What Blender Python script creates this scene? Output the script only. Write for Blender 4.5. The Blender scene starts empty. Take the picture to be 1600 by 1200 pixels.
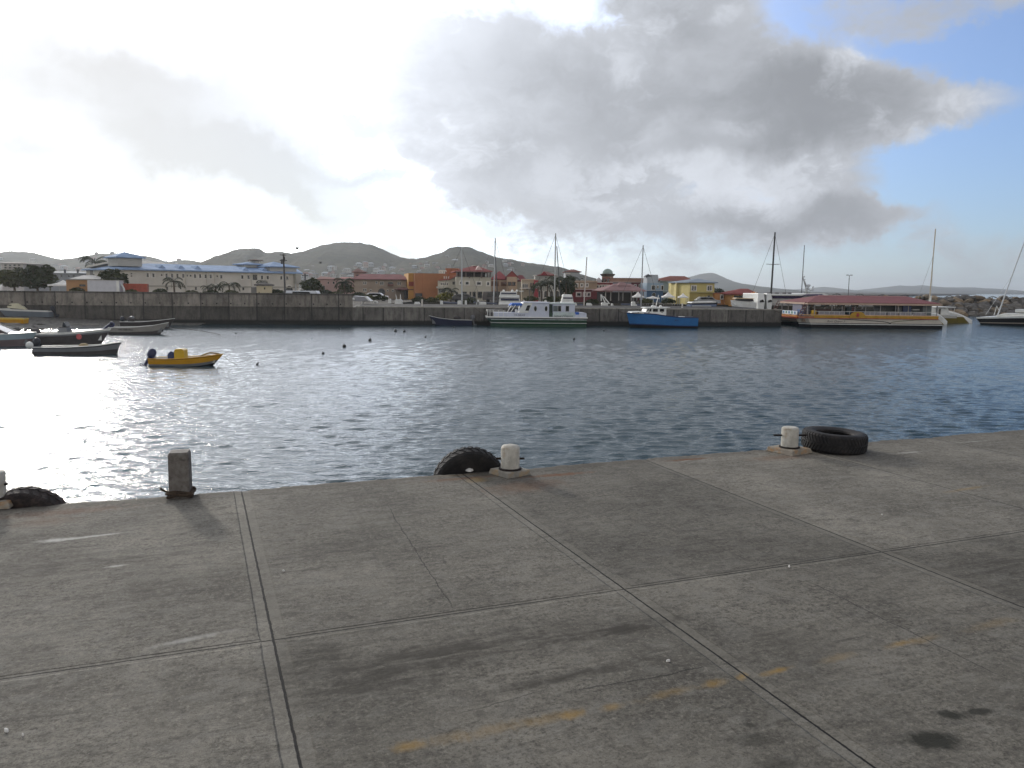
import bpy, bmesh, math, random
import numpy as np
from mathutils import Vector, Matrix
R = math.radians
rnd = random.Random(7)
SC = bpy.context.scene
COL = SC.collection

# ------------------------------------------------------------------ camera
FPX, PITCH, ROLL, CAMZ = 1245.0, 0.12, 0.0111, 4.9      # focal length in photo pixels, tilt, roll, eye height over the water
PIER_A, PIER_Z = 0.375, 2.3                             # heading of the pier edge, height of its deck
cr, sr, cp, sp = math.cos(ROLL), math.sin(ROLL), math.cos(PITCH), math.sin(PITCH)
cam_d = bpy.data.cameras.new('camera')
cam = bpy.data.objects.new('camera', cam_d); COL.objects.link(cam)
cam_d.sensor_width = 36.0; cam_d.lens = FPX / 1600 * 36; cam_d.clip_start = 0.1; cam_d.clip_end = 30000
cam.matrix_world = Matrix(((cr, -sr, 0, 0), (sr * sp, cr * sp, -cp, 0), (sr * cp, cr * cp, sp, CAMZ), (0, 0, 0, 1)))
SC.camera = cam
def ray(px, py):
    x, y = (px - 800) / FPX, -(py - 600) / FPX
    x, y = cr * x - sr * y, sr * x + cr * y
    return Vector((x, cp + y * sp, -sp + y * cp))
def at(px, py, Y):
    d = ray(px, py); return Vector((0, 0, CAMZ)) + d * (Y / d.y)
def gnd(px, py, z):
    d = ray(px, py); return Vector((0, 0, CAMZ)) + d * ((z - CAMZ) / d.z)
def lin(c):
    return tuple((v / 255 / 12.92 if v / 255 <= .04045 else ((v / 255 + .055) / 1.055) ** 2.4) for v in c)

# ------------------------------------------------------------------ sun, sky, exposure
SUN_AZ, SUN_EL = R(-33.0), R(16.5)                      # left of straight ahead, above the horizon
sd = Vector((math.sin(SUN_AZ) * math.cos(SUN_EL), math.cos(SUN_AZ) * math.cos(SUN_EL), math.sin(SUN_EL)))
sun_d = bpy.data.lights.new('sun', 'SUN'); sun_d.energy = 1.6; sun_d.angle = R(4.0); sun_d.color = (1.0, .93, .82)
sun = bpy.data.objects.new('sun', sun_d); COL.objects.link(sun)
sun.rotation_euler = (-sd).to_track_quat('-Z', 'Y').to_euler(); sun.location = (0, 0, 60)
SC.view_settings.view_transform = 'Standard'; SC.view_settings.look = 'None'
SC.view_settings.exposure = 0.0; SC.view_settings.gamma = 1.0; SC.view_settings.use_curve_mapping = False
SC.cycles.use_denoising = True
SC.cycles.max_bounces = 8; SC.cycles.sample_clamp_indirect = 6.0

class NT:
    """small helper for node trees"""
    def __init__(s, tree): s.t = tree; s.n = tree.nodes; s.l = tree.links
    def new(s, typ, **kw):
        n = s.n.new(typ)
        for k, v in kw.items(): setattr(n, k, v)
        return n
    def put(s, sock, v):
        if hasattr(v, 'is_output') or isinstance(v, bpy.types.NodeSocket): s.l.new(v, sock)
        else: sock.default_value = v
    def m(s, op, a, b=None, c=None, clamp=False):
        n = s.new('ShaderNodeMath', operation=op); n.use_clamp = clamp
        s.put(n.inputs[0], a)
        if b is not None: s.put(n.inputs[1], b)
        if c is not None: s.put(n.inputs[2], c)
        return n.outputs[0]
    def ss(s, v, a, b):
        n = s.new('ShaderNodeMapRange', interpolation_type='SMOOTHSTEP')
        s.put(n.inputs[0], v); s.put(n.inputs[1], a); s.put(n.inputs[2], b); n.inputs[3].default_value = 0; n.inputs[4].default_value = 1
        return n.outputs[0]
    def mix(s, f, a, b, blend='MIX'):
        n = s.new('ShaderNodeMix', data_type='RGBA', blend_type=blend)
        s.put(n.inputs[0], f)
        for k, v in ((6, a), (7, b)):
            if isinstance(v, tuple): v = (*v[:3], 1)
            s.put(n.inputs[k], v)
        return n.outputs[2]
    def noise(s, vec, scale, detail=4, rough=.55, dist=0.0, dim='3D'):
        n = s.new('ShaderNodeTexNoise', noise_dimensions=dim)
        if vec is not None: s.l.new(vec, n.inputs['Vector'])
        n.inputs['Scale'].default_value = scale; n.inputs['Detail'].default_value = detail
        n.inputs['Roughness'].default_value = rough; n.inputs['Distortion'].default_value = dist
        return n.outputs[0]
    def xyz(s, v):
        n = s.new('ShaderNodeSeparateXYZ'); s.l.new(v, n.inputs[0]); return n.outputs
    def vec(s, x, y, z=0.0):
        n = s.new('ShaderNodeCombineXYZ')
        for i, v in enumerate((x, y, z)): s.put(n.inputs[i], v)
        return n.outputs[0]

W = bpy.data.worlds.new('World'); SC.world = W; W.use_nodes = True
def make_world():
    W.node_tree.nodes.clear(); N = NT(W.node_tree)
    d = N.new('ShaderNodeTexCoord').outputs['Generated']
    x, y, z = N.xyz(d)
    az = N.m('ARCTAN2', x, y); el = N.m('ARCSINE', z)
    sky = N.new('ShaderNodeTexSky', sky_type='NISHITA'); sky.sun_disc = False
    sky.sun_elevation = SUN_EL; sky.sun_rotation = SUN_AZ; sky.air_density = 1.0; sky.dust_density = .1; sky.ozone_density = 4.0
    SKY_STRENGTH = 0.14
    skyc = N.mix(1.0, sky.outputs[0], (SKY_STRENGTH,) * 3, 'MULTIPLY')
    # angle from the sun -> the glare of sun lit thin cloud
    dp = N.new('ShaderNodeVectorMath', operation='DOT_PRODUCT'); N.l.new(d, dp.inputs[0]); dp.inputs[1].default_value = sd
    th = N.m('ARCCOSINE', N.m('MINIMUM', dp.outputs['Value'], .99999))
    q = N.m('DIVIDE', th, .40)
    glow = N.m('ADD', N.m('MULTIPLY', 3.4, N.m('EXPONENT', N.m('MULTIPLY', N.m('MULTIPLY', q, q), -1.0))),
               N.m('MULTIPLY', 1.6, N.m('EXPONENT', N.m('MULTIPLY', th, -1.55))))
    # cloud cover: soft banks placed by azimuth / elevation, broken up by noise
    nv = N.vec(az, N.m('MULTIPLY', el, 1.6), 0.0)
    wv = N.vec(N.m('ADD', az, N.m('MULTIPLY', N.m('SUBTRACT', N.noise(nv, 9.0, 4, .6), .5), .10)), N.m('ADD', N.m('MULTIPLY', el, 1.6), N.m('MULTIPLY', N.m('SUBTRACT', N.noise(N.vec(el, az, 3.0), 9.0, 4, .6), .5), .10)), 1.3)
    n1 = N.noise(wv, 5.5, 8, .60); n2 = N.noise(wv, 15.0, 7, .62); n3 = N.noise(nv, 2.6, 3, .5)
    azw = N.m('ADD', az, N.m('MULTIPLY', N.m('SUBTRACT', n1, .5), .15))
    elw = N.m('ADD', el, N.m('MULTIPLY', N.m('SUBTRACT', N.noise(N.vec(el, az, 3.0), 8.0, 7, .62), .5), .12))
    def banks(lst, a_s, e_s, soft=False):
        tot = None
        for (px, py, rx, ry, rot, amp) in lst:
            dd = ray(px, py).normalized()
            a0, e0 = math.atan2(dd.x, dd.y), math.asin(dd.z)
            c, s_ = math.cos(R(rot)), math.sin(R(rot))
            da = N.m('SUBTRACT', a_s, a0); de = N.m('SUBTRACT', e_s, e0)
            u = N.m('DIVIDE', N.m('SUBTRACT', N.m('MULTIPLY', da, c), N.m('MULTIPLY', de, s_)), rx / FPX)
            v = N.m('DIVIDE', N.m('ADD', N.m('MULTIPLY', da, s_), N.m('MULTIPLY', de, c)), ry / FPX)
            r2 = N.m('ADD', N.m('MULTIPLY', u, u), N.m('MULTIPLY', v, v))
            g = N.m('MULTIPLY', amp, N.m('EXPONENT', N.m('MULTIPLY', r2 if soft else N.m('MULTIPLY', r2, r2), -.8)))
            tot = g if tot is None else N.m('ADD', tot, g)
        return tot
    main = banks([(820, 205, 240, 120, 8, .62), (720, 140, 120, 130, 25, .30), (1110, 145, 240, 88, 4, .85), (1310, 160, 120, 56, 8, .85), (1060, 290, 290, 70, 10, .40),
                  (830, 320, 170, 60, 0, .34), (1240, 338, 160, 28, 2, .75), (1300, 280, 48, 55, 0, .45), (1075, 5, 85, 52, 0, .75), (1480, 4, 150, 30, 4, .50),
                  (1450, -260, 500, 120, 0, .7), (1030, 385, 300, 38, 0, .36), (1500, 160, 62, 28, 8, .45), (1560, 405, 150, 34, 0, .22), (760, 40, 80, 50, 0, .3),
                  (700, -350, 700, 160, 0, .6)], azw, elw)
    left = banks([(262, 212, 200, 46, 17, 1.1), (215, 114, 120, 26, 10, .9), (350, 250, 105, 36, 20, 1.0), (25, 242, 65, 15, 0, .8), (545, 266, 75, 13, 0, .7),
                  (470, 318, 65, 13, 12, .8), (560, 185, 85, 15, 0, .5), (780, 330, 90, 24, 0, .6), (740, 420, 220, 20, 0, .3)], azw, elw, True)
    white = banks([(1110, 282, 150, 42, 6, 1.0), (990, 305, 120, 34, 0, .8), (1235, 300, 70, 30, 0, .8), (960, 108, 40, 30, 0, .9), (1130, 34, 36, 22, 0, .9), (1342, 74, 26, 26, 0, .8), (1180, 186, 40, 18, 0, .7), (1010, 192, 80, 26, 0, .7), (730, 60, 110, 60, 0, .5), (1500, 158, 60, 26, 8, .9), (880, 290, 110, 40, 0, .5), (1310, 110, 24, 40, 0, .5), (1300, 255, 30, 16, 0, .9)], azw, elw, True)
    br = N.m('ADD', N.m('MULTIPLY', N.m('SUBTRACT', n1, .5), 1.45), N.m('MULTIPLY', N.m('SUBTRACT', n2, .5), .65))
    lump = N.m('ADD', N.m('MULTIPLY', N.m('SUBTRACT', n1, .5), 1.0), N.m('MULTIPLY', N.m('SUBTRACT', n2, .5), 1.5))
    cov = N.ss(N.m('ADD', main, br), .04, .62)
    dens = N.ss(N.m('ADD', main, lump), -.05, 1.75)
    # clear sky with a thin bright veil, stronger towards the horizon and the sun
    hz = N.m('EXPONENT', N.m('MULTIPLY', N.m('MAXIMUM', el, 0.0), -6.0))
    veil = N.mix(N.m('MULTIPLY', hz, .55), N.mix(1.0, skyc, (.92, 1.0, 1.24), 'MULTIPLY'), (.27, .36, .47))
    veil = N.mix(.13, veil, (.62, .65, .68))
    gc = N.m('MULTIPLY', glow, N.ss(glow, .16, .85))
    clear = N.mix(1.0, veil, N.mix(1.0, (1.0, .975, .925), N.vec(gc, gc, gc), 'MULTIPLY'), 'ADD')
    # cloud: thin parts catch the light, thick parts are grey; everything brightens towards the sun
    thin = N.m('SUBTRACT', 1.0, dens)
    g15 = N.m('POWER', glow, 1.5)
    puff = N.ss(N.m('SUBTRACT', N.noise(wv, 9.0, 8, .66), N.m('MULTIPLY', dens, .04)), .53, .70)
    cb = N.m('ADD', N.m('ADD', .285, N.m('MULTIPLY', thin, N.m('ADD', .20, N.m('MULTIPLY', glow, .11)))), N.m('ADD', N.m('MULTIPLY', g15, .185), N.m('ADD', N.m('MULTIPLY', puff, .16), N.m('MULTIPLY', N.ss(N.m('MULTIPLY', white, N.m('ADD', .1, N.m('MULTIPLY', 1.3, N.ss(N.m('ADD', N.m('MULTIPLY', n2, .6), N.m('MULTIPLY', n1, .4)), .38, .62)))), .05, 1.25), .24))))
    cloud = N.mix(1.0, (.925, .972, 1.06), N.vec(cb, cb, cb), 'MULTIPLY')
    c2 = N.mix(cov, clear, cloud)
    lm = N.ss(N.m('ADD', left, N.m('MULTIPLY', br, .55)), .05, 1.35)
    bw = N.new('ShaderNodeRGBToBW'); N.l.new(c2, bw.inputs[0])
    lk = N.m('MULTIPLY', N.m('POWER', N.m('MINIMUM', 1.0, N.m('DIVIDE', 1.06, N.m('MAXIMUM', bw.outputs[0], .05))), N.ss(lm, .0, .12)),
             N.m('SUBTRACT', 1.0, N.m('MULTIPLY', .24, lm)))
    c3 = N.mix(1.0, c2, N.vec(lk, N.m('MULTIPLY', lk, N.m('SUBTRACT', 1.0, N.m('MULTIPLY', lm, .02))), N.m('MULTIPLY', lk, N.m('SUBTRACT', 1.0, N.m('MULTIPLY', lm, .06)))), 'MULTIPLY')
    # unseen bright cumulus added low behind the viewer to light walls and pier
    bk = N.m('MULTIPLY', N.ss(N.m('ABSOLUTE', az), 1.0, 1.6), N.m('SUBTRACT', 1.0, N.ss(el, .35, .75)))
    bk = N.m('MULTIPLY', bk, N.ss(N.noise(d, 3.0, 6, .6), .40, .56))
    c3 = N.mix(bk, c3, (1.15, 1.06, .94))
    # unseen grey overcast added overhead for neutral light on pier and water
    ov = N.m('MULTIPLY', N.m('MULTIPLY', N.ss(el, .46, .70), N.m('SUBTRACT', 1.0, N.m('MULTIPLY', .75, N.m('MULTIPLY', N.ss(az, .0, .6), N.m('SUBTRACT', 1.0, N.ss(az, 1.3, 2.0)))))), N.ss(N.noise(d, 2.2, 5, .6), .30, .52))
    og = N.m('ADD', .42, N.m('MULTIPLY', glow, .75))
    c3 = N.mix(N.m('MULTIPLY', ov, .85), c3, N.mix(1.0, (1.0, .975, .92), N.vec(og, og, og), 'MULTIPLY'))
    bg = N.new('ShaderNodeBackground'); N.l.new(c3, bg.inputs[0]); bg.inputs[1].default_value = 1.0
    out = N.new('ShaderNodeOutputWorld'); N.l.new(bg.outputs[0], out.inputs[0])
make_world()

# ------------------------------------------------------------------ materials
MATS = {}
def mat(name, col, rough=.7, metal=0.0, var=.16, scale=1.5, bump=0.0, bscale=20, spec=.4, coat=0.0, srgb=True):
    if name in MATS: return MATS[name]
    m = bpy.data.materials.new(name); m.use_nodes = True; N = NT(m.node_tree)
    b = m.node_tree.nodes['Principled BSDF']
    c = lin(col) if srgb else col
    co = N.new('ShaderNodeTexCoord').outputs['Object']
    n = N.noise(co, scale, 6, .62)
    f = N.ss(n, .3, .72)
    N.l.new(N.mix(f, tuple(v * (1 - var) for v in c), tuple(min(1, v * (1 + var * .6)) for v in c)), b.inputs['Base Color'])
    b.inputs['Roughness'].default_value = rough; b.inputs['Metallic'].default_value = metal
    b.inputs['Specular IOR Level'].default_value = spec; b.inputs['Coat Weight'].default_value = coat
    if bump:
        bn = N.new('ShaderNodeBump'); bn.inputs['Strength'].default_value = bump; bn.inputs['Distance'].default_value = .02
        N.l.new(N.noise(co, bscale, 6, .65), bn.inputs['Height']); N.l.new(bn.outputs[0], b.inputs['Normal'])
    MATS[name] = m
    return m

# ------------------------------------------------------------------ mesh helpers
class MB:
    def __init__(s): s.v = []; s.f = []; s.k = []; s.ms = []
    def mi(s, m):
        if m not in s.ms: s.ms.append(m)
        return s.ms.index(m)
    def face(s, pts, m):
        o = len(s.v); s.v += [tuple(p) for p in pts]; s.f.append(list(range(o, o + len(pts)))); s.k.append(s.mi(m))
    def hexa(s, p, m):
        o = len(s.v); s.v += [tuple(q) for q in p]; k = s.mi(m)
        for q in ((0, 3, 2, 1), (4, 5, 6, 7), (0, 1, 5, 4), (1, 2, 6, 5), (2, 3, 7, 6), (3, 0, 4, 7)):
            s.f.append([o + i for i in q]); s.k.append(k)
        return s
    def box(s, x0, x1, y0, y1, z0, z1, m):
        return s.hexa([(x0, y0, z0), (x1, y0, z0), (x1, y1, z0), (x0, y1, z0), (x0, y0, z1), (x1, y0, z1), (x1, y1, z1), (x0, y1, z1)], m)
    def prism(s, pts, a, b, m, axis='y'):
        def P(u, w, t): return {'y': (u, t, w), 'x': (t, u, w), 'z': (u, w, t)}[axis]
        n = len(pts); o = len(s.v); k = s.mi(m)
        s.v += [P(u, w, a) for u, w in pts] + [P(u, w, b) for u, w in pts]
        s.f.append([o + i for i in range(n)]); s.k.append(k); s.f.append([o + n + i for i in range(n)][::-1]); s.k.append(k)
        for i in range(n):
            j = (i + 1) % n; s.f.append([o + i, o + j, o + n + j, o + n + i]); s.k.append(k)
        return s
    def rings(s, rr, m, closed=True, cap=True, rowm=None):
        o = len(s.v); n = len(rr[0])
        for r in rr: s.v += [tuple(p) for p in r]
        for i in range(len(rr) - 1):
            for j in range(n if closed else n - 1):
                j2 = (j + 1) % n
                s.f.append([o + i * n + j, o + i * n + j2, o + (i + 1) * n + j2, o + (i + 1) * n + j]); s.k.append(s.mi(rowm[j] if rowm else m))
        if cap:
            s.f.append([o + j for j in range(n)][::-1]); s.k.append(s.mi(m))
            s.f.append([o + (len(rr) - 1) * n + j for j in range(n)]); s.k.append(s.mi(m))
        return s
    def tube(s, pts, r, m, n=8, r1=None):
        pts = [Vector(p) for p in pts]; rr = []
        for i, p in enumerate(pts):
            t = (pts[min(i + 1, len(pts) - 1)] - pts[max(i - 1, 0)]).normalized()
            a = t.cross(Vector((0, 0, 1)));  a = a if a.length > .05 else t.cross(Vector((0, 1, 0)))
            a.normalize(); b = t.cross(a); q = r if r1 is None else r + (r1 - r) * i / (len(pts) - 1)
            rr.append([p + a * (q * math.cos(2 * math.pi * k / n)) + b * (q * math.sin(2 * math.pi * k / n)) for k in range(n)])
        return s.rings(rr, m)
    def lathe(s, prof, m, n=24, c=(0, 0, 0), cap=True):
        return s.rings([[(c[0] + r * math.cos(2 * math.pi * k / n), c[1] + r * math.sin(2 * math.pi * k / n), c[2] + z) for k in range(n)] for r, z in prof], m, cap=cap)
    def ball(s, c, r, m, n=10):
        r = r if isinstance(r, tuple) else (r, r, r)
        return s.rings([[(c[0] + r[0] * math.cos(p) * math.cos(2 * math.pi * k / n), c[1] + r[1] * math.cos(p) * math.sin(2 * math.pi * k / n), c[2] + r[2] * math.sin(p))
                         for k in range(n)] for p in [R(-85 + 170 * i / 7) for i in range(8)]], m)
    def hip(s, x0, x1, y0, y1, z, zr, ra, rb, m, t=.16, ry=None):
        ry = (y0 + y1) / 2 if ry is None else ry
        s.hexa([(x0, y0, z - t), (x1, y0, z - t), (x1, y1, z - t), (x0, y1, z - t), (x0, y0, z), (x1, y0, z), (x1, y1, z), (x0, y1, z)], m)
        A, B = (ra, ry, zr), (rb, ry, zr); e = .003
        c = [(x0, y0, z + e), (x1, y0, z + e), (x1, y1, z + e), (x0, y1, z + e)]
        if abs(rb - ra) < .05:
            for i in range(4): s.face([c[i], c[(i + 1) % 4], A], m)
        else:
            s.face([c[0], c[1], B, A], m); s.face([c[1], c[2], B], m); s.face([c[2], c[3], A, B], m); s.face([c[3], c[0], A], m)
        return s
    def build(s, name, parent=None, smooth=False, loc=None, rz=None, bevel=0.0, fix=True, mods=None):
        me = bpy.data.meshes.new(name); me.from_pydata(s.v, [], s.f)
        for m in s.ms: me.materials.append(m)
        me.polygons.foreach_set('material_index', s.k)
        if fix or bevel:
            bm = bmesh.new(); bm.from_mesh(me)
            bmesh.ops.remove_doubles(bm, verts=bm.verts, dist=.0005)
            bmesh.ops.recalc_face_normals(bm, faces=bm.faces)
            if bevel: bmesh.ops.bevel(bm, geom=[e for e in bm.edges if e.is_manifold and e.calc_face_angle(0) > .5], offset=bevel, segments=2, affect='EDGES', profile=.6)
            bm.to_mesh(me); bm.free()
        if smooth:
            me.polygons.foreach_set('use_smooth', [True] * len(me.polygons))
            me.set_sharp_from_angle(angle=R(40 if smooth is True else smooth))
        me.update()
        o = bpy.data.objects.new(name, me); COL.objects.link(o)
        if parent is not None: o.parent = parent
        if loc is not None: o.location = loc
        if rz is not None: o.rotation_euler = (0, 0, rz)
        return o
def tag(o, label=None, cat=None, group=None, kind=None):
    for k, v in (('label', label), ('category', cat), ('group', group), ('kind', kind)):
        if v: o[k] = v
    return o
def thing(name, label, cat, loc=(0, 0, 0), rz=0.0, group=None):
    o = bpy.data.objects.new(name, None); COL.objects.link(o); o.empty_display_size = .3
    o.location = loc; o.rotation_euler = (0, 0, rz)
    return tag(o, label, cat, group)
def dup(root, loc, rz=0.0, label=None, scale=None):
    r = root.copy(); COL.objects.link(r); r.location = loc; r.rotation_euler = (0, 0, rz)
    if scale: r.scale = (scale,) * 3 if not isinstance(scale, tuple) else scale
    if label: r['label'] = label
    for ch in list(root.children):
        c = ch.copy(); COL.objects.link(c); c.parent = r
        for g in list(ch.children):
            d = g.copy(); COL.objects.link(d); d.parent = c
    return r
def lettering(name, txt, size, m, parent, loc, rot=(R(90), 0, 0), shear=0.0, width=None):
    c = bpy.data.curves.new(name, 'FONT'); c.body = txt; c.size = size; c.shear = shear; c.extrude = .004; c.align_x = 'CENTER'; c.align_y = 'CENTER'
    o = bpy.data.objects.new(name, c); COL.objects.link(o); c.materials.append(m)
    bpy.context.view_layer.update()
    if width and o.dimensions.x > 0: o.scale.x = width / o.dimensions.x
    dg = bpy.context.evaluated_depsgraph_get(); me = bpy.data.meshes.new_from_object(o.evaluated_get(dg)); sx = o.scale.x
    bpy.data.objects.remove(o)
    o = bpy.data.objects.new(name, me); COL.objects.link(o); o.parent = parent; o.location = loc; o.rotation_euler = rot; o.scale.x = sx
    return o
# ------------------------------------------------------------------ water
def make_water():
    rs = np.random.RandomState(3)
    ys = [6.0]
    while ys[-1] < 130: ys.append(ys[-1] + max(.06, ys[-1] * .0036))
    while ys[-1] < 8600: ys.append(ys[-1] * 1.12)
    ys = np.array([-40.0, -10.0] + ys)
    xs = [0.0]
    while xs[-1] < 62: xs.append(xs[-1] + .16 if xs[-1] < 26 else xs[-1] + .3)
    while xs[-1] < 8200: xs.append(xs[-1] * 1.16)
    xs = np.array([-v for v in xs[:0:-1]] + xs)
    X, Y = np.meshgrid(xs, ys)
    Z = np.zeros_like(X)
    wind = R(-100)                                       # ripples run mostly towards the camera
    dy = np.gradient(ys)[:, None]; dx = np.abs(np.gradient(xs))[None, :]
    res = np.maximum(dy, np.minimum(dx, .5) * .6)
    for i in range(110):
        lam = .22 * (4.2 ** rs.rand()); a = wind + rs.normal() * .42
        k = 2 * np.pi / lam; amp = .0033 * lam ** .35
        fade = np.clip((lam / res - 2.2) / 2.5, 0, 1)
        ph = k * (X * np.cos(a) + Y * np.sin(a)) + rs.rand() * 6.28
        Z += amp * fade * np.sin(ph)
    Z += .006 * np.sin(X * .11 + Y * .05) * np.sin(Y * .09 + 1.0) * (np.abs(X) < 60) * (Y < 120)
    n, mm = X.shape
    me = bpy.data.meshes.new('water')
    co = np.stack([X, Y, Z], -1).reshape(-1, 3).astype(np.float32)
    idx = np.arange(n * mm).reshape(n, mm)
    q = np.stack([idx[:-1, :-1], idx[:-1, 1:], idx[1:, 1:], idx[1:, :-1]], -1).reshape(-1, 4)
    me.vertices.add(len(co)); me.vertices.foreach_set('co', co.ravel())
    me.loops.add(q.size); me.loops.foreach_set('vertex_index', q.ravel().astype(np.int32))
    me.polygons.add(len(q)); me.polygons.foreach_set('loop_start', (np.arange(len(q)) * 4).astype(np.int32))
    me.polygons.foreach_set('use_smooth', np.ones(len(q), bool))
    me.update(); me.validate()
    o = bpy.data.objects.new('water', me); COL.objects.link(o); tag(o, kind='structure')
    m = bpy.data.materials.new('sea_water'); m.use_nodes = True; N = NT(m.node_tree); b = m.node_tree.nodes['Principled BSDF']
    b.inputs['Base Color'].default_value = (.012, .044, .060, 1); b.inputs['Roughness'].default_value = .07
    b.inputs['IOR'].default_value = 1.333; b.inputs['Specular IOR Level'].default_value = .5
    g = N.new('ShaderNodeNewGeometry').outputs['Position']
    mp = N.new('ShaderNodeMapping'); N.l.new(g, mp.inputs[0]); mp.inputs['Scale'].default_value = (.55, 1.5, 1); mp.inputs['Rotation'].default_value = (0, 0, R(8))
    mp2 = N.new('ShaderNodeMapping'); N.l.new(g, mp2.inputs[0]); mp2.inputs['Scale'].default_value = (.16, .5, 1); mp2.inputs['Rotation'].default_value = (0, 0, R(-6))
    gust = N.ss(N.noise(mp2.outputs[0], .12, 3, .5), .3, .7)
    h = N.m('ADD', N.m('MULTIPLY', N.noise(mp.outputs[0], 2.4, 5, .64, .4), .075), N.m('MULTIPLY', N.noise(mp.outputs[0], 7.5, 3, .6, .3), .020))
    h = N.m('ADD', h, N.m('MULTIPLY', N.noise(mp2.outputs[0], 1.1, 3, .5), .012))
    bn = N.new('ShaderNodeBump'); bn.inputs['Distance'].default_value = 1.0
    N.l.new(N.m('ADD', .72, N.m('MULTIPLY', gust, .16)), bn.inputs['Strength'])
    N.l.new(h, bn.inputs['Height']); N.l.new(bn.outputs[0], b.inputs['Normal'])
    me.materials.append(m)
make_water()

# ------------------------------------------------------------------ pier deck
ca, sa = math.cos(PIER_A), math.sin(PIER_A)
def uv(px, py):
    p = gnd(px, py, PIER_Z); return p.x * ca + p.y * sa, -p.x * sa + p.y * ca
def pier_pt(u, v, dz=0.0): return Vector((u * ca - v * sa, u * sa + v * ca, PIER_Z + dz))
EDGE_V, JV, JVS, JU, JUS = 10.53, 5.86, 4.67, .437, 2.945
def pier_material():
    m = bpy.data.materials.new('pier_concrete'); m.use_nodes = True; N = NT(m.node_tree); b = m.node_tree.nodes['Principled BSDF']
    o = N.new('ShaderNodeTexCoord').outputs['Object']; u, v, z = N.xyz(o)
    wob = N.m('MULTIPLY', N.m('SUBTRACT', N.noise(o, 9.0, 5, .7), .5), .020)
    def joint(c, c0, sp_):
        t = N.m('ADD', N.m('DIVIDE', N.m('SUBTRACT', c, c0), sp_), .5)
        return N.m('MULTIPLY', N.m('ABSOLUTE', N.m('SUBTRACT', N.m('FRACT', t), .5)), sp_), N.m('FLOOR', t)
    uw = N.m('ADD', u, wob); vw = N.m('ADD', v, wob)
    du, iu = joint(uw, JU, JUS); dv, iv = joint(vw, JV, JVS)
    _, su = joint(u, JU + JUS / 2, JUS); _, sv = joint(v, JV + JVS / 2, JVS)
    wn = N.new('ShaderNodeTexWhiteNoise', noise_dimensions='2D'); N.l.new(N.vec(su, sv), wn.inputs['Vector'])
    # broom and trowel marks run along the slab, weathering in patches
    st = N.vec(N.m('MULTIPLY', u, .22), v, 0.0)
    n_big = N.noise(o, .8, 5, .6); n_mid = N.noise(o, 3.2, 7, .68, .4); n_str = N.noise(st, 9.0, 6, .68, .6); n_fine = N.noise(o, 60.0, 4, .75)
    n_wave = N.noise(N.vec(N.m('MULTIPLY', u, .45), v, 4.0), 5.0, 7, .72, 1.2); n_agg = N.noise(o, 24.0, 8, .80); n_pit = N.noise(o, 13.0, 6, .78, .3)
    n_m2 = N.noise(N.vec(N.m('MULTIPLY', u, .6), v, 2.0), 8.0, 8, .74, .8); n_g = N.noise(o, 130.0, 3, .8); n_cell = N.noise(N.vec(u, N.m('MULTIPLY', v, 1.3), 9.0), 5.5, 3, .45)
    base = N.mix(N.ss(n_big, .3, .72), (.112, .103, .084), (.228, .211, .174))
    base = N.mix(N.m('MULTIPLY', N.ss(n_mid, .44, .70), .55), base, (.072, .066, .056))
    base = N.mix(N.m('MULTIPLY', N.ss(n_m2, .50, .66), .50), base, (.056, .051, .043))
    base = N.mix(N.m('MULTIPLY', N.ss(n_m2, .50, .36), .45), base, (.215, .203, .176))
    base = N.mix(N.m('MULTIPLY', N.ss(n_str, .48, .72), .50), base, (.055, .050, .043))
    base = N.mix(N.m('MULTIPLY', N.ss(n_agg, .50, .60), N.m('ADD', .30, N.m('MULTIPLY', .5, N.ss(N.noise(o, 1.1, 4, .6), .38, .62)))), base, (.050, .045, .036)); base = N.mix(N.m('MULTIPLY', N.ss(n_agg, .47, .38), .55), base, (.27, .25, .205))
    base = N.mix(N.m('MULTIPLY', N.ss(n_pit, .56, .66), .60), base, (.045, .040, .032))
    base = N.mix(N.m('MULTIPLY', N.ss(n_cell, .52, .68), .35), base, (.20, .19, .165))
    base = N.mix(N.m('MULTIPLY', N.ss(n_fine, .50, .70), .65), base, (.034, .031, .027))
    base = N.mix(N.m('MULTIPLY', N.ss(n_g, .54, .70), .55), base, (.030, .027, .024))
    base = N.mix(N.m('MULTIPLY', N.ss(N.noise(o, 45.0, 4, .7), .58, .74), .50), base, (.30, .285, .25))
    sl = 1.0
    for (k_, j_, val) in ((-1, 0, .10), (0, 0, -.02), (1, 0, -.20), (2, 0, .10), (-1, -1, .14), (0, -1, -.06), (1, -1, -.08), (2, -1, -.20), (3, 0, .05)):
        sl = N.m('ADD', sl, N.m('MULTIPLY', val, N.m('MULTIPLY', N.m('COMPARE', su, k_, .1), N.m('COMPARE', sv, j_, .1))))
    sl = N.m('MULTIPLY', sl, 1.13); base = N.mix(1.0, base, N.vec(sl, sl, sl), 'MULTIPLY')
    # smooth trowelled bands along the joints
    bandn = N.m('MULTIPLY', N.m('SUBTRACT', N.noise(o, 2.0, 3, .5), .5), .02)
    def band(d, w): return N.m('SUBTRACT', 1.0, N.ss(N.m('ADD', d, bandn), w - .008, w + .008))
    part = N.ss(N.noise(o, .9, 3, .5), .44, .60); part2 = N.ss(N.noise(N.vec(u, 0.0, 5.0), 1.1, 3, .5), .42, .60)
    bu = band(du, .095); bv = N.m('MULTIPLY', band(dv, .045), .8)
    base = N.mix(N.m('MULTIPLY', N.m('MULTIPLY', bu, N.m('ADD', .25, N.m('MULTIPLY', part, .75))), .50), base, (.160, .149, .122)); base = N.mix(N.m('MULTIPLY', N.m('MULTIPLY', bv, part2), .30), base, (.15, .14, .115))
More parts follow.
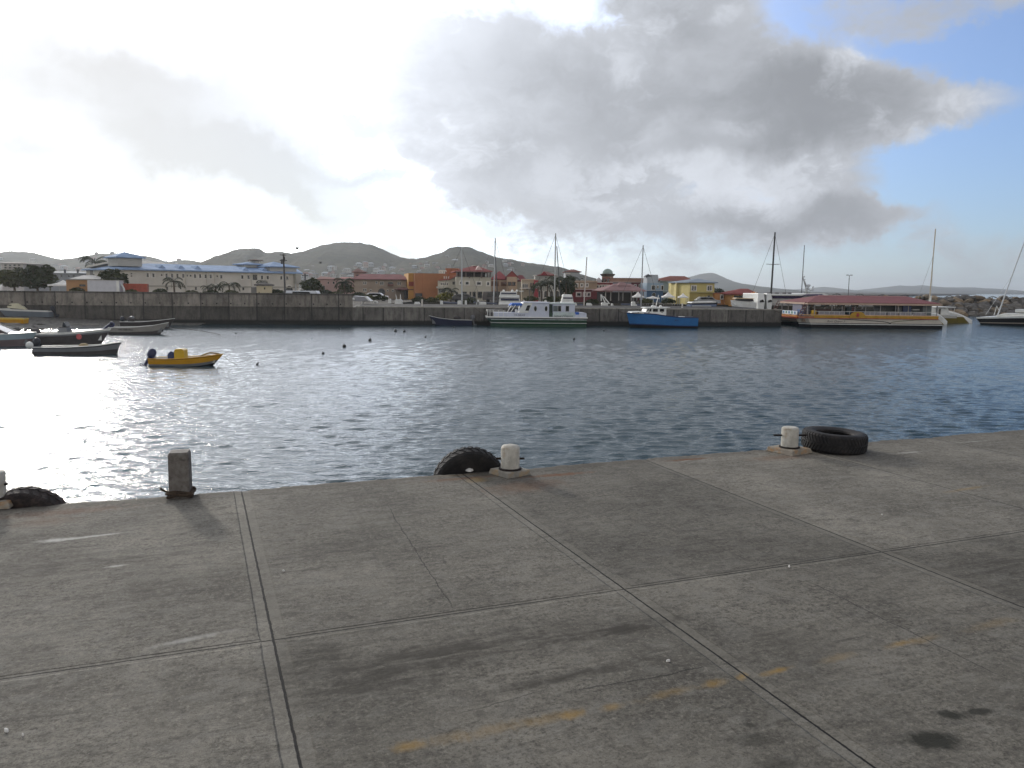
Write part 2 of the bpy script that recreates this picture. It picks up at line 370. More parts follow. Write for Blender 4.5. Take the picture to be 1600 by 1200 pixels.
    eu = N.m('MULTIPLY', N.m('MULTIPLY', N.m('SUBTRACT', 1.0, N.ss(N.m('ABSOLUTE', N.m('SUBTRACT', N.m('ADD', du, bandn), .1)), .001, .005)), part), .24)
    ev = N.m('MULTIPLY', N.m('MULTIPLY', N.m('SUBTRACT', 1.0, N.ss(N.m('ABSOLUTE', N.m('SUBTRACT', N.m('SUBTRACT', N.m('FRACT', N.m('ADD', N.m('DIVIDE', N.m('SUBTRACT', vw, JV), JVS), .5)), .5), .05 / JVS)), .0004, .0016)), part2), .75)
    base = N.mix(N.m('MAXIMUM', eu, ev), base, (.06, .056, .05))
    # stains of their own shape: rust, paint, oil, tyre and mud marks
    dis = N.m('MULTIPLY', N.m('SUBTRACT', N.noise(o, 6.5, 6, .75), .5), 1.5)
    dis2 = N.m('MULTIPLY', N.m('SUBTRACT', N.noise(N.vec(N.m('MULTIPLY', u, 2.2), v, 7.0), 4.0, 6, .75), .5), 1.7)
    rust, yel, wht, oil, drk = (.15, .065, .028), (.34, .20, .035), (.50, .49, .45), (.028, .027, .020), (.050, .044, .035)
    def stain(c, u0, v0, ru, rv, col, k, rot=0.0, dd=None, soft=.95):
        if col is oil: soft = .65
        if col is yel: k = k * .62; ru, rv = ru * 1.4, rv * 1.4
        a = N.m('SUBTRACT', u, u0); e = N.m('SUBTRACT', v, v0); C, S_ = math.cos(rot), math.sin(rot)
        p = N.m('DIVIDE', N.m('ADD', N.m('MULTIPLY', a, C), N.m('MULTIPLY', e, S_)), ru)
        q = N.m('DIVIDE', N.m('SUBTRACT', N.m('MULTIPLY', e, C), N.m('MULTIPLY', a, S_)), rv)
        r = N.m('ADD', N.m('SQRT', N.m('ADD', N.m('MULTIPLY', p, p), N.m('MULTIPLY', q, q))), dis if dd is None else dd)
        msk = N.m('MULTIPLY', N.m('SUBTRACT', 1.0, N.ss(r, 1.0 - soft, 1.0)), k)
        if col is drk: msk = N.m('MULTIPLY', msk, N.m('ADD', .30, N.m('MULTIPLY', 1.05, N.ss(n_str, .36, .62))), clamp=True)
        return N.mix(msk, c, col)
    for (px, py, ru, rv, col, k, rot) in [
        (750, 1010, 1.9, .42, drk, .62, .02), (620, 1040, 1.3, .30, drk, .5, .02), (560, 1075, 1.0, .26, drk, .6, .05), (960, 985, .7, .18, drk, .75, 0), (900, 1055, .9, .10, drk, .65, .05), (500, 1030, .5, .5, drk, .6, 0),
        (1120, 850, .9, .7, drk, .45, .2), (520, 860, 1.0, .7, drk, .35, 0), (1230, 1010, .7, .7, drk, .35, 0), (1560, 880, 1.0, .5, drk, .55, 0), (120, 880, 1.3, .6, drk, .35, 0), (320, 910, .9, .5, drk, .3, 0),
        (820, 760, .9, .42, rust, .42, .2), (870, 742, .8, .12, rust, .85, 0), (1075, 718, .55, .10, rust, .95, 0), (1072, 720, .15, .03, wht, .6, .2), (720, 748, .8, .12, rust, .6, 0), (100, 800, 1.0, .22, rust, .45, 0), (70, 815, .5, .3, rust, .3, 0),
        (1215, 715, .8, .25, rust, .4, 0), (1455, 1157, .24, .13, oil, 1.0, -.3), (1490, 1117, .13, .075, oil, .95, -.5), (1530, 1112, .14, .05, oil, .9, -.2), (1180, 1155, .16, .10, oil, .5, -.3), (1172, 1133, .06, .03, oil, .7, -.5), (1215, 1195, .2, .1, oil, .4, 0),
        (85, 844, .22, .10, wht, .95, .06), (120, 841, .30, .06, wht, .9, .06), (160, 836, .28, .045, wht, .9, .08), (185, 884, .14, .04, wht, .8, .05), (300, 998, .38, .06, wht, .5, .18), (1420, 707, .35, .06, wht, .55, 0), (1520, 690, .6, .05, wht, .45, 0),
        (745, 750, .14, .16, yel, .55, -1.2), (720, 742, .3, .05, yel, .4, 0), (1510, 764, .40, .05, yel, .5, .1),
        (1215, 1048, .13, .035, yel, .95, .1), (1115, 1068, .11, .05, yel, .75, .1), (1160, 1057, .04, .07, yel, .9, -1.0), (1045, 1083, .2, .05, yel, .45, .1), (955, 1105, .10, .045, yel, .65, .1), (895, 1117, .09, .05, yel, .75, .1), (860, 1122, .25, .06, yel, .40, .1),
        (770, 1140, .25, .06, yel, .35, .1), (640, 1165, .10, .06, yel, .8, .1), (700, 1153, .2, .06, yel, .25, .1), (1310, 1027, .16, .05, yel, .35, .1), (1405, 1006, .14, .04, yel, .65, .1), (1440, 1000, .2, .05, yel, .35, .1), (1550, 975, .3, .06, yel, .28, .1)]:
        u0, v0 = uv(px, py); base = stain(base, u0, v0, ru, rv, col, k, rot, dis if abs(rv - ru) < .3 * ru else dis2)
    # brown grime along the pier's edge
    eg = N.m('MULTIPLY', N.ss(N.m('ADD', v, N.m('MULTIPLY', dis, .22)), EDGE_V - .42, EDGE_V), .55)
    base = N.mix(eg, base, (.062, .050, .038))
    # hairline cracks half way along the slabs
    cw = N.m('MULTIPLY', N.m('SUBTRACT', N.noise(N.vec(v, 0.0, u), 1.3, 6, .75), .5), .16)
    for (a, bq, w, k) in [((605, 790), (712, 960), .005, .8), ((1255, 905), (1590, 1070), .006, .75), ((1050, 820), (1180, 882), .005, .5), ((880, 1082), (1130, 1036), .006, .85), ((700, 1118), (890, 1070), .005, .6)]:
        (ua, va), (ub, vb) = uv(*a), uv(*bq); L = math.hypot(ub - ua, vb - va); ex, ey = (ub - ua) / L, (vb - va) / L
        p = N.m('ADD', N.m('MULTIPLY', N.m('SUBTRACT', u, ua), ex), N.m('MULTIPLY', N.m('SUBTRACT', v, va), ey))
        q = N.m('ABSOLUTE', N.m('ADD', cw, N.m('SUBTRACT', N.m('MULTIPLY', N.m('SUBTRACT', v, va), ex), N.m('MULTIPLY', N.m('SUBTRACT', u, ua), ey))))
        msk = N.m('MULTIPLY', N.m('MULTIPLY', N.ss(p, -.1, .25), N.m('SUBTRACT', 1.0, N.ss(p, L - .3, L))), N.m('SUBTRACT', 1.0, N.ss(q, w * .4, w * 1.6)))
        base = N.mix(N.m('MULTIPLY', msk, k), base, (.03, .028, .025))
    # the joints themselves
    jw = N.m('ADD', .001, N.m('MULTIPLY', N.noise(o, 14.0, 5, .75), .009))
    ln = N.m('MAXIMUM', N.m('SUBTRACT', 1.0, N.ss(du, jw, N.m('ADD', jw, .005))), N.m('SUBTRACT', 1.0, N.ss(dv, N.m('MULTIPLY', jw, .8), N.m('ADD', jw, .003))))
    base = N.mix(ln, base, (.012, .011, .010))
    N.l.new(base, b.inputs['Base Color']); b.inputs['Roughness'].default_value = .88; b.inputs['Specular IOR Level'].default_value = .25
    smooth = N.m('SUBTRACT', 1.0, N.m('MULTIPLY', N.m('MAXIMUM', bu, bv), .8))
    h = N.m('ADD', N.m('MULTIPLY', n_str, .011), N.m('ADD', N.m('ADD', N.m('MULTIPLY', n_wave, .013), N.m('ADD', N.m('MULTIPLY', n_agg, .016), N.m('MULTIPLY', n_m2, .011))), N.m('ADD', N.m('MULTIPLY', n_fine, .007), N.m('MULTIPLY', n_g, .003))))
    h = N.m('ADD', N.m('MULTIPLY', h, smooth), N.m('MULTIPLY', n_mid, .008)); h = N.m('SUBTRACT', h, N.m('MULTIPLY', ln, .015))
    h = N.m('SUBTRACT', h, N.m('MULTIPLY', N.m('MAXIMUM', eu, ev), .004))
    bn = N.new('ShaderNodeBump'); bn.inputs['Strength'].default_value = .8; bn.inputs['Distance'].default_value = 1.0
    N.l.new(h, bn.inputs['Height']); N.l.new(bn.outputs[0], b.inputs['Normal'])
    return m
PIERM = pier_material()
def make_pier():
    mb = MB(); us = [-40, -20, -12]
    while us[-1] < 26: us.append(us[-1] + .06)
    us += [40, 80]; r = random.Random(4); chip = 0.0; rows = []
    for u in us:
        chip = .86 * chip + r.gauss(0, .010)
        k = abs(((u - JU) / JUS + .5) % 1 - .5) * JUS
        ev = EDGE_V + chip - (.035 if k < .05 else 0) - (.03 * r.random() if r.random() < .05 else 0)
        zz = -.012 * r.random()
        rows.append([(u, -14, 0), (u, ev - .16, 0), (u, ev - .05, zz * .5), (u, ev, -.03 + zz), (u, ev + .012, -.10), (u, ev - .0, -.6), (u, ev, -3.5)])
    for i in range(len(rows) - 1):
        for j in range(len(rows[0]) - 1): mb.face([rows[i][j], rows[i + 1][j], rows[i + 1][j + 1], rows[i][j + 1]], PIERM)
    o = mb.build('pier_pavement', loc=(0, 0, PIER_Z), rz=PIER_A, smooth=60); tag(o, kind='structure')
make_pier()

# ------------------------------------------------------------------ far quays and ground
def QY(x): return 105.3 + .159 * x
QA = math.atan(.159)
def wall_mat(name, c, c2, tide, panel, off=0.0):
    m = bpy.data.materials.new(name); m.use_nodes = True; N = NT(m.node_tree); b = m.node_tree.nodes['Principled BSDF']
    o = N.new('ShaderNodeTexCoord').outputs['Object']; x, y, z = N.xyz(o)
    n = N.noise(o, .45, 6, .65); n2 = N.noise(N.vec(x, y, N.m('MULTIPLY', z, .25)), 2.2, 6, .7); n3 = N.noise(o, 5.0, 5, .7)
    base = N.mix(N.ss(n, .3, .7), c, c2)
    base = N.mix(N.m('MULTIPLY', N.ss(n2, .42, .66), .75), base, tuple(v * .45 for v in c)); base = N.mix(N.m('MULTIPLY', N.ss(n3, .5, .8), .35), base, tuple(v * 1.5 for v in c2))
    t = N.m('ADD', N.m('DIVIDE', N.m('ADD', x, off), panel), N.m('MULTIPLY', N.m('SUBTRACT', n3, .5), .03))
    d = N.m('MULTIPLY', N.m('ABSOLUTE', N.m('SUBTRACT', N.m('FRACT', t), .5)), panel)
    wn = N.new('ShaderNodeTexWhiteNoise', noise_dimensions='1D'); N.l.new(N.m('FLOOR', N.m('ADD', t, .5)), wn.inputs['W'])
    k = N.m('ADD', .8, N.m('MULTIPLY', wn.outputs[0], .35)); base = N.mix(1.0, base, N.vec(k, k, k), 'MULTIPLY')
    base = N.mix(N.m('MULTIPLY', N.m('SUBTRACT', 1.0, N.ss(d, .03, .11)), .8), base, (.02, .019, .018))
    if tide: base = N.mix(N.m('SUBTRACT', 1.0, N.ss(N.m('ADD', z, N.m('MULTIPLY', N.m('SUBTRACT', n3, .5), .35)), .42, .72)), base, (.013, .013, .011))
    N.l.new(base, b.inputs['Base Color']); b.inputs['Roughness'].default_value = .9
    bn = N.new('ShaderNodeBump'); bn.inputs['Strength'].default_value = .5; bn.inputs['Distance'].default_value = .1; N.l.new(n3, bn.inputs['Height']); N.l.new(bn.outputs[0], b.inputs['Normal'])
    return m
WUP = wall_mat('parapet_concrete', (.185, .163, .135), (.30, .268, .225), False, 3.35, .6)
WLO = wall_mat('seawall_concrete', (.068, .061, .052), (.125, .113, .096), True, 3.35, .6)
WQ = wall_mat('quay_concrete', (.115, .105, .093), (.20, .185, .16), True, 2.6)
dark = mat('dark_hole', (20, 19, 18), .9)
pale_kerb = mat('pale_kerb', (150, 145, 134), .85, var=.3)
ground_m = mat('far_ground', (72, 67, 58), .95, var=.35, scale=.25)
asph = mat('quay_paving', (46, 43, 39), .95, var=.3, scale=.3)
xs_q = (at(551, 480, QY(-20)).x, 37.4)
def qloc(x): return (x, QY(x), 0)
# tall seawall on the left with a parapet, a ledge and weep holes
XL = -96.0; XE = xs_q[0]; LW = (XE - XL) / math.cos(QA)
sw = thing('seawall', 'long weathered grey concrete seawall with weep holes behind the small boats', 'seawall', qloc(XL), QA)
mb = MB(); mb.box(0, LW, 0, 1.2, -2, 2.12, WLO); mb.build('wall_base', sw)
mb = MB(); mb.box(0, LW, .12, .62, 2.24, 3.72, WUP); mb.build('parapet', sw)
mb = MB(); mb.box(0, LW, -.10, 1.25, 2.12, 2.24, WLO); mb.build('ledge', sw)
mb = MB(); mb.box(0, LW, .05, .70, 3.72, 3.92, WLO); mb.build('coping', sw)
x = 1.3
while x < LW - 1:
    if x > 14: mb = MB(); mb.tube([(x, .06, 2.58), (x, .2, 2.58)], .085, dark, 10); mb.build('weep_hole', sw)
    x += 1.675
# low quay on the right
LQ = (xs_q[1] - XE) / math.cos(QA)
mb = MB(); mb.box(0, LQ, 0, 21, -2, 2.22, WQ); q = mb.build('quay_pavement', loc=qloc(XE), rz=QA); tag(q, kind='structure')
mb = MB(); mb.box(.4, LQ, -.03, .5, 2.224, 2.36, pale_kerb); k = mb.build('quay_kerb', loc=qloc(XE), rz=QA); tag(k, kind='structure')
mb = MB(); mb.box(.7, LQ, .6, 20.9, 2.226, 2.25, asph); k = mb.build('quay_road', loc=qloc(XE), rz=QA); tag(k, kind='structure')
# land behind
mb = MB()
mb.prism([(-400, QY(-96) + .5), (-96, QY(-96) + 1.3), (XE - .2, QY(XE) + 1.4), (XE + 2, 152), (20, 150), (48, 148), (70, 150), (95, 240), (140, 420), (1500, 2600), (-2500, 2600), (-1500, 900)], -2, 2.2, ground_m, 'z')
o = mb.build('ground'); tag(o, kind='structure')
# dark beach at the foot of the seawall
def beach():
    m = bpy.data.materials.new('beach_shingle'); m.use_nodes = True; N = NT(m.node_tree); b = m.node_tree.nodes['Principled BSDF']
    o = N.new('ShaderNodeTexCoord').outputs['Object']; n = N.noise(o, 2.5, 6, .75); n2 = N.noise(o, 11.0, 4, .7)
    c = N.mix(N.ss(n, .35, .65), (.045, .042, .036), (.15, .14, .12)); c = N.mix(N.m('MULTIPLY', N.ss(n2, .6, .75), .6), c, (.36, .34, .31))
    N.l.new(c, b.inputs['Base Color']); b.inputs['Roughness'].default_value = .8
    bn = N.new('ShaderNodeBump'); bn.inputs['Distance'].default_value = .12; N.l.new(N.m('ADD', n, N.m('MULTIPLY', n2, .5)), bn.inputs['Height']); N.l.new(bn.outputs[0], b.inputs['Normal'])
    mb = MB(); nx, ny = 60, 22; r = random.Random(5); P = []
    for i in range(nx + 1):
        x = -84 + 46 * i / nx; row = []
        yb = QY(x) - .02; w = (24 if x < -62 else 24 - 20 * min(1, (x + 62) / 21) ** .8)
        for j in range(ny + 1):
            t = j / ny; y = yb - w * 1.15 * t + (.5 * math.sin(i * .7) * t)
            hh = .85 * min(1, w / 18) + .1
            row.append((x, y, hh * (1 - t) - .12 + r.gauss(0, .03)))
        P.append(row)
    for i in range(nx):
        for j in range(ny): mb.face([P[i][j], P[i + 1][j], P[i + 1][j + 1], P[i][j + 1]], m)
    o = mb.build('beach_ground', smooth=True); tag(o, kind='structure')
    return m
BEACHM = beach()

# ------------------------------------------------------------------ hills
def hill_mat(name, c, c2, sc):
    m = bpy.data.materials.new(name); m.use_nodes = True; N = NT(m.node_tree); b = m.node_tree.nodes['Principled BSDF']
    o = N.new('ShaderNodeTexCoord').outputs['Object']
    n = N.noise(o, sc, 7, .65); n2 = N.noise(o, sc * 9, 6, .7)
    col = N.mix(N.ss(n, .35, .66), c, c2); col = N.mix(N.m('MULTIPLY', N.ss(n2, .45, .7), .55), col, tuple(v * .4 for v in c))
    N.l.new(col, b.inputs['Base Color']); b.inputs['Roughness'].default_value = 1.0; b.inputs['Specular IOR Level'].default_value = 0.05
    bn = N.new('ShaderNodeBump'); bn.inputs['Distance'].default_value = 12.0; bn.inputs['Strength'].default_value = .7; N.l.new(N.m('ADD', n, n2), bn.inputs['Height']); N.l.new(bn.outputs[0], b.inputs['Normal'])
    return m
HM = hill_mat('hill_scrub', (.034, .036, .020), (.078, .070, .042), .006)
from mathutils import noise as mnoise
HILLS = {}
def hill(prof, Y, front, m, seed, rough=1.0):
    """ridge whose skyline passes the given photo points, with gullied slopes falling towards the sea and away from it"""
    px = np.array([p[0] for p in prof], float); py = np.array([p[1] for p in prof], float)
    n = int(max(40, (px[-1] - px[0]) / 1.2)); ss = np.linspace(px[0], px[-1], n)
    yy = np.interp(ss, px, py)
    ker = np.ones(9) / 9; yy = np.convolve(np.pad(yy, 4, mode='edge'), ker, 'valid')
    rows = []; ts = [-1, -.85, -.7, -.58, -.46, -.36, -.27, -.19, -.12, -.06, 0, .08, .2, .4, .7, 1.0]
    for i, s_ in enumerate(ss):
        p = at(s_, yy[i], Y); H = p.z; row = []
        for t in ts:
            f = front * (1 if t < 0 else 1.2)
            y = Y + t * f; x = p.x * (1 + .35 * t * f / Y)
            e = (1 - abs(t)) ** 1.25 if t < 0 else (1 - t) ** 1.1
            g = mnoise.fractal(Vector((x * 3.2 / front, t * .9, seed)), .8, 2.1, 5) * .34 * H * abs(t) * (1 - abs(t)) * 2.2
            g += mnoise.fractal(Vector((x * 12 / front, y * 12 / front, seed + 5)), .8, 2.0, 4) * H * .026 * rough
            g += mnoise.noise(Vector((x * 55 / front, y * 55 / front, seed + 9))) * H * .022 * rough
            row.append((x, y, max(1.5, H * e + g) if abs(t) < .99 else -2))
        rows.append(row)
    mb = MB()
    mb.v = [p for r_ in rows for p in r_]; w = len(ts); k = mb.mi(m)
    for i in range(n - 1):
        for j in range(w - 1): mb.f.append([i * w + j, (i + 1) * w + j, (i + 1) * w + j + 1, i * w + j + 1]); mb.k.append(k)
    o = mb.build('hill', smooth=80); tag(o, kind='structure')
    HILLS[seed] = (np.array(rows), ss)
    return o
hill([(-260, 402), (-140, 396), (-60, 400), (0, 394), (20, 392), (50, 394), (75, 402), (100, 406), (125, 402), (150, 397), (185, 396), (215, 398), (240, 402), (262, 410), (285, 406), (300, 407), (330, 412), (370, 420), (400, 440)], 1500, 700, HM, 1)
hill([(270, 430), (300, 413), (325, 408), (345, 403), (362, 394), (372, 389), (390, 388), (404, 388), (416, 396), (430, 394), (440, 393), (470, 400), (500, 420), (540, 440)], 1250, 520, HM, 2)
hill([(395, 430), (420, 412), (440, 402), (460, 395), (480, 391), (500, 383), (520, 380), (548, 378), (575, 381), (592, 388), (610, 396), (630, 403), (650, 405), (680, 412), (720, 425), (760, 440)], 1400, 620, HM, 3)
hill([(600, 425), (630, 408), (650, 404), (665, 402), (685, 396), (700, 388), (715, 385), (730, 386), (748, 392), (762, 397), (778, 402), (800, 405), (820, 411), (850, 414), (875, 417), (895, 423), (915, 431), (940, 437), (965, 444), (1000, 452)], 1300, 560, HM, 4)
hill([(1010, 452), (1050, 440), (1075, 433), (1095, 428), (1110, 426), (1118, 427), (1130, 434), (1145, 443), (1160, 443), (1175, 445), (1190, 452), (1215, 459)], 4200, 1300, HM, 5, .4)
hill([(1195, 459), (1215, 453), (1232, 453), (1250, 457), (1262, 459)], 5200, 900, HM, 6, .3)
hill([(1250, 460), (1272, 453), (1288, 447), (1300, 453), (1330, 455), (1365, 455), (1385, 451), (1402, 446), (1430, 447), (1440, 445), (1460, 449), (1490, 449), (1525, 449), (1535, 452), (1545, 450), (1570, 454), (1600, 460), (1640, 462), (1720, 463)], 6000, 1800, HM, 7, .4)
# ------------------------------------------------------------------ things on the pier
def weathered(name, c, c2, rustc=None, sc=7.0, rough=.75, k=.6):
    m = bpy.data.materials.new(name); m.use_nodes = True; N = NT(m.node_tree); b = m.node_tree.nodes['Principled BSDF']
    o = N.new('ShaderNodeTexCoord').outputs['Object']; x, y, z = N.xyz(o)
    n = N.noise(o, sc, 7, .68); n2 = N.noise(N.vec(x, y, N.m('MULTIPLY', z, .3)), sc * 3, 6, .7)
    col = N.mix(N.ss(n, .36, .68), c, c2); col = N.mix(N.m('MULTIPLY', N.ss(n2, .5, .78), .4), col, tuple(v * .55 for v in c))
    if rustc: col = N.mix(N.m('MULTIPLY', N.ss(N.noise(o, sc * .8, 6, .7, .5), .50, .64), k), col, rustc)
    N.l.new(col, b.inputs['Base Color']); b.inputs['Roughness'].default_value = rough; b.inputs['Specular IOR Level'].default_value = .3
    bn = N.new('ShaderNodeBump'); bn.inputs['Distance'].default_value = .01; bn.inputs['Strength'].default_value = .8
    N.l.new(N.m('ADD', n, N.noise(o, sc * 8, 4, .7)), bn.inputs['Height']); N.l.new(bn.outputs[0], b.inputs['Normal'])
    return m
post_m = weathered('post_concrete', (.13, .115, .10), (.20, .185, .165), (.06, .05, .04), 9)
plinth_m = weathered('plinth_concrete', (.20, .185, .155), (.31, .29, .25), (.33, .20, .06), 5, k=.5)
plinth2_m = weathered('plinth_rusty', (.22, .19, .15), (.34, .31, .25), (.34, .17, .05), 5, k=.8)
paint_m = weathered('white_paint_old', (.40, .38, .33), (.60, .575, .50), (.34, .23, .12), 6, .6, .5)
iron = mat('rusty_iron', (38, 30, 26), .8, .3, .4, 14, .5)
rope_m = mat('old_rope', (70, 58, 46), .95, var=.4, scale=30, bump=.6, bscale=90)

def mooring_post(px, py, H, W, label):
    p = gnd(px, py, PIER_Z); t = thing('mooring_post', label, 'mooring post', p, PIER_A - .12)
    mb = MB(); w = W / 2; c = .018
    pr = [(-w + c, -w), (w - c, -w), (w, -w + c), (w, w - c), (w - c, w), (-w + c, w), (-w, w - c), (-w, -w + c)]
    mb.rings([[(x * k, y * k, z) for x, y in pr] for z, k in ((0, 1.0), (H * .5, .985), (H - .03, .97), (H, .86))], post_m)
    mb.build('post', t)
    mb = MB(); n = 26; r = random.Random(2)
    for turn, (z0, rr) in enumerate(((.03, 1.02), (.075, .99), (.055, 1.12))):
        mb.tube([(math.copysign(min(abs(math.cos(a)) * 1.35, 1), math.cos(a)) * (w * rr + .012), math.copysign(min(abs(math.sin(a)) * 1.35, 1), math.sin(a)) * (w * rr + .012), z0 + .012 * math.sin(3 * a + turn)) for a in [2 * math.pi * i / n for i in range(n + 1)]], .017, rope_m, 7)
    mb.tube([(-w, .05, .05), (-w - .05, .02, .06), (-w - .09, -.01, .09), (-w - .11, -.02, .12)], .014, rope_m, 7)
    mb.tube([(w, .0, .05), (w + .04, -.03, .06), (w + .05, -.02, .085), (w + .03, .02, .10)], .014, rope_m, 7)
    mb.build('rope_lashing', t, smooth=True)
mooring_post(283, 775, .565, .245, 'weathered square concrete post with rope round its foot at the pier edge')

def bollard(px, py, label, sz, H, rad, base_w, base_h, rz, pm, bar_z, domed):
    p = gnd(px, py, PIER_Z); t = thing('mooring_bollard', label, 'bollard', p, rz, 'white bollards along the pier edge')
    mb = MB(); w = base_w / 2; r = random.Random(px)
    mb.hexa([(-w + r.uniform(-.015, .015), -w, 0), (w, -w + r.uniform(-.02, .02), 0), (w + .01, w, 0), (-w, w, 0), (-w + .03, -w + .02, base_h), (w - .02, -w + .03, base_h), (w - .02, w - .02, base_h), (-w + .02, w - .02, base_h)], pm)
    mb.build('plinth', t, bevel=.014)
    mb = MB(); z = base_h
    prof = [(rad, z), (rad, z + H - .035), (rad * .97, z + H - .012), (rad * .82, z + H + (.012 if domed else 0)), (rad * .4, z + H + (.026 if domed else -.004)), (.005, z + H + (.03 if domed else -.005))]
    mb.lathe(prof, paint_m, 28); mb.build('pillar', t, smooth=True)
    mb = MB(); mb.lathe([(rad + .004, z + .001), (rad + .03, z + .003), (rad + .03, z + .018), (rad + .004, z + .024)], iron, 28, cap=False); mb.build('base_ring', t, smooth=True)
    mb = MB(); d = Vector((math.cos(-rz + .05), math.sin(-rz + .05), 0))
    mb.tube([(-d.x * sz, -d.y * sz, z + bar_z), (d.x * sz, d.y * sz, z + bar_z)], .016, iron, 10); mb.build('cross_bar', t, smooth=True)
    return t
bollard(797, 741, 'white bollard on a square plinth in front of the upright tyre', .20, .325, .132, .44, .075, PIER_A + .30, plinth_m, .15, True)
bollard(1233, 706, 'white bollard on a rust stained plinth beside the flat tyre', .27, .335, .135, .52, .075, PIER_A + .22, plinth2_m, .20, False)
bollard(-9, 789, 'white bollard on a yellow stained plinth cut off by the photo edge', .17, .33, .135, .46, .08, PIER_A - .1, plinth2_m, .17, False)

rubber = weathered('tyre_rubber', (.014, .013, .013), (.026, .024, .023), (.055, .045, .04), 6, .72, .35)
rubber_w = weathered('tyre_rubber_worn', (.020, .016, .015), (.045, .035, .033), (.10, .07, .06), 6, .7, .5)
def tyre(label, loc, R_o, Wd, rot, m, lug=.022, nl=44, rim=.56):
    t = thing('tyre', label, 'tyre', loc, 0, 'old tyres along the pier'); t.rotation_euler = rot
    hw = Wd / 2; ri = R_o * rim; n = 96
    prof = [(ri, -hw * .62), (ri * 1.03, -hw * .80), (R_o * .70, -hw * .97), (R_o * .82, -hw * 1.0), (R_o * .90, -hw * .95), (R_o * .955, -hw * .84), (R_o * .98, -hw * .6),
            (R_o * .985, 0), (R_o * .98, hw * .6), (R_o * .955, hw * .84), (R_o * .90, hw * .95), (R_o * .82, hw), (R_o * .70, hw * .97), (ri * 1.03, hw * .80), (ri, hw * .62), (ri * 1.08, hw * .40), (R_o * .86, hw * .5), (R_o * .88, 0), (R_o * .86, -hw * .5), (ri * 1.08, -hw * .40)]
    mb = MB(); rr = []
    for k in range(n + 1):
        a = 2 * math.pi * k / n; wob = 1 + .006 * math.sin(3 * a + 1)
        rr.append([(r * wob * math.cos(a), r * wob * math.sin(a), z) for r, z in prof])
    mb.rings(rr, m, cap=False); mb.build('carcass', t, smooth=50)
    mb = MB()
    for k in range(nl):
        a0 = 2 * math.pi * k / nl; da = 2 * math.pi / nl * .62
        for s in (-1, 1):
            sh = (.5 if s > 0 else 0) * 2 * math.pi / nl
            pts = []
            for rad_, zz, sk in ((R_o * .93, hw * .93, 0.0), (R_o * .985, hw * .72, .0), (R_o * 1.0, hw * .10, .10)):
                pts.append((rad_, zz * s, sk))
            lo = []; hi = []
            for rad_, zz, sk in pts:
                for aa in (a0 + sh + sk, a0 + sh + sk + da):
                    lo.append((rad_ * .97 * math.cos(aa), rad_ * .97 * math.sin(aa), zz)); hi.append(((rad_ + lug * .55) * math.cos(aa), (rad_ + lug * .55) * math.sin(aa), zz))
            for q in (0, 2):
                mb.hexa([lo[q], lo[q + 1], lo[q + 3], lo[q + 2], hi[q], hi[q + 1], hi[q + 3], hi[q + 2]], m)
    mb.build('tread', t, bevel=0)
    return t
p = gnd(1302, 711.5, PIER_Z); dcam = Vector((p.x, p.y, 0)).normalized()
tyre('large black truck tyre lying flat on the pier beside a bollard', p + dcam * .50 + Vector((0, 0, .16)), .51, .315, (R(1.5), R(2.0), .4), rubber, .010, 52)
def edge_px(px):
    lo, hi = 640, 830
    for _ in range(40):
        mid = (lo + hi) / 2
        if uv(px, mid)[1] > EDGE_V: lo = mid
        else: hi = mid
    return lo
def hung(label, px, pytop, R_o, Wd, m, lean, turn, off):
    u0, _ = uv(px, edge_px(px)); c = pier_pt(u0, EDGE_V + off); zt = at(px, pytop, c.y).z
    M = Matrix.Rotation(PIER_A + turn, 4, 'Z') @ Matrix.Rotation(R(90) + lean, 4, 'X')
    tyre(label, (c.x, c.y, zt - R_o - .012), R_o, Wd, M.to_euler(), m, .009, 30, .33)
hung('black lugged tyre hung upright on the pier face behind a bollard', 741, 697, .53, .28, rubber, R(10), R(-8), .22)
hung('brown worn tyre hung on the pier face beside the cut off bollard', 40, 758, .50, .26, rubber_w, R(12), R(-16), .22)
# scraps of litter
white_s = mat('white_scrap', (225, 222, 215), .7)
for (px, py, s, lab) in [(733, 735, .16, 'white plastic scrap under the upright tyre'), (10, 1143, .035, 'bright white bottle cap on the pier by the photo corner'), (36, 1150, .016, 'tiny white scrap beside the bottle cap'),
                         (1044, 1034, .024, 'small white scrap on the dark stained slab'), (1233, 886, .03, 'pale chip of paint lying along the slab joint'), (1378, 805, .018, 'tiny white speck on the far smooth slab'), (443, 893, .02, 'little pale chip by the double joint')]:
    s *= .62 if s < .1 else .8; g = gnd(px, py, PIER_Z); mb = MB(); r = random.Random(px); n = 7
    ring = [(s * r.uniform(.7, 1.1) * math.cos(2 * math.pi * i / n), s * .45 * r.uniform(.7, 1.1) * math.sin(2 * math.pi * i / n)) for i in range(n)]
    mb.rings([[(x, y, .001) for x, y in ring], [(x * .9, y * .9, .012 + s * .12 + .1 * x) for x, y in ring], [(x * .4, y * .4, .016 + s * .2) for x, y in ring]], white_s)
    o = mb.build('litter_scrap', loc=g, rz=r.random() * 3); tag(o, lab, 'litter')
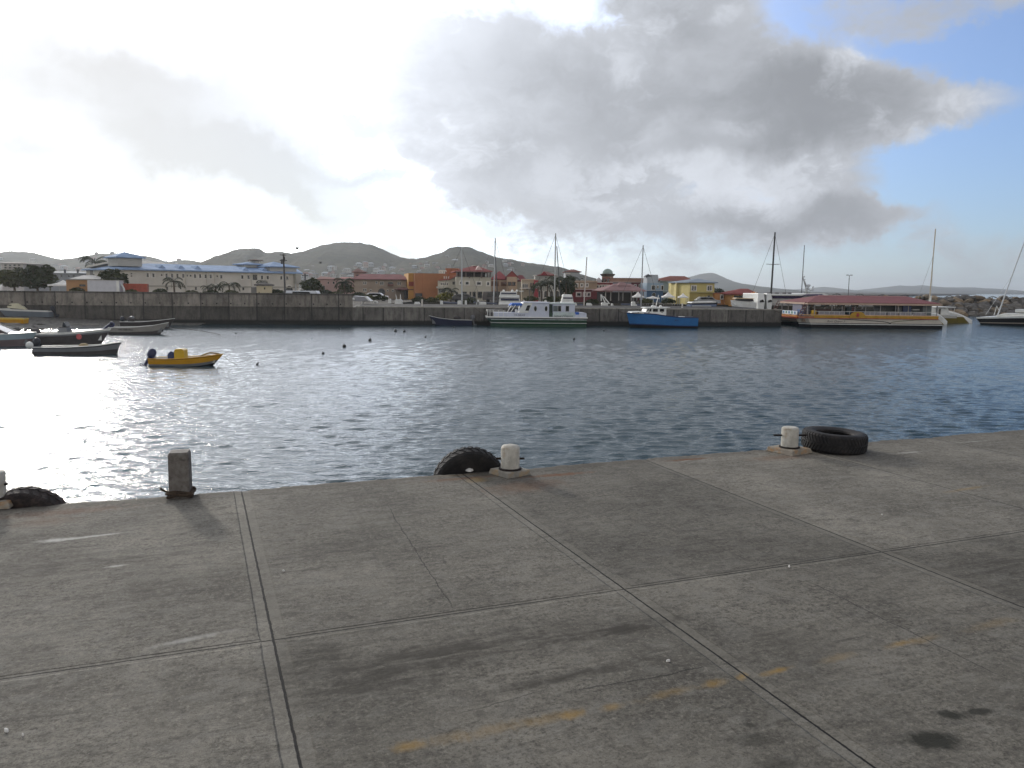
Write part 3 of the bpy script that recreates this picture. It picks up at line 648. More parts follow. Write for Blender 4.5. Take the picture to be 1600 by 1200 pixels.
# ------------------------------------------------------------------ boats
def bm(name, c, rough=.35, **k): return mat(name, c, rough, spec=.5, var=.10, **k)
white_g = bm('white_gelcoat', (222, 222, 216)); grey_g = bm('grey_gelcoat', (120, 122, 124)); dgrey = mat('charcoal_hull', (76, 72, 72), .75, spec=.15, var=.2); black_b = mat('black_boot', (22, 22, 24), .7, spec=.2, var=.2)
cream_g = bm('cream_gelcoat', (205, 198, 182)); navy_g = bm('navy_hull', (38, 42, 66)); yel_g = bm('yellow_hull', (205, 150, 30)); yel2 = bm('mustard_console', (196, 160, 30))
green_g = bm('green_hull', (18, 62, 40)); blue_g = bm('blue_hull', (36, 104, 162)); dblue = bm('dark_blue_trim', (18, 38, 84)); glass = mat('dark_glass', (22, 26, 30), .08, spec=.6, var=.1)
mot_m = mat('outboard_plastic', (38, 40, 50), .4, var=.2); alu = mat('brushed_metal', (170, 172, 172), .35, .8); wood_d = mat('brown_paint', (96, 44, 34), .6)
lilac = bm('lilac_white', (198, 202, 214)); pgreen = bm('pale_green_white', (190, 202, 198)); awn_b = mat('blue_awning', (52, 104, 190), .8); ink = mat('lettering_dark', (38, 44, 70), .6); ink2 = mat('lettering_black', (30, 30, 30), .6)
pink_m = mat('pink_emblem', (196, 96, 96), .6); tan_m = mat('tan_canvas', (150, 132, 96), .9); orange_t = mat('orange_trim', (190, 122, 56), .6, spec=.2); redb = bm('red_trim', (150, 40, 28))

def hull(mb, L, B, sheer, zb, rows, rake, tw=.8, n=18, bp=2.3, flare=.72, keel=.0, bt=.42):
    """open boat shell: stern at x=0, bow at x=L; rows = [(height fraction, material)]"""
    def sh(t):
        for (a, za), (b, z_) in zip(sheer, sheer[1:]):
            if a <= t <= b: return za + (z_ - za) * (t - a) / (b - a)
        return sheer[-1][1]
    def hb(t):
        w = tw + (1 - tw) * math.sin(min(1, t / bt) * math.pi / 2)
        return B / 2 * w * (1 - max(0, (t - bt) / (1 - bt)) ** bp)
    fr = [0.0] + [r_[0] for r_ in rows]
    def P(t, h, s):
        w = hb(t) * (flare + (1 - flare) * h ** .7) * (1 if t < 1 else 0)
        z0 = zb + keel * max(0, t - .55) ** 2
        return (t * L - rake * (1 - h) * t ** 5, s * max(w, .012), z0 + (sh(t) - z0) * h)
    ts = [i / n for i in range(n)] + [.985, 1.0]
    for i in range(len(ts) - 1):
        for s in (-1, 1):
            for j in range(len(fr) - 1):
                mb.face([P(ts[i], fr[j], s), P(ts[i + 1], fr[j], s), P(ts[i + 1], fr[j + 1], s), P(ts[i], fr[j + 1], s)], rows[j][1])
        mb.face([P(ts[i], 0, -1), P(ts[i + 1], 0, -1), P(ts[i + 1], 0, 1), P(ts[i], 0, 1)], rows[0][1])
    for j in range(len(fr) - 1): mb.face([P(0, fr[j], -1), P(0, fr[j], 1), P(0, fr[j + 1], 1), P(0, fr[j + 1], -1)], rows[j][1])
    for j in range(len(fr) - 1): mb.face([P(1, fr[j], -1), P(1, fr[j], 1), P(1, fr[j + 1], 1), P(1, fr[j + 1], -1)], rows[j][1])
    return sh, hb, ts
def gunwale(mb, L, sh, hb, ts, w, m, up=.03, t0=0.0, t1=1.0):
    for a, b in zip(ts, ts[1:]):
        if a < t0 - 1e-6 or b > t1 + 1e-6: continue
        for s in (-1, 1):
            A, Bq = hb(a) + .02, hb(b) + .02; Ai, Bi = max(A - w, .001), max(Bq - w, .001)
            mb.hexa([(a * L, s * A, sh(a) - .02), (b * L, s * Bq, sh(b) - .02), (b * L, s * Bi, sh(b) - .02), (a * L, s * Ai, sh(a) - .02),
                     (a * L, s * A, sh(a) + up), (b * L, s * Bq, sh(b) + up), (b * L, s * Bi, sh(b) + up), (a * L, s * Ai, sh(a) + up)], m)
def inner(mb, L, sh, hb, ts, w, zf, m, t1=.93):
    for a, b in zip(ts, ts[1:]):
        if b > t1: break
        A, Bq = max(hb(a) - w, .01), max(hb(b) - w, .01)
        fa, fb = max(hb(a) * .72 - w, .008), max(hb(b) * .72 - w, .008); mb.face([(a * L, -fa, zf), (b * L, -fb, zf), (b * L, fb, zf), (a * L, fa, zf)], m)
        for s in (-1, 1): mb.face([(a * L, s * fa, zf), (b * L, s * fb, zf), (b * L, s * Bq, sh(b)), (a * L, s * A, sh(a))], m)
def foredeck(mb, L, sh, hb, ts, t0, m, camber=.06, dz=.01):
    for a, b in zip(ts, ts[1:]):
        if a < t0 - 1e-6: continue
        for s in (-1, 1):
            mb.face([(a * L, 0, sh(a) + camber * hb(a) + dz), (b * L, 0, sh(b) + camber * hb(b) + dz), (b * L, s * hb(b), sh(b) + dz), (a * L, s * hb(a), sh(a) + dz)], m)
def outboard(parent, x, z, s, tilt, m=mot_m, y=0.0):
    """tilt turns the motor about its clamp; positive swings the leg out of the water aft"""
    c, q = math.cos(tilt), math.sin(tilt)
    def T(a, b): return (x + (a * c - b * q) * s, z + (a * q + b * c) * s)
    mb = MB(); rr = []
    for b, w, a0, a1 in ((.02, .10, -.20, .12), (.10, .17, -.30, .16), (.30, .18, -.32, .18), (.46, .16, -.30, .14), (.56, .10, -.24, .06), (.59, .03, -.15, -.02)):
        ring = []
        for k in range(12):
            g = 2 * math.pi * k / 12; u, zz = T((a0 + a1) / 2 + (a1 - a0) / 2 * math.cos(g), b); ring.append((u, y + w * s * math.sin(g), zz))
        rr.append(ring)
    mb.rings(rr, m); o = mb.build('outboard_motor', parent, smooth=50)
    mb = MB()
    def pl(pts, w): mb.prism([T(*p_) for p_ in pts], y - w * s / 2, y + w * s / 2, m)
    pl([(-.16, .04), (.04, .04), (.02, -.55), (-.02, -.72), (-.14, -.72), (-.13, -.5)], .10)
    pl([(-.32, -.50), (.02, -.50), (.02, -.54), (-.30, -.53)], .26)
    pl([(-.03, -.72), (.10, -.66), (.10, -.60), (-.24, -.60), (-.26, -.66)], .10)
    mb.build('motor_leg', o)
    mb = MB()
    for k in range(3):
        g = k * 2.094 + .5; u0, z0 = T(-.27, -.63)
        mb.prism([T(-.25, -.63), T(-.31, -.60), T(-.31, -.66)], y - .02, y + .02, m)
        mb.hexa([(u0 - .02, y + .12 * s * math.cos(g + d), z0 + .12 * s * math.sin(g + d)) if r_ else (u0 - .02, y, z0) for d, r_ in ((0, 0), (-.4, 1), (.4, 1), (0, 0))] +
                [(u0 + .02, y + .12 * s * math.cos(g + d), z0 + .12 * s * math.sin(g + d)) if r_ else (u0 + .02, y, z0) for d, r_ in ((0, 0), (-.4, 1), (.4, 1), (0, 0))], m)
    mb.build('propeller', o, fix=False)
    return o
def place(pxs, pxb, pyw, z=0.0):
    """boat seen side on from photo columns: stern column, bow column, waterline row -> origin, heading, length"""
    a, b = gnd(pxs, pyw, z), gnd(pxb, pyw, z)
    Y = (a.y + b.y) / 2; a = at(pxs, pyw, Y); b = at(pxb, pyw, Y)
    return a, b, Y
def skiff(name, label, cat, pxs, pxb, pyw, head, B, sheer, rows, rake, z=0.0, grp='small boats moored off the beach', tw=.82, rim=white_g, floor=.18, inm=grey_g, up=.03, keel=.0, bp=2.3, bt=.42, draft=-.22):
    a, b, Y = place(pxs, pxb, pyw, 0.0)
    if z:
        Y = gnd((pxs + pxb) / 2, pyw, z).y; a = at(pxs, pyw, Y); b = at(pxb, pyw, Y)
    L = abs(b.x - a.x) / abs(math.cos(head)); rz = head if b.x > a.x else math.pi - head
    t = thing(name, label, cat, (a.x, Y - math.sin(rz) * L / 2, z), rz, grp)
    mb = MB(); sh, hb, ts = hull(mb, L, B, sheer, draft, rows, rake, tw, keel=keel, bp=bp, bt=bt); mb.build('hull', t, smooth=35)
    mb = MB(); gunwale(mb, L, sh, hb, ts, .09, rim, up); mb.build('gunwale', t)
    mb = MB(); inner(mb, L, sh, hb, ts, .07, floor, inm); mb.build('cockpit', t)
    return t, L, sh, hb, ts
def thwarts(t, L, sh, hb, fr, m, dz=-.14, w=.24):
    for f in fr:
        mb = MB(); h = hb(f) - .05; mb.box(f * L - w / 2, f * L + w / 2, -h, h, sh(f) + dz - .03, sh(f) + dz, m); mb.build('thwart', t)

# yellow centre console boat
t, L, sh, hb, ts = skiff('motor_boat', 'small yellow motor boat with blue outboard alone on open water', 'boat', 240, 348, 571, R(4), 1.75,
    [(0, .44), (.3, .45), (.6, .52), (.8, .60), (1, .70)], [(.30, black_b), (.52, grey_g), (.93, yel_g), (1, black_b)], .62, rim=yel_g, inm=cream_g, keel=1.1, bp=2.0)
outboard(t, -.10, .42, 1.05, R(-32), mat('outboard_blue', (40, 44, 78), .4))
mb = MB(); mb.prism([(1.42, .2), (2.02, .2), (2.0, .95), (1.86, 1.04), (1.5, 1.02), (1.42, .9)], -.36, .36, yel2); o = mb.build('console', t, bevel=.03)
mb = MB(); mb.prism([(1.0, .2), (1.38, .2), (1.40, .82), (1.2, .90), (1.02, .7)], -.33, .33, dblue); mb.build('helm_seat', t, bevel=.04)
mb = MB(); foredeck(mb, L, sh, hb, ts, .78, yel_g); mb.build('foredeck', t)
mb = MB(); mb.tube([(2.9, -.1, .58), (3.2, -.05, .72), (3.45, .0, .78), (3.8, .05, .74), (4.0, .05, .70)], .05, tan_m, 7); mb.build('rolled_cover', t, smooth=True)
g1 = gnd(372, 570, 0)
def line(pts, r, m, name, lab, cat='rope'):
    mb = MB(); mb.tube(pts, r, m, 6); o = mb.build(name, smooth=True); tag(o, lab, cat)
def sag(a, b, s, n=10):
    a, b = Vector(a), Vector(b); return [a.lerp(b, i / n) - Vector((0, 0, s * 4 * (i / n) * (1 - i / n))) for i in range(n + 1)]
a = at(350, 557, 48.4); b = gnd(371, 570, .02); line(sag(a, b, .06), .016, rope_m, 'mooring_line', 'thin mooring line from the bow of the yellow motor boat')

# white speedboat with dark topsides and pink emblem
t, L, sh, hb, ts = skiff('speedboat', 'dark hulled speedboat with white deck and round pink emblem', 'boat', 55, 171, 537, R(7), 2.0,
    [(0, .82), (.35, .86), (.7, 1.02), (1, 1.22)], [(.18, dgrey), (.80, dgrey), (.90, grey_g), (1, white_g)], .95, up=.05, rim=white_g, inm=white_g, floor=.3)
mb = MB(); foredeck(mb, L, sh, hb, ts, .55, white_g, .16); mb.build('foredeck', t, smooth=True)
mb = MB(); rr = [[(.25 + .42 * math.cos(g) * k, .55 * math.sin(g) * k, .86 + z_) for g in [2 * math.pi * i / 12 for i in range(12)]] for z_, k in ((-.3, .9), (.0, 1), (.22, .8), (.36, .4))]
mb.rings(rr, dgrey); mb.build('engine_cover', t, smooth=True)
mb = MB(); mb.box(2.15, 2.85, -.45, .45, .4, 1.32, grey_g); mb.prism([(2.2, 1.32), (2.8, 1.32), (2.75, 1.40), (2.25, 1.40)], -.4, .4, dgrey); mb.build('console', t)
mb = MB(); mb.prism([(2.5, 1.40), (2.85, 1.40), (2.66, 1.75), (2.60, 1.75)], -.42, .42, glass); mb.build('windscreen', t)
mb = MB(); yy = -hb(.66) * .935 - .012; c0 = (.66 * L - .1)
mb.prism([(c0 + .19 * math.cos(g), .62 + .22 * math.sin(g)) for g in [2 * math.pi * i / 16 for i in range(16)]], yy - .07, yy + .1, pink_m); mb.build('emblem', t)
mb = MB(); mb.tube([(L - .55, 0, 1.2), (L - .2, 0, 1.5), (L + .02, 0, 1.62)], .10, navy_g, 8); mb.ball((L + .06, 0, 1.66), .17, navy_g); mb.build('fender', t, smooth=True)
a = at(166, 520, 64.5); b = gnd(193, 533, .02); line(sag(a, b, .1), .018, rope_m, 'mooring_line', 'dark mooring line off the bow of the dark hulled speedboat')
# low skiff in front
t, L, sh, hb, ts = skiff('skiff', 'low skiff with grey stripe, closest of the boats off the beach', 'boat', 62, 188, 553, R(5), 1.7,
    [(0, .50), (.4, .52), (.75, .62), (1, .84)], [(.56, dgrey), (.9, grey_g), (1, black_b)], .45)
thwarts(t, L, sh, hb, (.3, .52, .72), grey_g)
o = outboard(t, -.06, .48, 1.05, R(-20), mot_m)
mb = MB(); mb.ball((-.36, -.28, .62), (.26, .2, .24), white_g); mb.build('fuel_can', t, smooth=True)
mb = MB(); rr = [[(3.1 + .34 * math.cos(g) * k, .4 * math.sin(g) * k, .5 + z_) for g in [2 * math.pi * i / 10 for i in range(10)]] for z_, k in ((-.2, 1), (.1, .95), (.24, .5))]; mb.rings(rr, tan_m); mb.build('cover_bundle', t, smooth=True)
# grey runabout cut by the photo edge
t, L, sh, hb, ts = skiff('runabout', 'grey runabout with raked windscreen cut off by the photo edge', 'boat', -52, 57, 540, R(3), 2.1,
    [(0, .75), (.4, .85), (.75, .98), (1, 1.06)], [(.18, dgrey), (.62, mat('maroon_grey', (110, 96, 96), .5)), (1, bm('pale_aqua', (150, 166, 172)))], .8, rim=white_g, inm=grey_g, bp=2.6)
mb = MB(); foredeck(mb, L, sh, hb, ts, .58, bm('pale_aqua2', (176, 188, 190)), .14); mb.build('foredeck', t, smooth=True)
mb = MB(); mb.hexa([(.56 * L, -.85, .98), (.66 * L, -.8, 1.06), (.66 * L, .8, 1.06), (.56 * L, .85, .98), (.42 * L, -.75, 1.6), (.44 * L, -.7, 1.6), (.44 * L, .7, 1.6), (.42 * L, .75, 1.6)], mat('smoked_screen', (70, 60, 58), .2)); mb.build('windscreen', t)
mb = MB(); mb.tube([(.66 * L, -.8, 1.08), (.44 * L, -.72, 1.62), (.44 * L, .72, 1.62), (.66 * L, .8, 1.08)], .03, white_g, 6); mb.build('windscreen_frame', t)
mb = MB(); mb.tube([(.86 * L, -.3, 1.15), (.87 * L, -.1, 1.32), (.9 * L, .1, 1.35), (.93 * L, .12, 1.18)], .06, dgrey, 7); mb.build('anchor', t)
# pair of skiffs by the wall
t, L, sh, hb, ts = skiff('skiff', 'pale grey skiff with registration letters along its side', 'boat', 175, 263, 522, R(4), 1.8,
    [(0, .66), (.4, .68), (.75, .86), (1, 1.16)], [(.50, dgrey), (1, bm('putty_grey', (150, 146, 138)))], 1.0)
thwarts(t, L, sh, hb, (.3, .55, .75), grey_g); outboard(t, -.08, .64, 1.0, R(-52), mat('outboard_navy', (44, 48, 90), .4))
lettering('registration_lettering', 'V4-108-RU', .26, ink2, t, (1.75, -hb(.3) - .035, .46), width=1.35)
t, L, sh, hb, ts = skiff('skiff', 'dark skiff with pale gunwale moored nearest the seawall', 'boat', 193, 273, 513, R(3), 1.8,
    [(0, .72), (.4, .74), (.75, .92), (1, 1.12)], [(.55, dgrey), (1, bm('brown_black', (58, 52, 50)))], .9)
thwarts(t, L, sh, hb, (.35, .6), white_g); outboard(t, -.02, .72, .95, R(-15))
mb = MB(); mb.ball((.95, 0, .95), (.4, .4, .36), dgrey); mb.ball((1.1, -.15, 1.2), (.24, .22, .16), grey_g); mb.build('gear_heap', t, smooth=True)
a = at(262, 512, 84); pts = [a, at(300, 515, 83), at(330, 519.5, 80), at(345, 521.3, 78)]; pts[-1].z = .02; pts[2].z = .10; line(pts, .022, rope_m, 'mooring_line', 'long dark mooring line running out from the two skiffs')
# beached boats
t, L, sh, hb, ts = skiff('cuddy_boat', 'grey cuddy boat with pale windscreen hauled up on the beach', 'boat', 84, -36, 497, R(2), 2.2,
    [(0, .95), (.4, 1.05), (.75, 1.2), (1, 1.3)], [(.25, dgrey), (.85, bm('slate_blue', (112, 120, 128))), (1, white_g)], 1.3, z=.62, grp='boats hauled up on the beach', draft=-.05)
mb = MB(); foredeck(mb, L, sh, hb, ts, .5, white_g, .25); mb.build('foredeck', t, smooth=True)
mb = MB(); mb.prism([(.30 * L, 1.05), (.60 * L, 1.3), (.50 * L, 1.75), (.42 * L, 1.8), (.34 * L, 1.45)], -.8, .8, bm('cream_canvas', (206, 200, 172))); mb.build('windscreen', t, bevel=.05)
outboard(t, -.10, .85, 1.15, R(-30)); 
t, L, sh, hb, ts = skiff('rowing_boat', 'yellow rowing boat lying on the beach shingle', 'boat', 40, -48, 505, R(-2), 1.4,
    [(0, .55), (.5, .58), (1, .8)], [(.2, yel_g), (.8, yel_g), (1, bm('straw_yellow', (226, 190, 70)))], .6, z=.35, grp='boats hauled up on the beach', draft=0.0, rim=bm('straw_yellow2', (226, 190, 70)))
thwarts(t, L, sh, hb, (.3, .6), cream_g)
# navy skiff by the quay
t, L, sh, hb, ts = skiff('skiff', 'navy blue skiff with outboard lying along the quay wall', 'boat', 737, 668, 508, R(-5), 1.8,
    [(0, .70), (.4, .74), (.75, .95), (1, 1.25)], [(.2, black_b), (1, navy_g)], 1.1, grp='boats along the far quay')
thwarts(t, L, sh, hb, (.3, .5, .7), grey_g); outboard(t, -.12, .66, 1.15, R(-12), mat('outboard_grey', (110, 110, 112), .4))
mb = MB(); mb.ball((1.9, -.1, .9), (.5, .4, .3), dgrey); mb.build('gear_heap', t, smooth=True)
# rubble and scraps on the beach
stone = weathered('beach_stone', (.07, .065, .06), (.16, .15, .14), None, 3)
def rock_mesh(name, s, m, seed, sub=2):
    b = bmesh.new(); bmesh.ops.create_icosphere(b, subdivisions=sub, radius=1.0)
    for v in b.verts:
        k = 1 + .42 * mnoise.noise(v.co * 1.1 + Vector((seed * 7.1, 0, 0))) + .16 * mnoise.noise(v.co * 3.0 + Vector((0, seed * 3.3, 0)))
        v.co = Vector((v.co.x * k * s[0], v.co.y * k * s[1], v.co.z * k * s[2]))
    me = bpy.data.meshes.new(name); b.to_mesh(me); b.free(); me.materials.append(m); return me
r = random.Random(9); meshes = [rock_mesh('stone', (.5, .4, .28), stone, i) for i in range(4)]
for i in range(34):
    px, py = r.uniform(0, 92), r.uniform(500, 513)
    g = gnd(px, py, .35); o = bpy.data.objects.new('beach_stone', meshes[i % 4]); COL.objects.link(o)
    o.location = (g.x, g.y, .28); k = r.uniform(.35, 1.0); o.scale = (k, k, k * .8); o.rotation_euler = (0, 0, r.random() * 6)
    tag(o, 'dark grey stone lying loose on the beach shingle', 'stone', 'loose stones on the beach')
pl = mat('grey_plank', (150, 146, 138), .9)
for i, (px, py, ln, lab) in enumerate([(20, 507, 1.6, 'pale plank beside the grey runabout on the beach'), (97, 500, 1.2, 'pale plank beyond the cuddy boat motor'), (130, 505, 3.2, 'long pale plank at the water edge between beach and skiffs')]):
    g = gnd(px, py, .35); mb = MB(); mb.box(-ln / 2, ln / 2, -.14, .14, 0, .08, pl); o = mb.build('plank', loc=(g.x, g.y, .42 if i < 2 else .20), rz=.15 * i - .1); tag(o, lab, 'plank')

# buoys
buoy_m = mat('buoy_black', (34, 32, 30), .5, var=.3, scale=4)
BU = [(369, 521, .17), (402, 569, .14), (505, 552, .17), (538, 541.5, .27), (578, 532, .27), (618, 517.5, .30), (632, 518, .27), (665, 526.5, .18), (709, 511.5, .2), (531, 513.5, .18), (897, 529.5, .2), (944, 516.5, .2), (488, 529, .10)]
BL = ['small dark buoy on the glitter near the skiffs', 'small dark buoy ahead of the yellow motor boat', 'small dark buoy closest to the pier in the row of five', 'round dark buoy, second closest of the row of five', 'round dark buoy in the middle of the row of five', 'largest round dark buoy beside a twin under the quay', 'round dark buoy just beyond the largest one', 'little dark buoy below the navy skiff bow', 'tiny dark buoy close under the navy skiff', 'tiny dark buoy close to the seawall end', 'flat dark buoy below the green ferry stern', 'dark buoy between the green ferry and the blue boat', 'faint tiny buoy on the open glitter']
for (px, py, rr_), lab in zip(BU, BL):
    g = gnd(px, py, .05); rr_ *= .58; t = thing('mooring_buoy', lab, 'buoy', (g.x, g.y, 0), px, 'mooring buoys')
    mb = MB(); mb.ball((0, 0, rr_ * .45), rr_, buoy_m, 14); mb.build('float', t, smooth=True)
    mb = MB(); mb.tube([(0, 0, rr_ * 1.3), (.05, 0, rr_ * 1.7), (.12, 0, rr_ * 1.5), (.10, 0, rr_ * 1.3)], .02, iron, 6); mb.build('mooring_ring', t)

# ------------------------------------------------------------------ facade helper: a vertical plane seen in the photo
class Plane:
    def __init__(s, pl, pr, Yl, Yr, z0=0.0, py=455):
        s.A = at(pl, py, Yl); s.B = at(pr, py, Yr); s.A.z = s.B.z = z0
        d = s.B - s.A; s.L = d.length; s.rz = math.atan2(d.y, d.x); s.d = d.normalized(); s.n = Vector((-s.d.y, s.d.x, 0)); s.z0 = z0
    def p(s, px, py, off=0.0):
        r_ = ray(px, py); o = Vector((0, 0, CAMZ)); k = (s.A + s.n * off - o).dot(s.n) / r_.dot(s.n); q = o + r_ * k
        return (q - s.A).dot(s.d), q.z - s.z0
    def x(s, px, off=0.0): return s.p(px, 455, off)[0]
    def z(s, px, py, off=0.0): return s.p(px, py, off)[1]
    def poly(s, pts, off=0.0): return [s.p(a, b, off) for a, b in pts]
    def rect(s, b, off=0.0):
        x0, z1 = s.p(b[0], b[1], off); x1, z0 = s.p(b[2], b[3], off); return min(x0, x1), max(x0, x1), min(z0, z1), max(z0, z1)
def pbox(mb, F, b, y0, y1, m, off=None):
    x0, x1, z0, z1 = F.rect(b, y0 if off is None else off); mb.box(x0, x1, y0, y1, z0, z1, m)

# green and white ferry
def ferry():
    F = Plane(760, 919, 101.2, 102.0); t = thing('passenger_ferry', 'white and green passenger ferry with blue bow awning along the quay', 'ferry', F.A, F.rz, 'boats along the far quay')
    Wd = 4.2; X = F.x; mb = MB()
    z_w, z_d = 0.0, F.z(840, 497)
    def sect(x, zt, w, k): return [(x + k * 0, Wd / 2 - w, -.3), (x, Wd / 2 - w * 1.02, .25), (x, Wd / 2 - w * 1.06, zt * .40), (x, Wd / 2 - w * 1.08, zt * .47), (x, Wd / 2 - w * 1.1, zt * .80), (x, Wd / 2 - w * 1.1, zt * .86), (x, Wd / 2 - w * 1.12, zt)]
    xs_ = [X(760), X(763), X(768), X(775), X(785), X(800), X(840), X(880), X(916), X(918)]
    ws = [.25, .75, 1.15, 1.5, 1.75, 1.88, 1.9, 1.9, 1.86, 1.8]
    bands = [green_g, green_g, white_g, green_g, pgreen, black_b]
    for i in range(len(xs_) - 1):
        a = sect(xs_[i], z_d, ws[i], 0); b = sect(xs_[i + 1], z_d, ws[i + 1], 0)
        if i == 0: a = [(p_[0] + (1 - p_[2] / z_d) * .9, p_[1], p_[2]) for p_ in a]
        if i == 1: a = [(p_[0] + (1 - p_[2] / z_d) * .7, p_[1], p_[2]) for p_ in a]
        if i == 0: b = [(p_[0] + (1 - p_[2] / z_d) * .7, p_[1], p_[2]) for p_ in b]
        for j in range(6):
            mm = bands[j] if not (j == 4 and i in (3, 5, 7)) else pgreen
            for fl in (0, 1):
                q = [a[j], b[j], b[j + 1], a[j + 1]]
                if fl: q = [(p_[0], Wd - p_[1], p_[2]) for p_ in q]
                mb.face(q, mm)
        mb.face([a[6], b[6], (b[6][0], Wd - b[6][1], z_d), (a[6][0], Wd - a[6][1], z_d)], white_g)
        if i in (0, len(xs_) - 2):
            e = a if i == 0 else b
            for j in range(6): mb.face([e[j], (e[j][0], Wd - e[j][1], e[j][2]), (e[j + 1][0], Wd - e[j + 1][1], e[j + 1][2]), e[j + 1]], bands[j])
    mb.build('hull', t)
    mb = MB(); mb.box(X(759.5), X(919), -.12, Wd + .1, z_d + .003, z_d + .16, white_g); mb.build('rub_rail', t)
    mb = MB()
    for a, b in ((768, 792), (796, 810), (814, 828), (833, 849), (855, 868), (873, 890), (895, 913)): mb.box(X(a), X(b), -.14, -.03, z_d * .80, z_d * .87, pgreen)
    mb.build('fender_strip', t)
    y0, y1 = .05, Wd - .05; zd = z_d + .16
    zb = F.z(790, 488.5); zr = F.z(845, 473.5); zr2 = F.z(890, 475)
    # bow bulwark, forward cabin with raked front, after cabin
    mb = MB(); mb.prism([(X(772), zd), (X(826), zd), (X(826), zb), (X(772), zb)], y0, y1, lilac); mb.build('bulwark', t)
    mb = MB(); mb.prism([(X(816), zb + .003), (X(826.2), zd + .003), (X(858.5), zd + .003), (X(858.5), zr), (X(820), zr)], y0 - .02, y1 + .02, lilac); fc = mb.build('cabin', t)
    mb = MB(); mb.prism([(X(811), zb), (X(825.5), zb), (X(833), zr + .02), (X(818), zr + .02)], y0 - .05, y1 + .05, white_g); mb.build('cabin_front', t)
    mb = MB(); mb.prism([(X(821), F.z(821, 485.5)), (X(826.5), F.z(826, 485.5)), (X(829.5), F.z(829, 477)), (X(824.5), F.z(825, 477))], y0 - .07, y0 + .1, glass); mb.build('side_window', t)
    for px in (836.6, 853.4):
        mb = MB(); cx, cz = F.p(px, 482.3); rx, rz_ = .21, .39
        mb.prism([(cx + rx * math.cos(g), cz + rz_ * math.sin(g)) for g in [2 * math.pi * i / 20 for i in range(20)]], y0 - .035, y0 + .1, white_g); fr = mb.build('oval_window', t)
        mb = MB(); mb.prism([(cx + rx * .8 * math.cos(g), cz + rz_ * .85 * math.sin(g)) for g in [2 * math.pi * i / 20 for i in range(20)]], y0 - .05, y0 + .05, glass); mb.build('window_pane', fr)
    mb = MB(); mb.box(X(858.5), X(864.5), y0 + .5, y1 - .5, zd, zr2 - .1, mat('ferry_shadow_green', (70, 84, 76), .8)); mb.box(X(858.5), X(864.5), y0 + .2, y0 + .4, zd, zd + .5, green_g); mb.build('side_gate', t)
    mb = MB(); mb.box(X(864.5), X(899), y0, y1, zd, zr2, lilac); mb.build('after_cabin', t)
    mb = MB(); mb.box(X(865), X(876), y0 - .03, y0 + .2, F.z(870, 486.5), F.z(870, 478), mat('opening_grey', (96, 104, 102), .7)); mb.build('cabin_opening', t)
    for b_ in ((872, 478, 876.5, 486.5), (884, 478, 889, 486.5)):
        mb = MB(); pbox(mb, F, (b_[0] - .4, b_[1] - .4, b_[2] + .4, b_[3] + .4), y0 - .05, y0 + .1, white_g, 0); fr = mb.build('cabin_window', t)
        mb = MB(); pbox(mb, F, b_, y0 - .07, y0 + .05, glass, 0); mb.build('window_pane', fr)
    mb = MB(); mb.box(X(818.5), X(859.5), y0 - .12, y1 + .12, zr + .003, zr + .10, lilac); mb.box(X(863.5), X(900.5), y0 - .12, y1 + .12, zr2 + .003, zr2 + .10, pgreen); mb.build('cabin_roof', t)
    mb = MB(); mb.box(X(865), X(898.5), y0 - .02, y0 + .3, zd + .003, F.z(880, 488), pgreen); mb.build('side_panel', t)
    mb = MB(); mb.prism([(X(899), zd), (X(917.5), zd), (X(917.5), F.z(917, 490)), (X(916), F.z(916, 489)), (X(906), F.z(906, 488.8)), (X(899), F.z(900, 490))], y0, y1, lilac); mb.build('stern_bulwark', t)
    mb = MB(); mb.box(X(900), X(905.5), y0 - .05, y0 + 1, F.z(902, 491.5), F.z(902, 488), awn_b); mb.build('stern_locker', t)
    za = F.z(808, 474)
    mb = MB(); mb.prism([(X(797), za - .3), (X(815.5), za - .3), (X(816.5), za), (X(801), za)], y0 + .1, y1 - .1, awn_b); mb.build('bow_awning', t, bevel=.03)
    for (a, b) in ((792.5, 800), (798, 806)):
        for yy in (y0 + .1, y1 - .1):
            mb = MB(); mb.tube([(X(a), yy, zb), (X(b), yy, za - .2)], .045, white_g, 8); mb.build('awning_post', t)
    mb = MB()
    for zz in (486.2, 484.2):
        mb.tube([(X(761), Wd / 2, F.z(765, zz)), (X(762), y0 + .5, F.z(765, zz)), (X(770), y0, F.z(770, zz)), (X(790), y0, F.z(790, zz + .6))], .03, white_g, 6)
    for px in (762, 766, 771, 779, 787): mb.tube([(X(px), y0 + (.3 if px < 768 else 0), zd), (X(px), y0 + (.3 if px < 768 else 0), F.z(px, 484.5))], .03, white_g, 6)
    mb.build('bow_rail', t)
    mb = MB(); mb.box(X(763), X(772), .6, Wd - .6, zd, F.z(768, 489), dgrey); mb.build('bow_step', t)
    mb = MB(); mb.lathe([(.16, 0), (.16, .3), (.1, .42), (.0, .45)], white_g, 14, (X(807.5), y0 + .5, zb)); mb.build('searchlight', t, smooth=True)
    mb = MB(); mb.tube([(X(808.5), 1.5, zb), (X(808.5), 1.5, za)], .05, grey_g, 8); mb.build('mast_post', t)
    c_, z_ = F.p(812, 492.5); lettering('registration_lettering', 'V4-340-KE', .30, ink, t, (c_, y0 - .02, z_), width=X(820) - X(803))
    c_, z_ = F.p(880, 493.8); lettering('name_lettering', 'Leeward Express', .40, ink2, t, (c_, y0 - .04, z_), width=X(897) - X(867), shear=.3)
ferry()

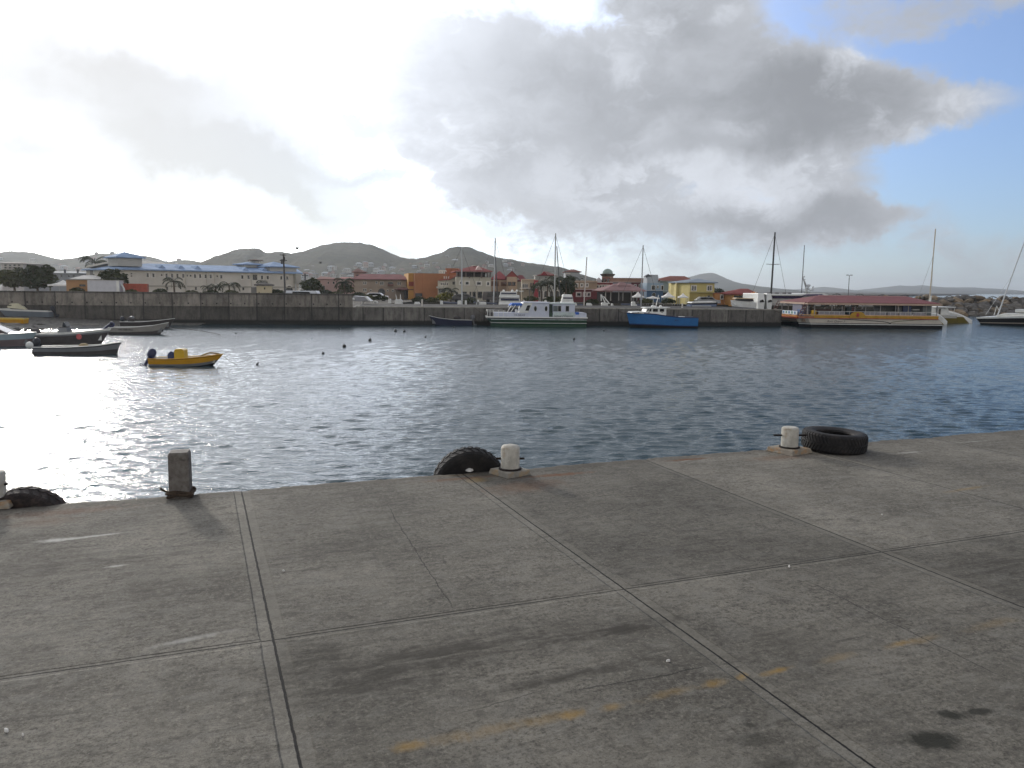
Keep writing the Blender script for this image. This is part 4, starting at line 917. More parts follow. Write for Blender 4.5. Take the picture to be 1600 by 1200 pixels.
# blue fishing boat
def fishing_boat():
    F = Plane(980, 1088, 103.6, 104.4); L = F.L; t = thing('fishing_boat', 'bright blue fishing boat with white wheelhouse and two outriggers', 'fishing boat', F.B, F.rz + math.pi, 'boats along the far quay')
    # local x runs from the stern (photo right) to the bow
    def X(px): return L - F.x(px)
    Z = F.z
    zs = [(0, Z(1085, 495.5)), (.16, Z(1070, 495.2)), (.32, Z(1052, 494.5)), (.47, Z(1037, 492.6)), (.62, Z(1020, 490)), (.8, Z(1002, 488.8)), (1, Z(981, 488.4))]
    mb = MB(); sh, hb, ts = hull(mb, L, 3.1, zs, -.3, [(.30, black_b), (.36, dblue), (.94, blue_g), (1, dblue)], .62, .86, bp=2.6, bt=.45, flare=.8); mb.build('hull', t, smooth=35)
    mb = MB(); gunwale(mb, L, sh, hb, ts, .14, dblue, .03); mb.build('gunwale', t)
    mb = MB(); inner(mb, L, sh, hb, ts, .16, .75, grey_g, .5); mb.build('cockpit', t)
    mb = MB(); foredeck(mb, L, sh, hb, ts, .45, white_g, .12, .02); mb.build('foredeck', t, smooth=True)
    w = 1.15
    mb = MB(); mb.prism([(X(1038.5), Z(1038, 492.5)), (X(1038.5), Z(1038, 488)), (X(1012), Z(1012, 487)), (X(1000), Z(1000, 486.3)), (X(986), Z(986, 487)), (X(984), Z(984, 488.5)), (X(1010), Z(1010, 490))], -w, w, white_g); mb.build('trunk_cabin', t, bevel=.04)
    mb = MB(); mb.prism([(X(1038.5), Z(1038, 488.1)), (X(1006.5), Z(1006, 486.6)), (X(1009), Z(1009, 480.8)), (X(1038.5), Z(1038, 480.8))], -w + .05, w - .05, white_g); mb.build('wheelhouse', t)
    for pts in ([(1008.6, 485.6), (1010.6, 485.6), (1011.4, 482), (1009.8, 482)], [(1011.8, 486.2), (1015.2, 486.2), (1015.4, 482.2), (1012.6, 482.2)], [(1017.5, 486.6), (1025.2, 486.6), (1025.2, 482.2), (1017.6, 482.2)], [(1028.2, 486.6), (1035, 486.6), (1035, 482.2), (1028.2, 482.2)]):
        mb = MB(); mb.prism([(X(a), Z(a, b)) for a, b in pts], w - .08, w - .02, glass); mb.build('wheelhouse_window', t)
    mb = MB(); mb.prism([(X(1044), Z(1040, 480.8)), (X(1005), Z(1006, 480.8)), (X(1006), Z(1006, 480)), (X(1044), Z(1044, 480))], -w - .05, w + .05, white_g); mb.build('wheelhouse_roof', t)
    for px in (995, 1011.5, 1032):
        mb = MB(); mb.prism([(X(px) - .11, Z(px, 488.4)), (X(px) + .11, Z(px, 488.4)), (X(px) + .11, Z(px, 487.6)), (X(px) - .11, Z(px, 487.6))], w - .02, w + .02, glass); mb.build('porthole', t)
    for (a, az_, b, bz, yy) in ((1018.5, 479.5, 1015.5, 463, .8), (1028, 479.5, 1035, 461, -.8)):
        mb = MB(); mb.tube([(X(a), yy, Z(a, az_)), (X(b), yy * 2.2, Z(b, bz))], .045, white_g, 7, .02); mb.build('outrigger', t)
    for px, s_ in ((1021, .26), (1033, .18)):
        mb = MB(); mb.lathe([(s_, 0), (s_ * 1.05, .12), (s_ * .7, .24), (.02, .28)], white_g, 14, (X(px), 0, Z(px, 480))); mb.build('radar_dome', t, smooth=True)
    for px in (1052, 1067, 1078):
        mb = MB(); mb.tube([(X(px), hb(.3) - .2, 1.0), (X(px), hb(.3) - .2, Z(px, 489 if px < 1060 else 493.5))], .025, grey_g, 6); mb.build('rod_holder', t)
    mb = MB(); mb.box(X(1070), X(1063), -.5, .5, .75, Z(1066, 494.4), white_g); mb.build('fish_box', t)
    lettering('name_lettering', 'LADY J', .22, dblue, t, (X(1053), hb(.3) * .99 + .035, Z(1053, 500)), rot=(R(90), 0, R(180)), width=.62)
fishing_boat()

# big red roofed catamaran
def catamaran():
    F = Plane(1252, 1476, 108.4, 108.4); t = thing('excursion_catamaran', 'long excursion catamaran with maroon roof, gold rail and twin hulls', 'catamaran', F.A, F.rz, 'boats along the far quay')
    X, Z, L = F.x, F.z, F.L; Wd = 10.6
    zdk = Z(1360, 498.3)
    def one_hull(y0, w, cm):
        mb = MB(); rows = [(-.4, Z(1360, 507.6), black_b), (Z(1360, 507.6), Z(1360, 506.5), white_g), (Z(1360, 506.5), Z(1360, 505.4), black_b), (Z(1360, 505.4), zdk, cm)]
        def xb(z): return X(1258.5) - (X(1258.5) - X(1251)) * max(0, min(1, (z - .2) / (zdk - .2))) ** .8
        def xe(z): return X(1476.5) - .45 * max(0, (z - .7) / (zdk - .7))
        for z0, z1, m_ in rows:
            k = 3 if m_ is cm else 1
            for q in range(k):
                a, b = z0 + (z1 - z0) * q / k, z0 + (z1 - z0) * (q + 1) / k
                mb.face([(xb(a), y0 + w / 2, a), (xb(a) + 1.2, y0, a), (xb(b) + 1.2, y0, b), (xb(b), y0 + w / 2, b)], m_)
                mb.face([(xb(a), y0 + w / 2, a), (xb(a) + 1.2, y0 + w, a), (xb(b) + 1.2, y0 + w, b), (xb(b), y0 + w / 2, b)], m_)
                mb.face([(xb(a) + 1.2, y0, a), (xe(a), y0, a), (xe(b), y0, b), (xb(b) + 1.2, y0, b)], m_)
                mb.face([(xb(a) + 1.2, y0 + w, a), (xe(a), y0 + w, a), (xe(b), y0 + w, b), (xb(b) + 1.2, y0 + w, b)], m_)
                mb.face([(xe(a), y0, a), (xe(a), y0 + w, a), (xe(b), y0 + w, b), (xe(b), y0, b)], m_)
        mb.face([(xb(zdk), y0 + w / 2, zdk), (xb(zdk) + 1.2, y0, zdk), (xe(zdk), y0, zdk), (xe(zdk), y0 + w, zdk), (xb(zdk) + 1.2, y0 + w, zdk)], cm)
        mb.build('hull', t, smooth=30)
    one_hull(0, 2.6, bm('stone_hull', (186, 178, 164))); one_hull(Wd - 2.6, 2.6, bm('stone_hull_shaded', (150, 138, 124)))  # far hull: same stone colour, darkened to paint in its shade
    mb = MB(); mb.box(X(1258), X(1470), .4, Wd - .4, zdk - .5, zdk + .02, bm('deck_brown', (120, 104, 88))); mb.build('main_deck', t)
    gold = mat('gold_rail', (178, 138, 50), .6, spec=.2); za, zb_ = Z(1360, 497.4), Z(1360, 493.6)
    mb = MB(); mb.box(X(1274), X(1469), -.10, .06, za, zb_, gold); mb.box(X(1250), X(1274), -.08, .06, za, zb_ - .1, bm('brown_rail', (150, 100, 66))); mb.build('gold_bulwark', t)
    mb = MB(); mb.box(X(1250), X(1469), -.16, .10, zdk + .005, za - .005, redb); mb.build('rubbing_strake', t)
    mb = MB(); mb.box(X(1250), X(1469), -.12, .08, zb_ + .005, zb_ + .10, bm('peach_rail', (214, 170, 124))); mb.build('top_rail', t)
    # the bow end between the hulls
    mb = MB(); mb.box(X(1251) - .10, X(1251) + .12, .6, Wd + .3, za, zb_ - .05, orange_t); mb.build('bow_rail', t)
    mb = MB(); mb.box(X(1251) - .16, X(1251) + .14, .6, Wd + .3, zdk - .05, za - .005, redb); mb.build('bow_strake', t)
    mb = MB(); mb.box(X(1253), X(1254), 1.5, Wd - 3.2, zb_, Z(1255, 485.6, 4), bm('white_board', (214, 222, 226)));  mb.build('bow_board', t)
    for k in range(5):
        mb = MB(); y = 2.0 + k * 1.15; mb.box(X(1253) - .03, X(1253) + .02, y, y + .5, zb_ + .1, Z(1255, 486.4, 4), bm('board_blue%d' % (k % 2), ((40, 110, 160), (70, 130, 110))[k % 2])); mb.build('board_picture', t)
    # roof
    ze, zr = Z(1350, 473.2), Z(1350, 462.6, Wd / 2); maroon = mat('maroon_roof', (118, 62, 62), .7, var=.18, scale=.8)
    mb = MB(); mb.hip(X(1262), X(1469.5), -.35, Wd + .35, ze, zr, X(1262) + 3.3, X(1448), maroon, .05); mb.build('roof', t)
    mb = MB(); mb.box(X(1261.5), X(1470), -.40, Wd + .4, ze - .30, ze - .06, bm('roof_fascia', (176, 150, 130))); mb.build('roof_fascia', t)
    mb = MB(); mb.box(X(1262) + 3.5, X(1446), Wd / 2 - .1, Wd / 2 + .1, zr - .03, zr + .06, bm('pink_ridge', (190, 150, 150))); mb.build('ridge_cap', t)
    for px in (1264, 1275, 1302, 1318, 1338, 1355, 1378, 1402, 1422, 1450, 1467):
        for y in (.12, Wd - .12):
            mb = MB(); mb.box(X(px) - .05, X(px) + .05, y - .05, y + .05, zb_, ze - .3, bm('post_grey', (140, 136, 132))); mb.build('roof_post', t)
    # rail panels
    zp = Z(1360, 487.6)
    for a, b in ((1281, 1301), (1303, 1322), (1352, 1370), (1372, 1388), (1390, 1406), (1408, 1428), (1430, 1449)): mb = MB(); mb.box(X(a), X(b), .10, .14, zb_ + .1, zp, bm('perspex', (132, 128, 134), rough=.25)); mb.build('rail_panel', t)
    mb = MB(); mb.box(X(1276), X(1466), .03, .10, zp, zp + .06, alu)
    for px in range(1282, 1466, 8): mb.box(X(px) - .025, X(px) + .025, .05, .09, zb_, zp, alu)
    mb.build('guard_rail', t)
    # under the roof: bar counters, lockers, seats
    for (a, b, y0, y1, h0, h1, c, nm) in ((1257, 1264, 1.4, 2.4, 497, 484, (60, 86, 130), 'ice_locker'), (1264, 1276, 2.4, 6, 497, 476, (110, 108, 124), 'stair_house'), (1275, 1280, .6, 1.4, 494, 485, (206, 164, 30), 'yellow_locker'),
                                      (1283, 1312, 2.5, 3.6, 494, 483.5, (84, 42, 44), 'bar_counter'), (1312, 1336, 3.5, 4.4, 494, 484, (70, 72, 74), 'seat_row'), (1336, 1343, 2.2, 2.8, 494, 479.5, (28, 62, 78), 'menu_board'), (1343, 1352, 2.6, 3.6, 494, 480.5, (104, 34, 44), 'bar_stand'),
                                      (1352, 1386, 3.5, 4.4, 494, 484.5, (58, 60, 58), 'seat_row'), (1402, 1421, 3.0, 7, 494, 476, (34, 44, 42), 'stair_house'), (1421, 1434, 1.4, 1.8, 494, 478, (24, 56, 110), 'blue_screen'), (1437, 1448, 1.5, 2.2, 485.2, 483.6, (226, 226, 222), 'white_table'), (1451, 1465, 1.2, 8, 494, 476, (104, 112, 112), 'wheelhouse')):
        mb = MB(); mb.box(X(a), X(b), y0, y1, Z(a, h0), Z(a, h1), bm(nm + '_m%d' % a, c)); mb.build(nm, t)
    mb = MB(); mb.box(X(1464), X(1471), 2.2, 3.2, Z(1467, 494), Z(1467, 479), white_g); mb.box(X(1463.5), X(1463.9), 2.1, 2.2, Z(1467, 492), Z(1467, 480), bm('violet', (90, 70, 160))); mb.build('stern_locker', t)
    for i in range(16):
        px = 1284 + i * 6.3 + (i % 3); mb = MB(); mb.ball((X(px), 5.2 + (i % 4) * .8, Z(px, 478.5)), (.26, .22, .3), bm('hanging_float%d' % (i % 3), ((226, 226, 222), (200, 214, 220), (190, 184, 176))[i % 3]), 8); mb.build('hanging_float', t)
    # gold hump with a red mark
    cx, cz = F.p(1339, 497); mb = MB()
    mb.prism([(cx + 1.08 * math.cos(g), cz + .88 * math.sin(g) ** .8) for g in [math.pi * i / 18 for i in range(19)]], -.2, -.11, gold); em = mb.build('sun_emblem', t)
    mb = MB(); mb.prism([(cx + r_ * math.cos(g), cz + .42 + 1.25 * r_ * math.sin(g)) for r_, g in [((.30 if i % 2 else .16), 2 * math.pi * i / 14) for i in range(14)]], -.23, -.21, redb); mb.build('red_star', em)
    # wave stripe on the hull
    def stripe(pts, w, m_):
        q = [F.p(*p_) for p_ in pts]; mb = MB()
        for (a, b), (c, d) in zip(q, q[1:]): mb.hexa([(a, -.015, b - w), (c, -.015, d - w), (c, .02, d - w), (a, .02, b - w), (a, -.015, b + w), (c, -.015, d + w), (c, .02, d + w), (a, .02, b + w)], m_)
        mb.build('hull_stripe', t)
    stripe([(1310, 498.6), (1340, 500.0), (1365, 501.4), (1380, 502.6), (1388, 504.2), (1392, 505.6)], .05, dgrey)
    stripe([(1389, 505.4), (1394, 503.6), (1402, 502.2), (1420, 500.8), (1452, 498.8)], .045, bm('olive_stripe', (90, 92, 60)))
    c_, z_ = F.p(1306, 502.1); lettering('name_lettering', 'Rum Queen 3', .40, mat('name_brown', (92, 80, 78), .6), t, (c_, -.01, z_), width=X(1320) - X(1292), shear=.35)
    # two brown boarding ladders at the bow
    for (a, az_, b, bz, y) in ((1250.5, 494, 1262, 471.5, -.1), (1251, 494, 1262, 471.5, Wd + .6)):
        mb = MB(); p0 = (X(a) - .2, y, Z(a, az_)); p1 = (X(b) - .2, y, Z(b, bz))
        for d in (0, .42): mb.tube([(p0[0] + d, p0[1], p0[2]), (p1[0] + d, p1[1], p1[2])], .05, wood_d, 6)
        for i in range(9):
            f = (i + .5) / 9; x_ = p0[0] + (p1[0] - p0[0]) * f; z_ = p0[2] + (p1[2] - p0[2]) * f; mb.tube([(x_, y, z_), (x_ + .42, y, z_)], .035, (wood_d, cream_g)[i % 2], 6)
        mb.build('boarding_ladder', t)
catamaran()

# sailing catamaran and dark sloop by the breakwater
def mast(t, x, y, z0, z1, r_, m, name='mast', rake=0.0, spreaders=(), stays=(), boom=None):
    mb = MB(); mb.tube([(x, y, z0), (x + rake, y, z1)], r_, m, 8, r_ * .8); mb.build(name, t, smooth=True)
    for f in spreaders:
        mb = MB(); zz = z0 + (z1 - z0) * f; mb.tube([(x + rake * f - 1.0, y, zz + .1), (x + rake * f, y, zz), (x + rake * f + 1.0, y, zz + .1)], .035, m, 6); mb.build('spreader', t)
    for (dx, dy, zz, f) in stays:
        mb = MB(); mb.tube([(x + dx, y + dy, zz), (x + rake * f, y, z0 + (z1 - z0) * f)], .022, alu, 5); mb.build('stay', t)
    if boom:
        mb = MB(); mb.tube([(x, y, z0 + 1.2), (x + boom, y, z0 + 1.3)], .10, m, 7); mb.build('boom', t)
def sail_cat():
    F = Plane(1466, 1527, 124, 124); t = thing('sailing_catamaran', 'white sailing catamaran with slender twin bows beside the breakwater', 'sailing boat', F.A, F.rz, 'boats along the far quay')
    X, Z = F.x, F.z
    for (y0, b0, b1, pyt, pyb, nm) in ((0, 1440, 1488, 487.2, 500.5, 'hull'), (6.2, 1440, 1527, 484.5, 500.5, 'hull')):
        mb = MB(); x1 = X(b1, y0) ; x0 = X(b0, y0); zt, zw = Z(b1, pyt, y0), -.2; H = zt
        rr = []
        for f in (0, .3, .55, .7, .8, .88, .94, .98, 1.0):
            drop = .10 * f if f < .5 else .05 + ((f - .5) / .5) ** 1.5 * .72
            x = x0 + (x1 - x0) * f; top = zt * (1 - drop); w = .55 * (1 - max(0, (f - .5) / .5) ** 2.0) + .05
            rr.append([(x, y0 + .8 - w, top * .85), (x, y0 + .8 - w * .6, top), (x, y0 + .8 + w * .6, top), (x, y0 + .8 + w, top * .85), (x, y0 + .8 + w * .5, zw), (x, y0 + .8 - w * .5, zw)])
        mb.rings(rr, white_g); mb.build(nm, t, smooth=45)
        mb = MB(); mb.prism([(x0, .0), (x1 - .9, .0), (x1 - 1.9, zt * .46), (x0, zt * .5)], y0 + .02, y0 + .1, mat('yellow_flash', (110, 98, 40), .7, spec=.2)); mb.build('hull_flash', t)
    mb = MB(); mb.box(X(1440), X(1490, 3), 1.5, 6.4, .95, 1.35, bm('bridge_grey', (168, 166, 160))); mb.build('bridge_deck', t)
    mb = MB(); mb.prism([(X(1440), 1.35), (X(1478, 4), 1.35), (X(1474, 4), Z(1474, 481, 4)), (X(1440), Z(1474, 481, 4))], 2.2, 6, white_g); cab = mb.build('cabin', t, bevel=.08)
    mb = MB(); mb.box(X(1466, 2), X(1473, 2), 2.12, 2.3, 1.5, Z(1474, 482.5, 2), glass); mb.build('cabin_window', t)
    zt = Z(1490, 479.4, 3); mb = MB(); mb.box(X(1462, 2), X(1493, 2), 1.6, 6.4, zt - .1, zt, white_g); mb.build('bimini_top', t)
    for px in (1467, 1480, 1492):
        mb = MB(); mb.tube([(X(px, 2), 1.8, 1.35), (X(px, 2), 1.8, zt - .1)], .04, white_g, 6); mb.build('bimini_post', t)
    xm, zm = F.p(1451.5, 477, 3.5); xt, ztp = F.p(1461.8, 357.5, 3.5)
    mast(t, xm, 3.5, zm - 2, ztp, .105, bm('mast_buff', (186, 172, 150)), rake=xt - xm, spreaders=(), stays=((-2.4, 0, 2.0, .70), (1.2, 2.6, 2.0, .72), (-1.0, -2.6, 2.0, .72)))
    mb = MB(); mb.tube([(xm, 3.5, zm - .5), (xm + .15, 3.5, zm + 1.5)], .16, white_g, 8); mb.build('mast_boot', t)
sail_cat()
def sloop():
    F = Plane(1528, 1660, 127, 119); L = F.L; t = thing('sloop', 'dark hulled racing sloop with raked mast in front of the breakwater', 'sailing boat', F.B, F.rz + math.pi, 'boats along the far quay')
    def X(px): return L - F.x(px)
    Z = F.z
    mb = MB(); sh, hb, ts = hull(mb, L, 3.6, [(0, Z(1640, 493)), (.5, Z(1600, 494.5)), (1, Z(1530, 496))], -.2, [(.32, black_b), (.42, bm('stone_line', (150, 140, 126))), (.84, black_b), (1, white_g)], .9, .7, bp=1.9, bt=.4); mb.build('hull', t, smooth=35)
    mb = MB(); foredeck(mb, L, sh, hb, ts, 0, white_g, .12, .02); mb.build('deck', t, smooth=True)
    mb = MB(); zc = sh(.5); mb.prism([(X(1560), zc), (X(1575), zc + .45), (X(1640), zc + .55), (X(1650), zc)], -.8, .8, white_g); mb.build('coachroof', t, bevel=.08)
    mb = MB(); mb.box(X(1655), X(1591), -.9, .9, zc + .6, zc + 1.1, white_g); mb.build('cabin_top', t, bevel=.1)
    xm, zm = F.p(1563, 492, 1.5); xt, zt_ = F.p(1605, 378, 1.5)
    mast(t, L - xm, 0, zm - .1, zt_, .10, bm('mast_white', (196, 198, 200)), rake=-(xt - xm), stays=((1.6, .2, zm, .55),))
    mb = MB(); mb.tube([(X(1559), .9, zc + .1), (X(1562), .9, zc + 1.5), (X(1563), .2, zc + 1.0)], .07, white_g, 6); mb.build('mast_tripod', t)
sloop()
# ------------------------------------------------------------------ town behind the quays
def mute(c, k=.22): g = .3 * c[0] + .55 * c[1] + .15 * c[2]; return tuple(int((v + (g - v) * k) * .96) for v in c)
def wallm(c, name=None):
    c = mute(c); return mat(name or 'wall_%d_%d_%d' % c, c, .85, var=.12, scale=.35, bump=.15, bscale=3)
def roofm(c):
    c = mute(c, .30); return mat('roof_%d_%d_%d' % c, c, .9, spec=.15, var=.2, scale=.6, bump=.2, bscale=5)
trim_m = mat('pale_trim', (214, 208, 196), .8, var=.08); pane_m = mat('window_pane_glass', (26, 28, 30), .12, spec=.6, var=.2)
GZ = 2.2
class House:
    def __init__(s, name, label, pl, pr, Yl, Yr, D, cat='building', group='buildings along the far waterfront', z0=GZ):
        s.F = Plane(pl, pr, Yl, Yr, z0); s.D = D; s.t = thing(name, label, cat, s.F.A, s.F.rz, group)
    def wall(s, py, m, px=None, a=None, b=None, y0=0, y1=None, z0=-.2, name='wall'):
        F = s.F; pm = px if px is not None else 800
        x0 = 0 if a is None else F.x(a); x1 = F.L if b is None else F.x(b)
        z = F.z(px if px is not None else (a + b) / 2 if a is not None and b is not None else F_mid(F), py)
        mb = MB(); mb.box(x0, x1, y0, s.D if y1 is None else y1, z0, z, m); o = mb.build(name, s.t); return z
    def hip(s, a, b, pye, pyr, ra, rb, m, over=.5, y0=0, y1=None, t=.18, name='roof', parent=None, pm=None):
        F = s.F; y1 = s.D if y1 is None else y1; pm = (a + b) / 2 if pm is None else pm; ym = (y0 + y1) / 2
        z = F.z(pm, pye); zr = F.z((ra + rb) / 2, pyr, ym); mb = MB()
        mb.hip(F.x(a) - over, F.x(b) + over, y0 - over, y1 + over, z + t + .004, zr, F.x(ra, ym), F.x(rb, ym), m, t); return mb.build(name, s.t if parent is None else parent)
    def gable_front(s, a, b, pye, pyr, m, wm, over=.4, y0=0, y1=None):
        """gable end facing the water"""
        F = s.F; y1 = s.D if y1 is None else y1; x0, x1 = F.x(a), F.x(b); z, zr = F.z((a + b) / 2, pye), F.z((a + b) / 2, pyr); xm = (x0 + x1) / 2
        mb = MB(); mb.prism([(x0, z), (x1, z), (xm, zr)], y0 + .05, y1, wm); mb.build('gable', s.t)
        mb = MB(); k = (zr - z) / (xm - x0)
        for sg in (-1, 1):
            e = xm + sg * ((x1 - x0) / 2 + over); ze = z - k * over
            mb.prism([(e, ze + .01), (xm, zr + .01), (xm, zr + .2), (e, ze + .2)], y0 - over, y1 + over, m)
        mb.build('roof', s.t)
    def win(s, b, frame=trim_m, y=0.0, arch=False, fr=.10, name='window', pane=pane_m):
        F = s.F; x0, x1, z0, z1 = F.rect(b, y)
        def shape(x0, x1, z0, z1):
            if not arch: return [(x0, z0), (x1, z0), (x1, z1), (x0, z1)]
            r_ = (x1 - x0) / 2; zc = max(z0 + .05, z1 - r_)
            return [(x0, z0), (x1, z0)] + [((x0 + x1) / 2 + r_ * math.cos(g), zc + (z1 - zc) * math.sin(g)) for g in [math.pi * i / 8 for i in range(9)]]
        if frame is not None:
            mb = MB(); mb.prism(shape(x0 - fr, x1 + fr, z0 - fr, z1 + fr), y - .06, y + .05, frame); p_ = mb.build(name, s.t)
            mb = MB(); mb.prism(shape(x0, x1, z0, z1), y - .085, y + .04, pane); mb.build('window_pane', p_)
        else:
            mb = MB(); mb.prism(shape(x0, x1, z0, z1), y - .05, y + .05, pane); mb.build(name, s.t)
    def band(s, a, b, py0, py1, m, y0=-.10, y1=.05, name='cornice'):
        F = s.F; mb = MB(); pbox(mb, F, (a, py0, b, py1), y0, y1, m, 0); return mb.build(name, s.t)
    def box(s, b, y0, y1, m, name):
        mb = MB(); pbox(mb, s.F, b, y0, y1, m, 0); return mb.build(name, s.t)
    def beam(s, pts, th, y0, y1, m, name):
        q = [s.F.p(*p_) for p_ in pts]; mb = MB()
        for (a, b), (c, d) in zip(q, q[1:]): mb.prism([(a, b), (c, d), (c, d + th), (a, b + th)], y0, y1, m)
        return mb.build(name, s.t)
def F_mid(F): return 800

# long blue roofed building on the left
h = House('terminal_building', 'long cream building with blue roof behind the seawall', 186, 467, 132, 156, 15)
cw, br_ = wallm((216, 207, 188)), roofm((138, 172, 214))
F = h.F; zl = F.z(190, 421); zrr = F.z(466, 428.5); ze = (zl + zrr) / 2
mb = MB(); mb.box(0, F.L, 0, 15, -.2, ze, cw); mb.build('wall', h.t)
zr = (F.z(235, 411, 7.5) + F.z(410, 417.5, 7.5)) / 2
mb = MB(); mb.hip(-.6, F.L + .6, -.6, 15.6, ze + .2, zr, F.x(196, 7.5) , F.x(462, 7.5), br_, .2); mb.build('roof', h.t)
def lerp_py(px, a, b): return a + (b - a) * (px - 186) / (467 - 186)
for px in (230.5, 239.5, 260, 268.7, 277, 286, 304.5, 312.5, 321, 329, 345.5, 378.3, 388, 409, 418, 439.2, 448.5):
    py = lerp_py(px, 425.8, 432); h.win((px - 1.6, py, px + 1.6, py + lerp_py(px, 6.2, 5.4)), fr=.18)
for px in (252.5, 292.5, 297.7, 339.3): py = lerp_py(px, 427, 433); h.win((px - 1, py, px + 1, py + 2.6), None)
h.win((395.5, 430, 401, 436.5), wallm((60, 66, 60)), fr=.1)
for b in ((204, 426.5, 206.5, 428.5), (204, 430.5, 206.5, 432)): h.win(b, None)
mb = MB(); z0 = ze - 2.7; mb.box(0, F.L, -.10, .05, z0, z0 + .22, wallm((176, 168, 150))); mb.build('string_course', h.t)
for px in (291, 324, 337, 393.5, 463): 
    mb = MB(); mb.box(F.x(px) - .12, F.x(px) + .12, -.14, .05, 0, ze, wallm((206, 198, 180))); mb.build('downpipe', h.t)
for px in (251, 281, 306.5, 381, 410.5, 440):
    xm = F.x(px, 2.2); z = ze + .2 + (zr - ze) * 2.2 / 7.5 * .75
    mb = MB(); mb.prism([(xm - .85, z - .2), (xm + .85, z - .2), (xm, z + .55)], 1.2, 3.6, br_); d_ = mb.build('dormer', h.t)
    mb = MB(); mb.prism([(xm - .55, z - .12), (xm + .55, z - .12), (xm, z + .36)], 1.12, 1.25, wallm((150, 170, 196))); mb.build('dormer_face', d_)
def tower(a, b, pyb, pye, apx, apy, y0, y1, nm='roof_tower', rm=br_, wm=None, over=.5):
    x0, x1 = F.x(a, y0), F.x(b, y0); z0, z1 = F.z((a + b) / 2, pyb, y0), F.z((a + b) / 2, pye, y0)
    mb = MB(); mb.box(x0, x1, y0, y1, z0, z1, wm or wallm((186, 182, 170))); o = mb.build(nm, h.t)
    mb = MB(); mb.hip(x0 - over, x1 + over, y0 - over, y1 + over, z1 + .18, F.z(apx, apy, (y0 + y1) / 2), (x0 + x1) / 2, (x0 + x1) / 2, rm, .16); mb.build('tower_roof', o)
tower(186, 224, 416, 403.5, 205, 394, 1.2, 5.6)
tower(423, 464, 428, 418, 443, 409.5, .8, 8)
tower(384, 407, 418, 414, 396, 409.5, 5, 8.5)
tower(400, 406.5, 416, 407.5, 403, 405, 6, 7.5, 'cupola', roofm((112, 90, 74)))
h.win((446.5, 446.5, 457, 454), trim_m, arch=True, fr=.3)
for px in (261, 306, 380): h.win((px - 1.4, 447.5, px + 1.4, 453), None)
mb = MB(); mb.box(F.x(459, 0), F.x(467), -.9, -.01, ze - 1.9, ze + .02, wallm((178, 172, 158))); mb.build('end_balcony', h.t)
mb = MB(); mb.tube([(F.x(459), -.7, -.1), (F.x(459), -.7, ze - 1.9)], .12, wallm((190, 190, 186)), 8); mb.build('balcony_post', h.t)

h = House('gabled_house', 'pale grey house with white sloping eave beside the blue roofed building', 142, 190, 140, 138, 10)
h.wall(421, wallm((150, 148, 142)), px=165); h.beam([(139, 418.6), (187, 408.6), (196, 413.5)], .30, -.6, 10, trim_m, 'roof_edge')
F = h.F; mb = MB(); mb.prism([F.p(142, 421), F.p(190, 421), F.p(190, 414), F.p(187, 410.5), F.p(142, 419)], 0.01, 10, wallm((158, 156, 150))); mb.build('gable', h.t)
for b in ((145.8, 422.4, 151, 428.3), (153.4, 422.4, 156.2, 428.3)): h.win(b, wallm((110, 108, 102)), pane=mat('white_pane', (226, 226, 214), .4))  # panes are plain white
h = House('pale_hall', 'pale grey shed roofed hall in front of the gabled house', 113, 146, 128, 128, 9)
h.wall(438, wallm((168, 164, 156)), px=130); h.hip(113, 146, 437.5, 430, 132, 146, roofm((186, 184, 178)), over=.2)
h = House('hotel_block', 'pale three storey hotel block with balconies above the dark trees', 4, 38, 220, 220, 12)
h.wall(412.5, wallm((190, 182, 176)), px=20)
for py in (416, 420, 424): h.band(5, 37, py, py + .8, trim_m, -.9, .05, 'balcony'); [h.win((px, py - 2.6, px + 3.4, py - .5), None) for px in (7, 14, 21, 28)]
h.hip(4, 38, 412.4, 409.5, 14, 30, roofm((150, 140, 134)))
h = House('grey_shed', 'long grey metal roofed shed at the foot of the left hill', 80, 126, 215, 215, 14)
h.wall(427.5, wallm((150, 154, 156)), px=100); h.hip(80, 126, 427.5, 424, 84, 122, roofm((176, 182, 184)))
for px in (101.5, 121.5): h.box((px - .5, 421, px + .5, 428), -.4, .4, wallm((74, 76, 80)), 'chimney')
for px in (88, 96, 108, 115): h.win((px - 1.5, 429.5, px + 1.5, 433), None)

h = House('market_shed', 'orange walled shed beside the white trailer', 104, 139, 112, 112.5, 6)
h.wall(437.4, wallm((196, 140, 84)), px=120); h.band(103.5, 139.5, 436.8, 437.8, roofm((168, 150, 120)), -.3, 6.2, 'roof'); h.win((124.5, 444.5, 133.5, 447.2), wallm((150, 110, 70)), fr=.05)
h = House('trailer', 'white box trailer parked behind the seawall', 137, 187, 110, 111, 2.6, 'trailer', None)
h.wall(438.2, bm('trailer_white', (196, 196, 200)), px=160); h.band(137, 187.5, 437.4, 438.4, trim_m, -.05, 2.65, 'roof_cap'); h.band(181.5, 187, 439, 458, white_g, -.06, .04, 'corner_panel')
h = House('shipping_container', 'orange red shipping container behind the seawall', 193, 230, 113, 114, 2.5, 'container', None)
mm_ = mat('container_red', (168, 80, 58), .7, var=.2); h.wall(443.2, mm_, px=210); F = h.F
mb = MB(); x = .2
while x < F.L - .2: mb.box(x, x + .12, -.05, .01, .1, F.z(210, 443.8), mm_); x += .28
mb.build('ribbed_side', h.t)
mb = MB(); mb.tube([F.A + Vector((1.2 * math.cos(g) - .6, -1, F.z(195, 456) + 1.4 * math.sin(g))) for g in [math.pi * i / 10 for i in range(11)]], .14, white_g, 8); o = mb.build('white_hoop', smooth=True); tag(o, 'white curved hoop standing at the end of the red container', 'hoop')
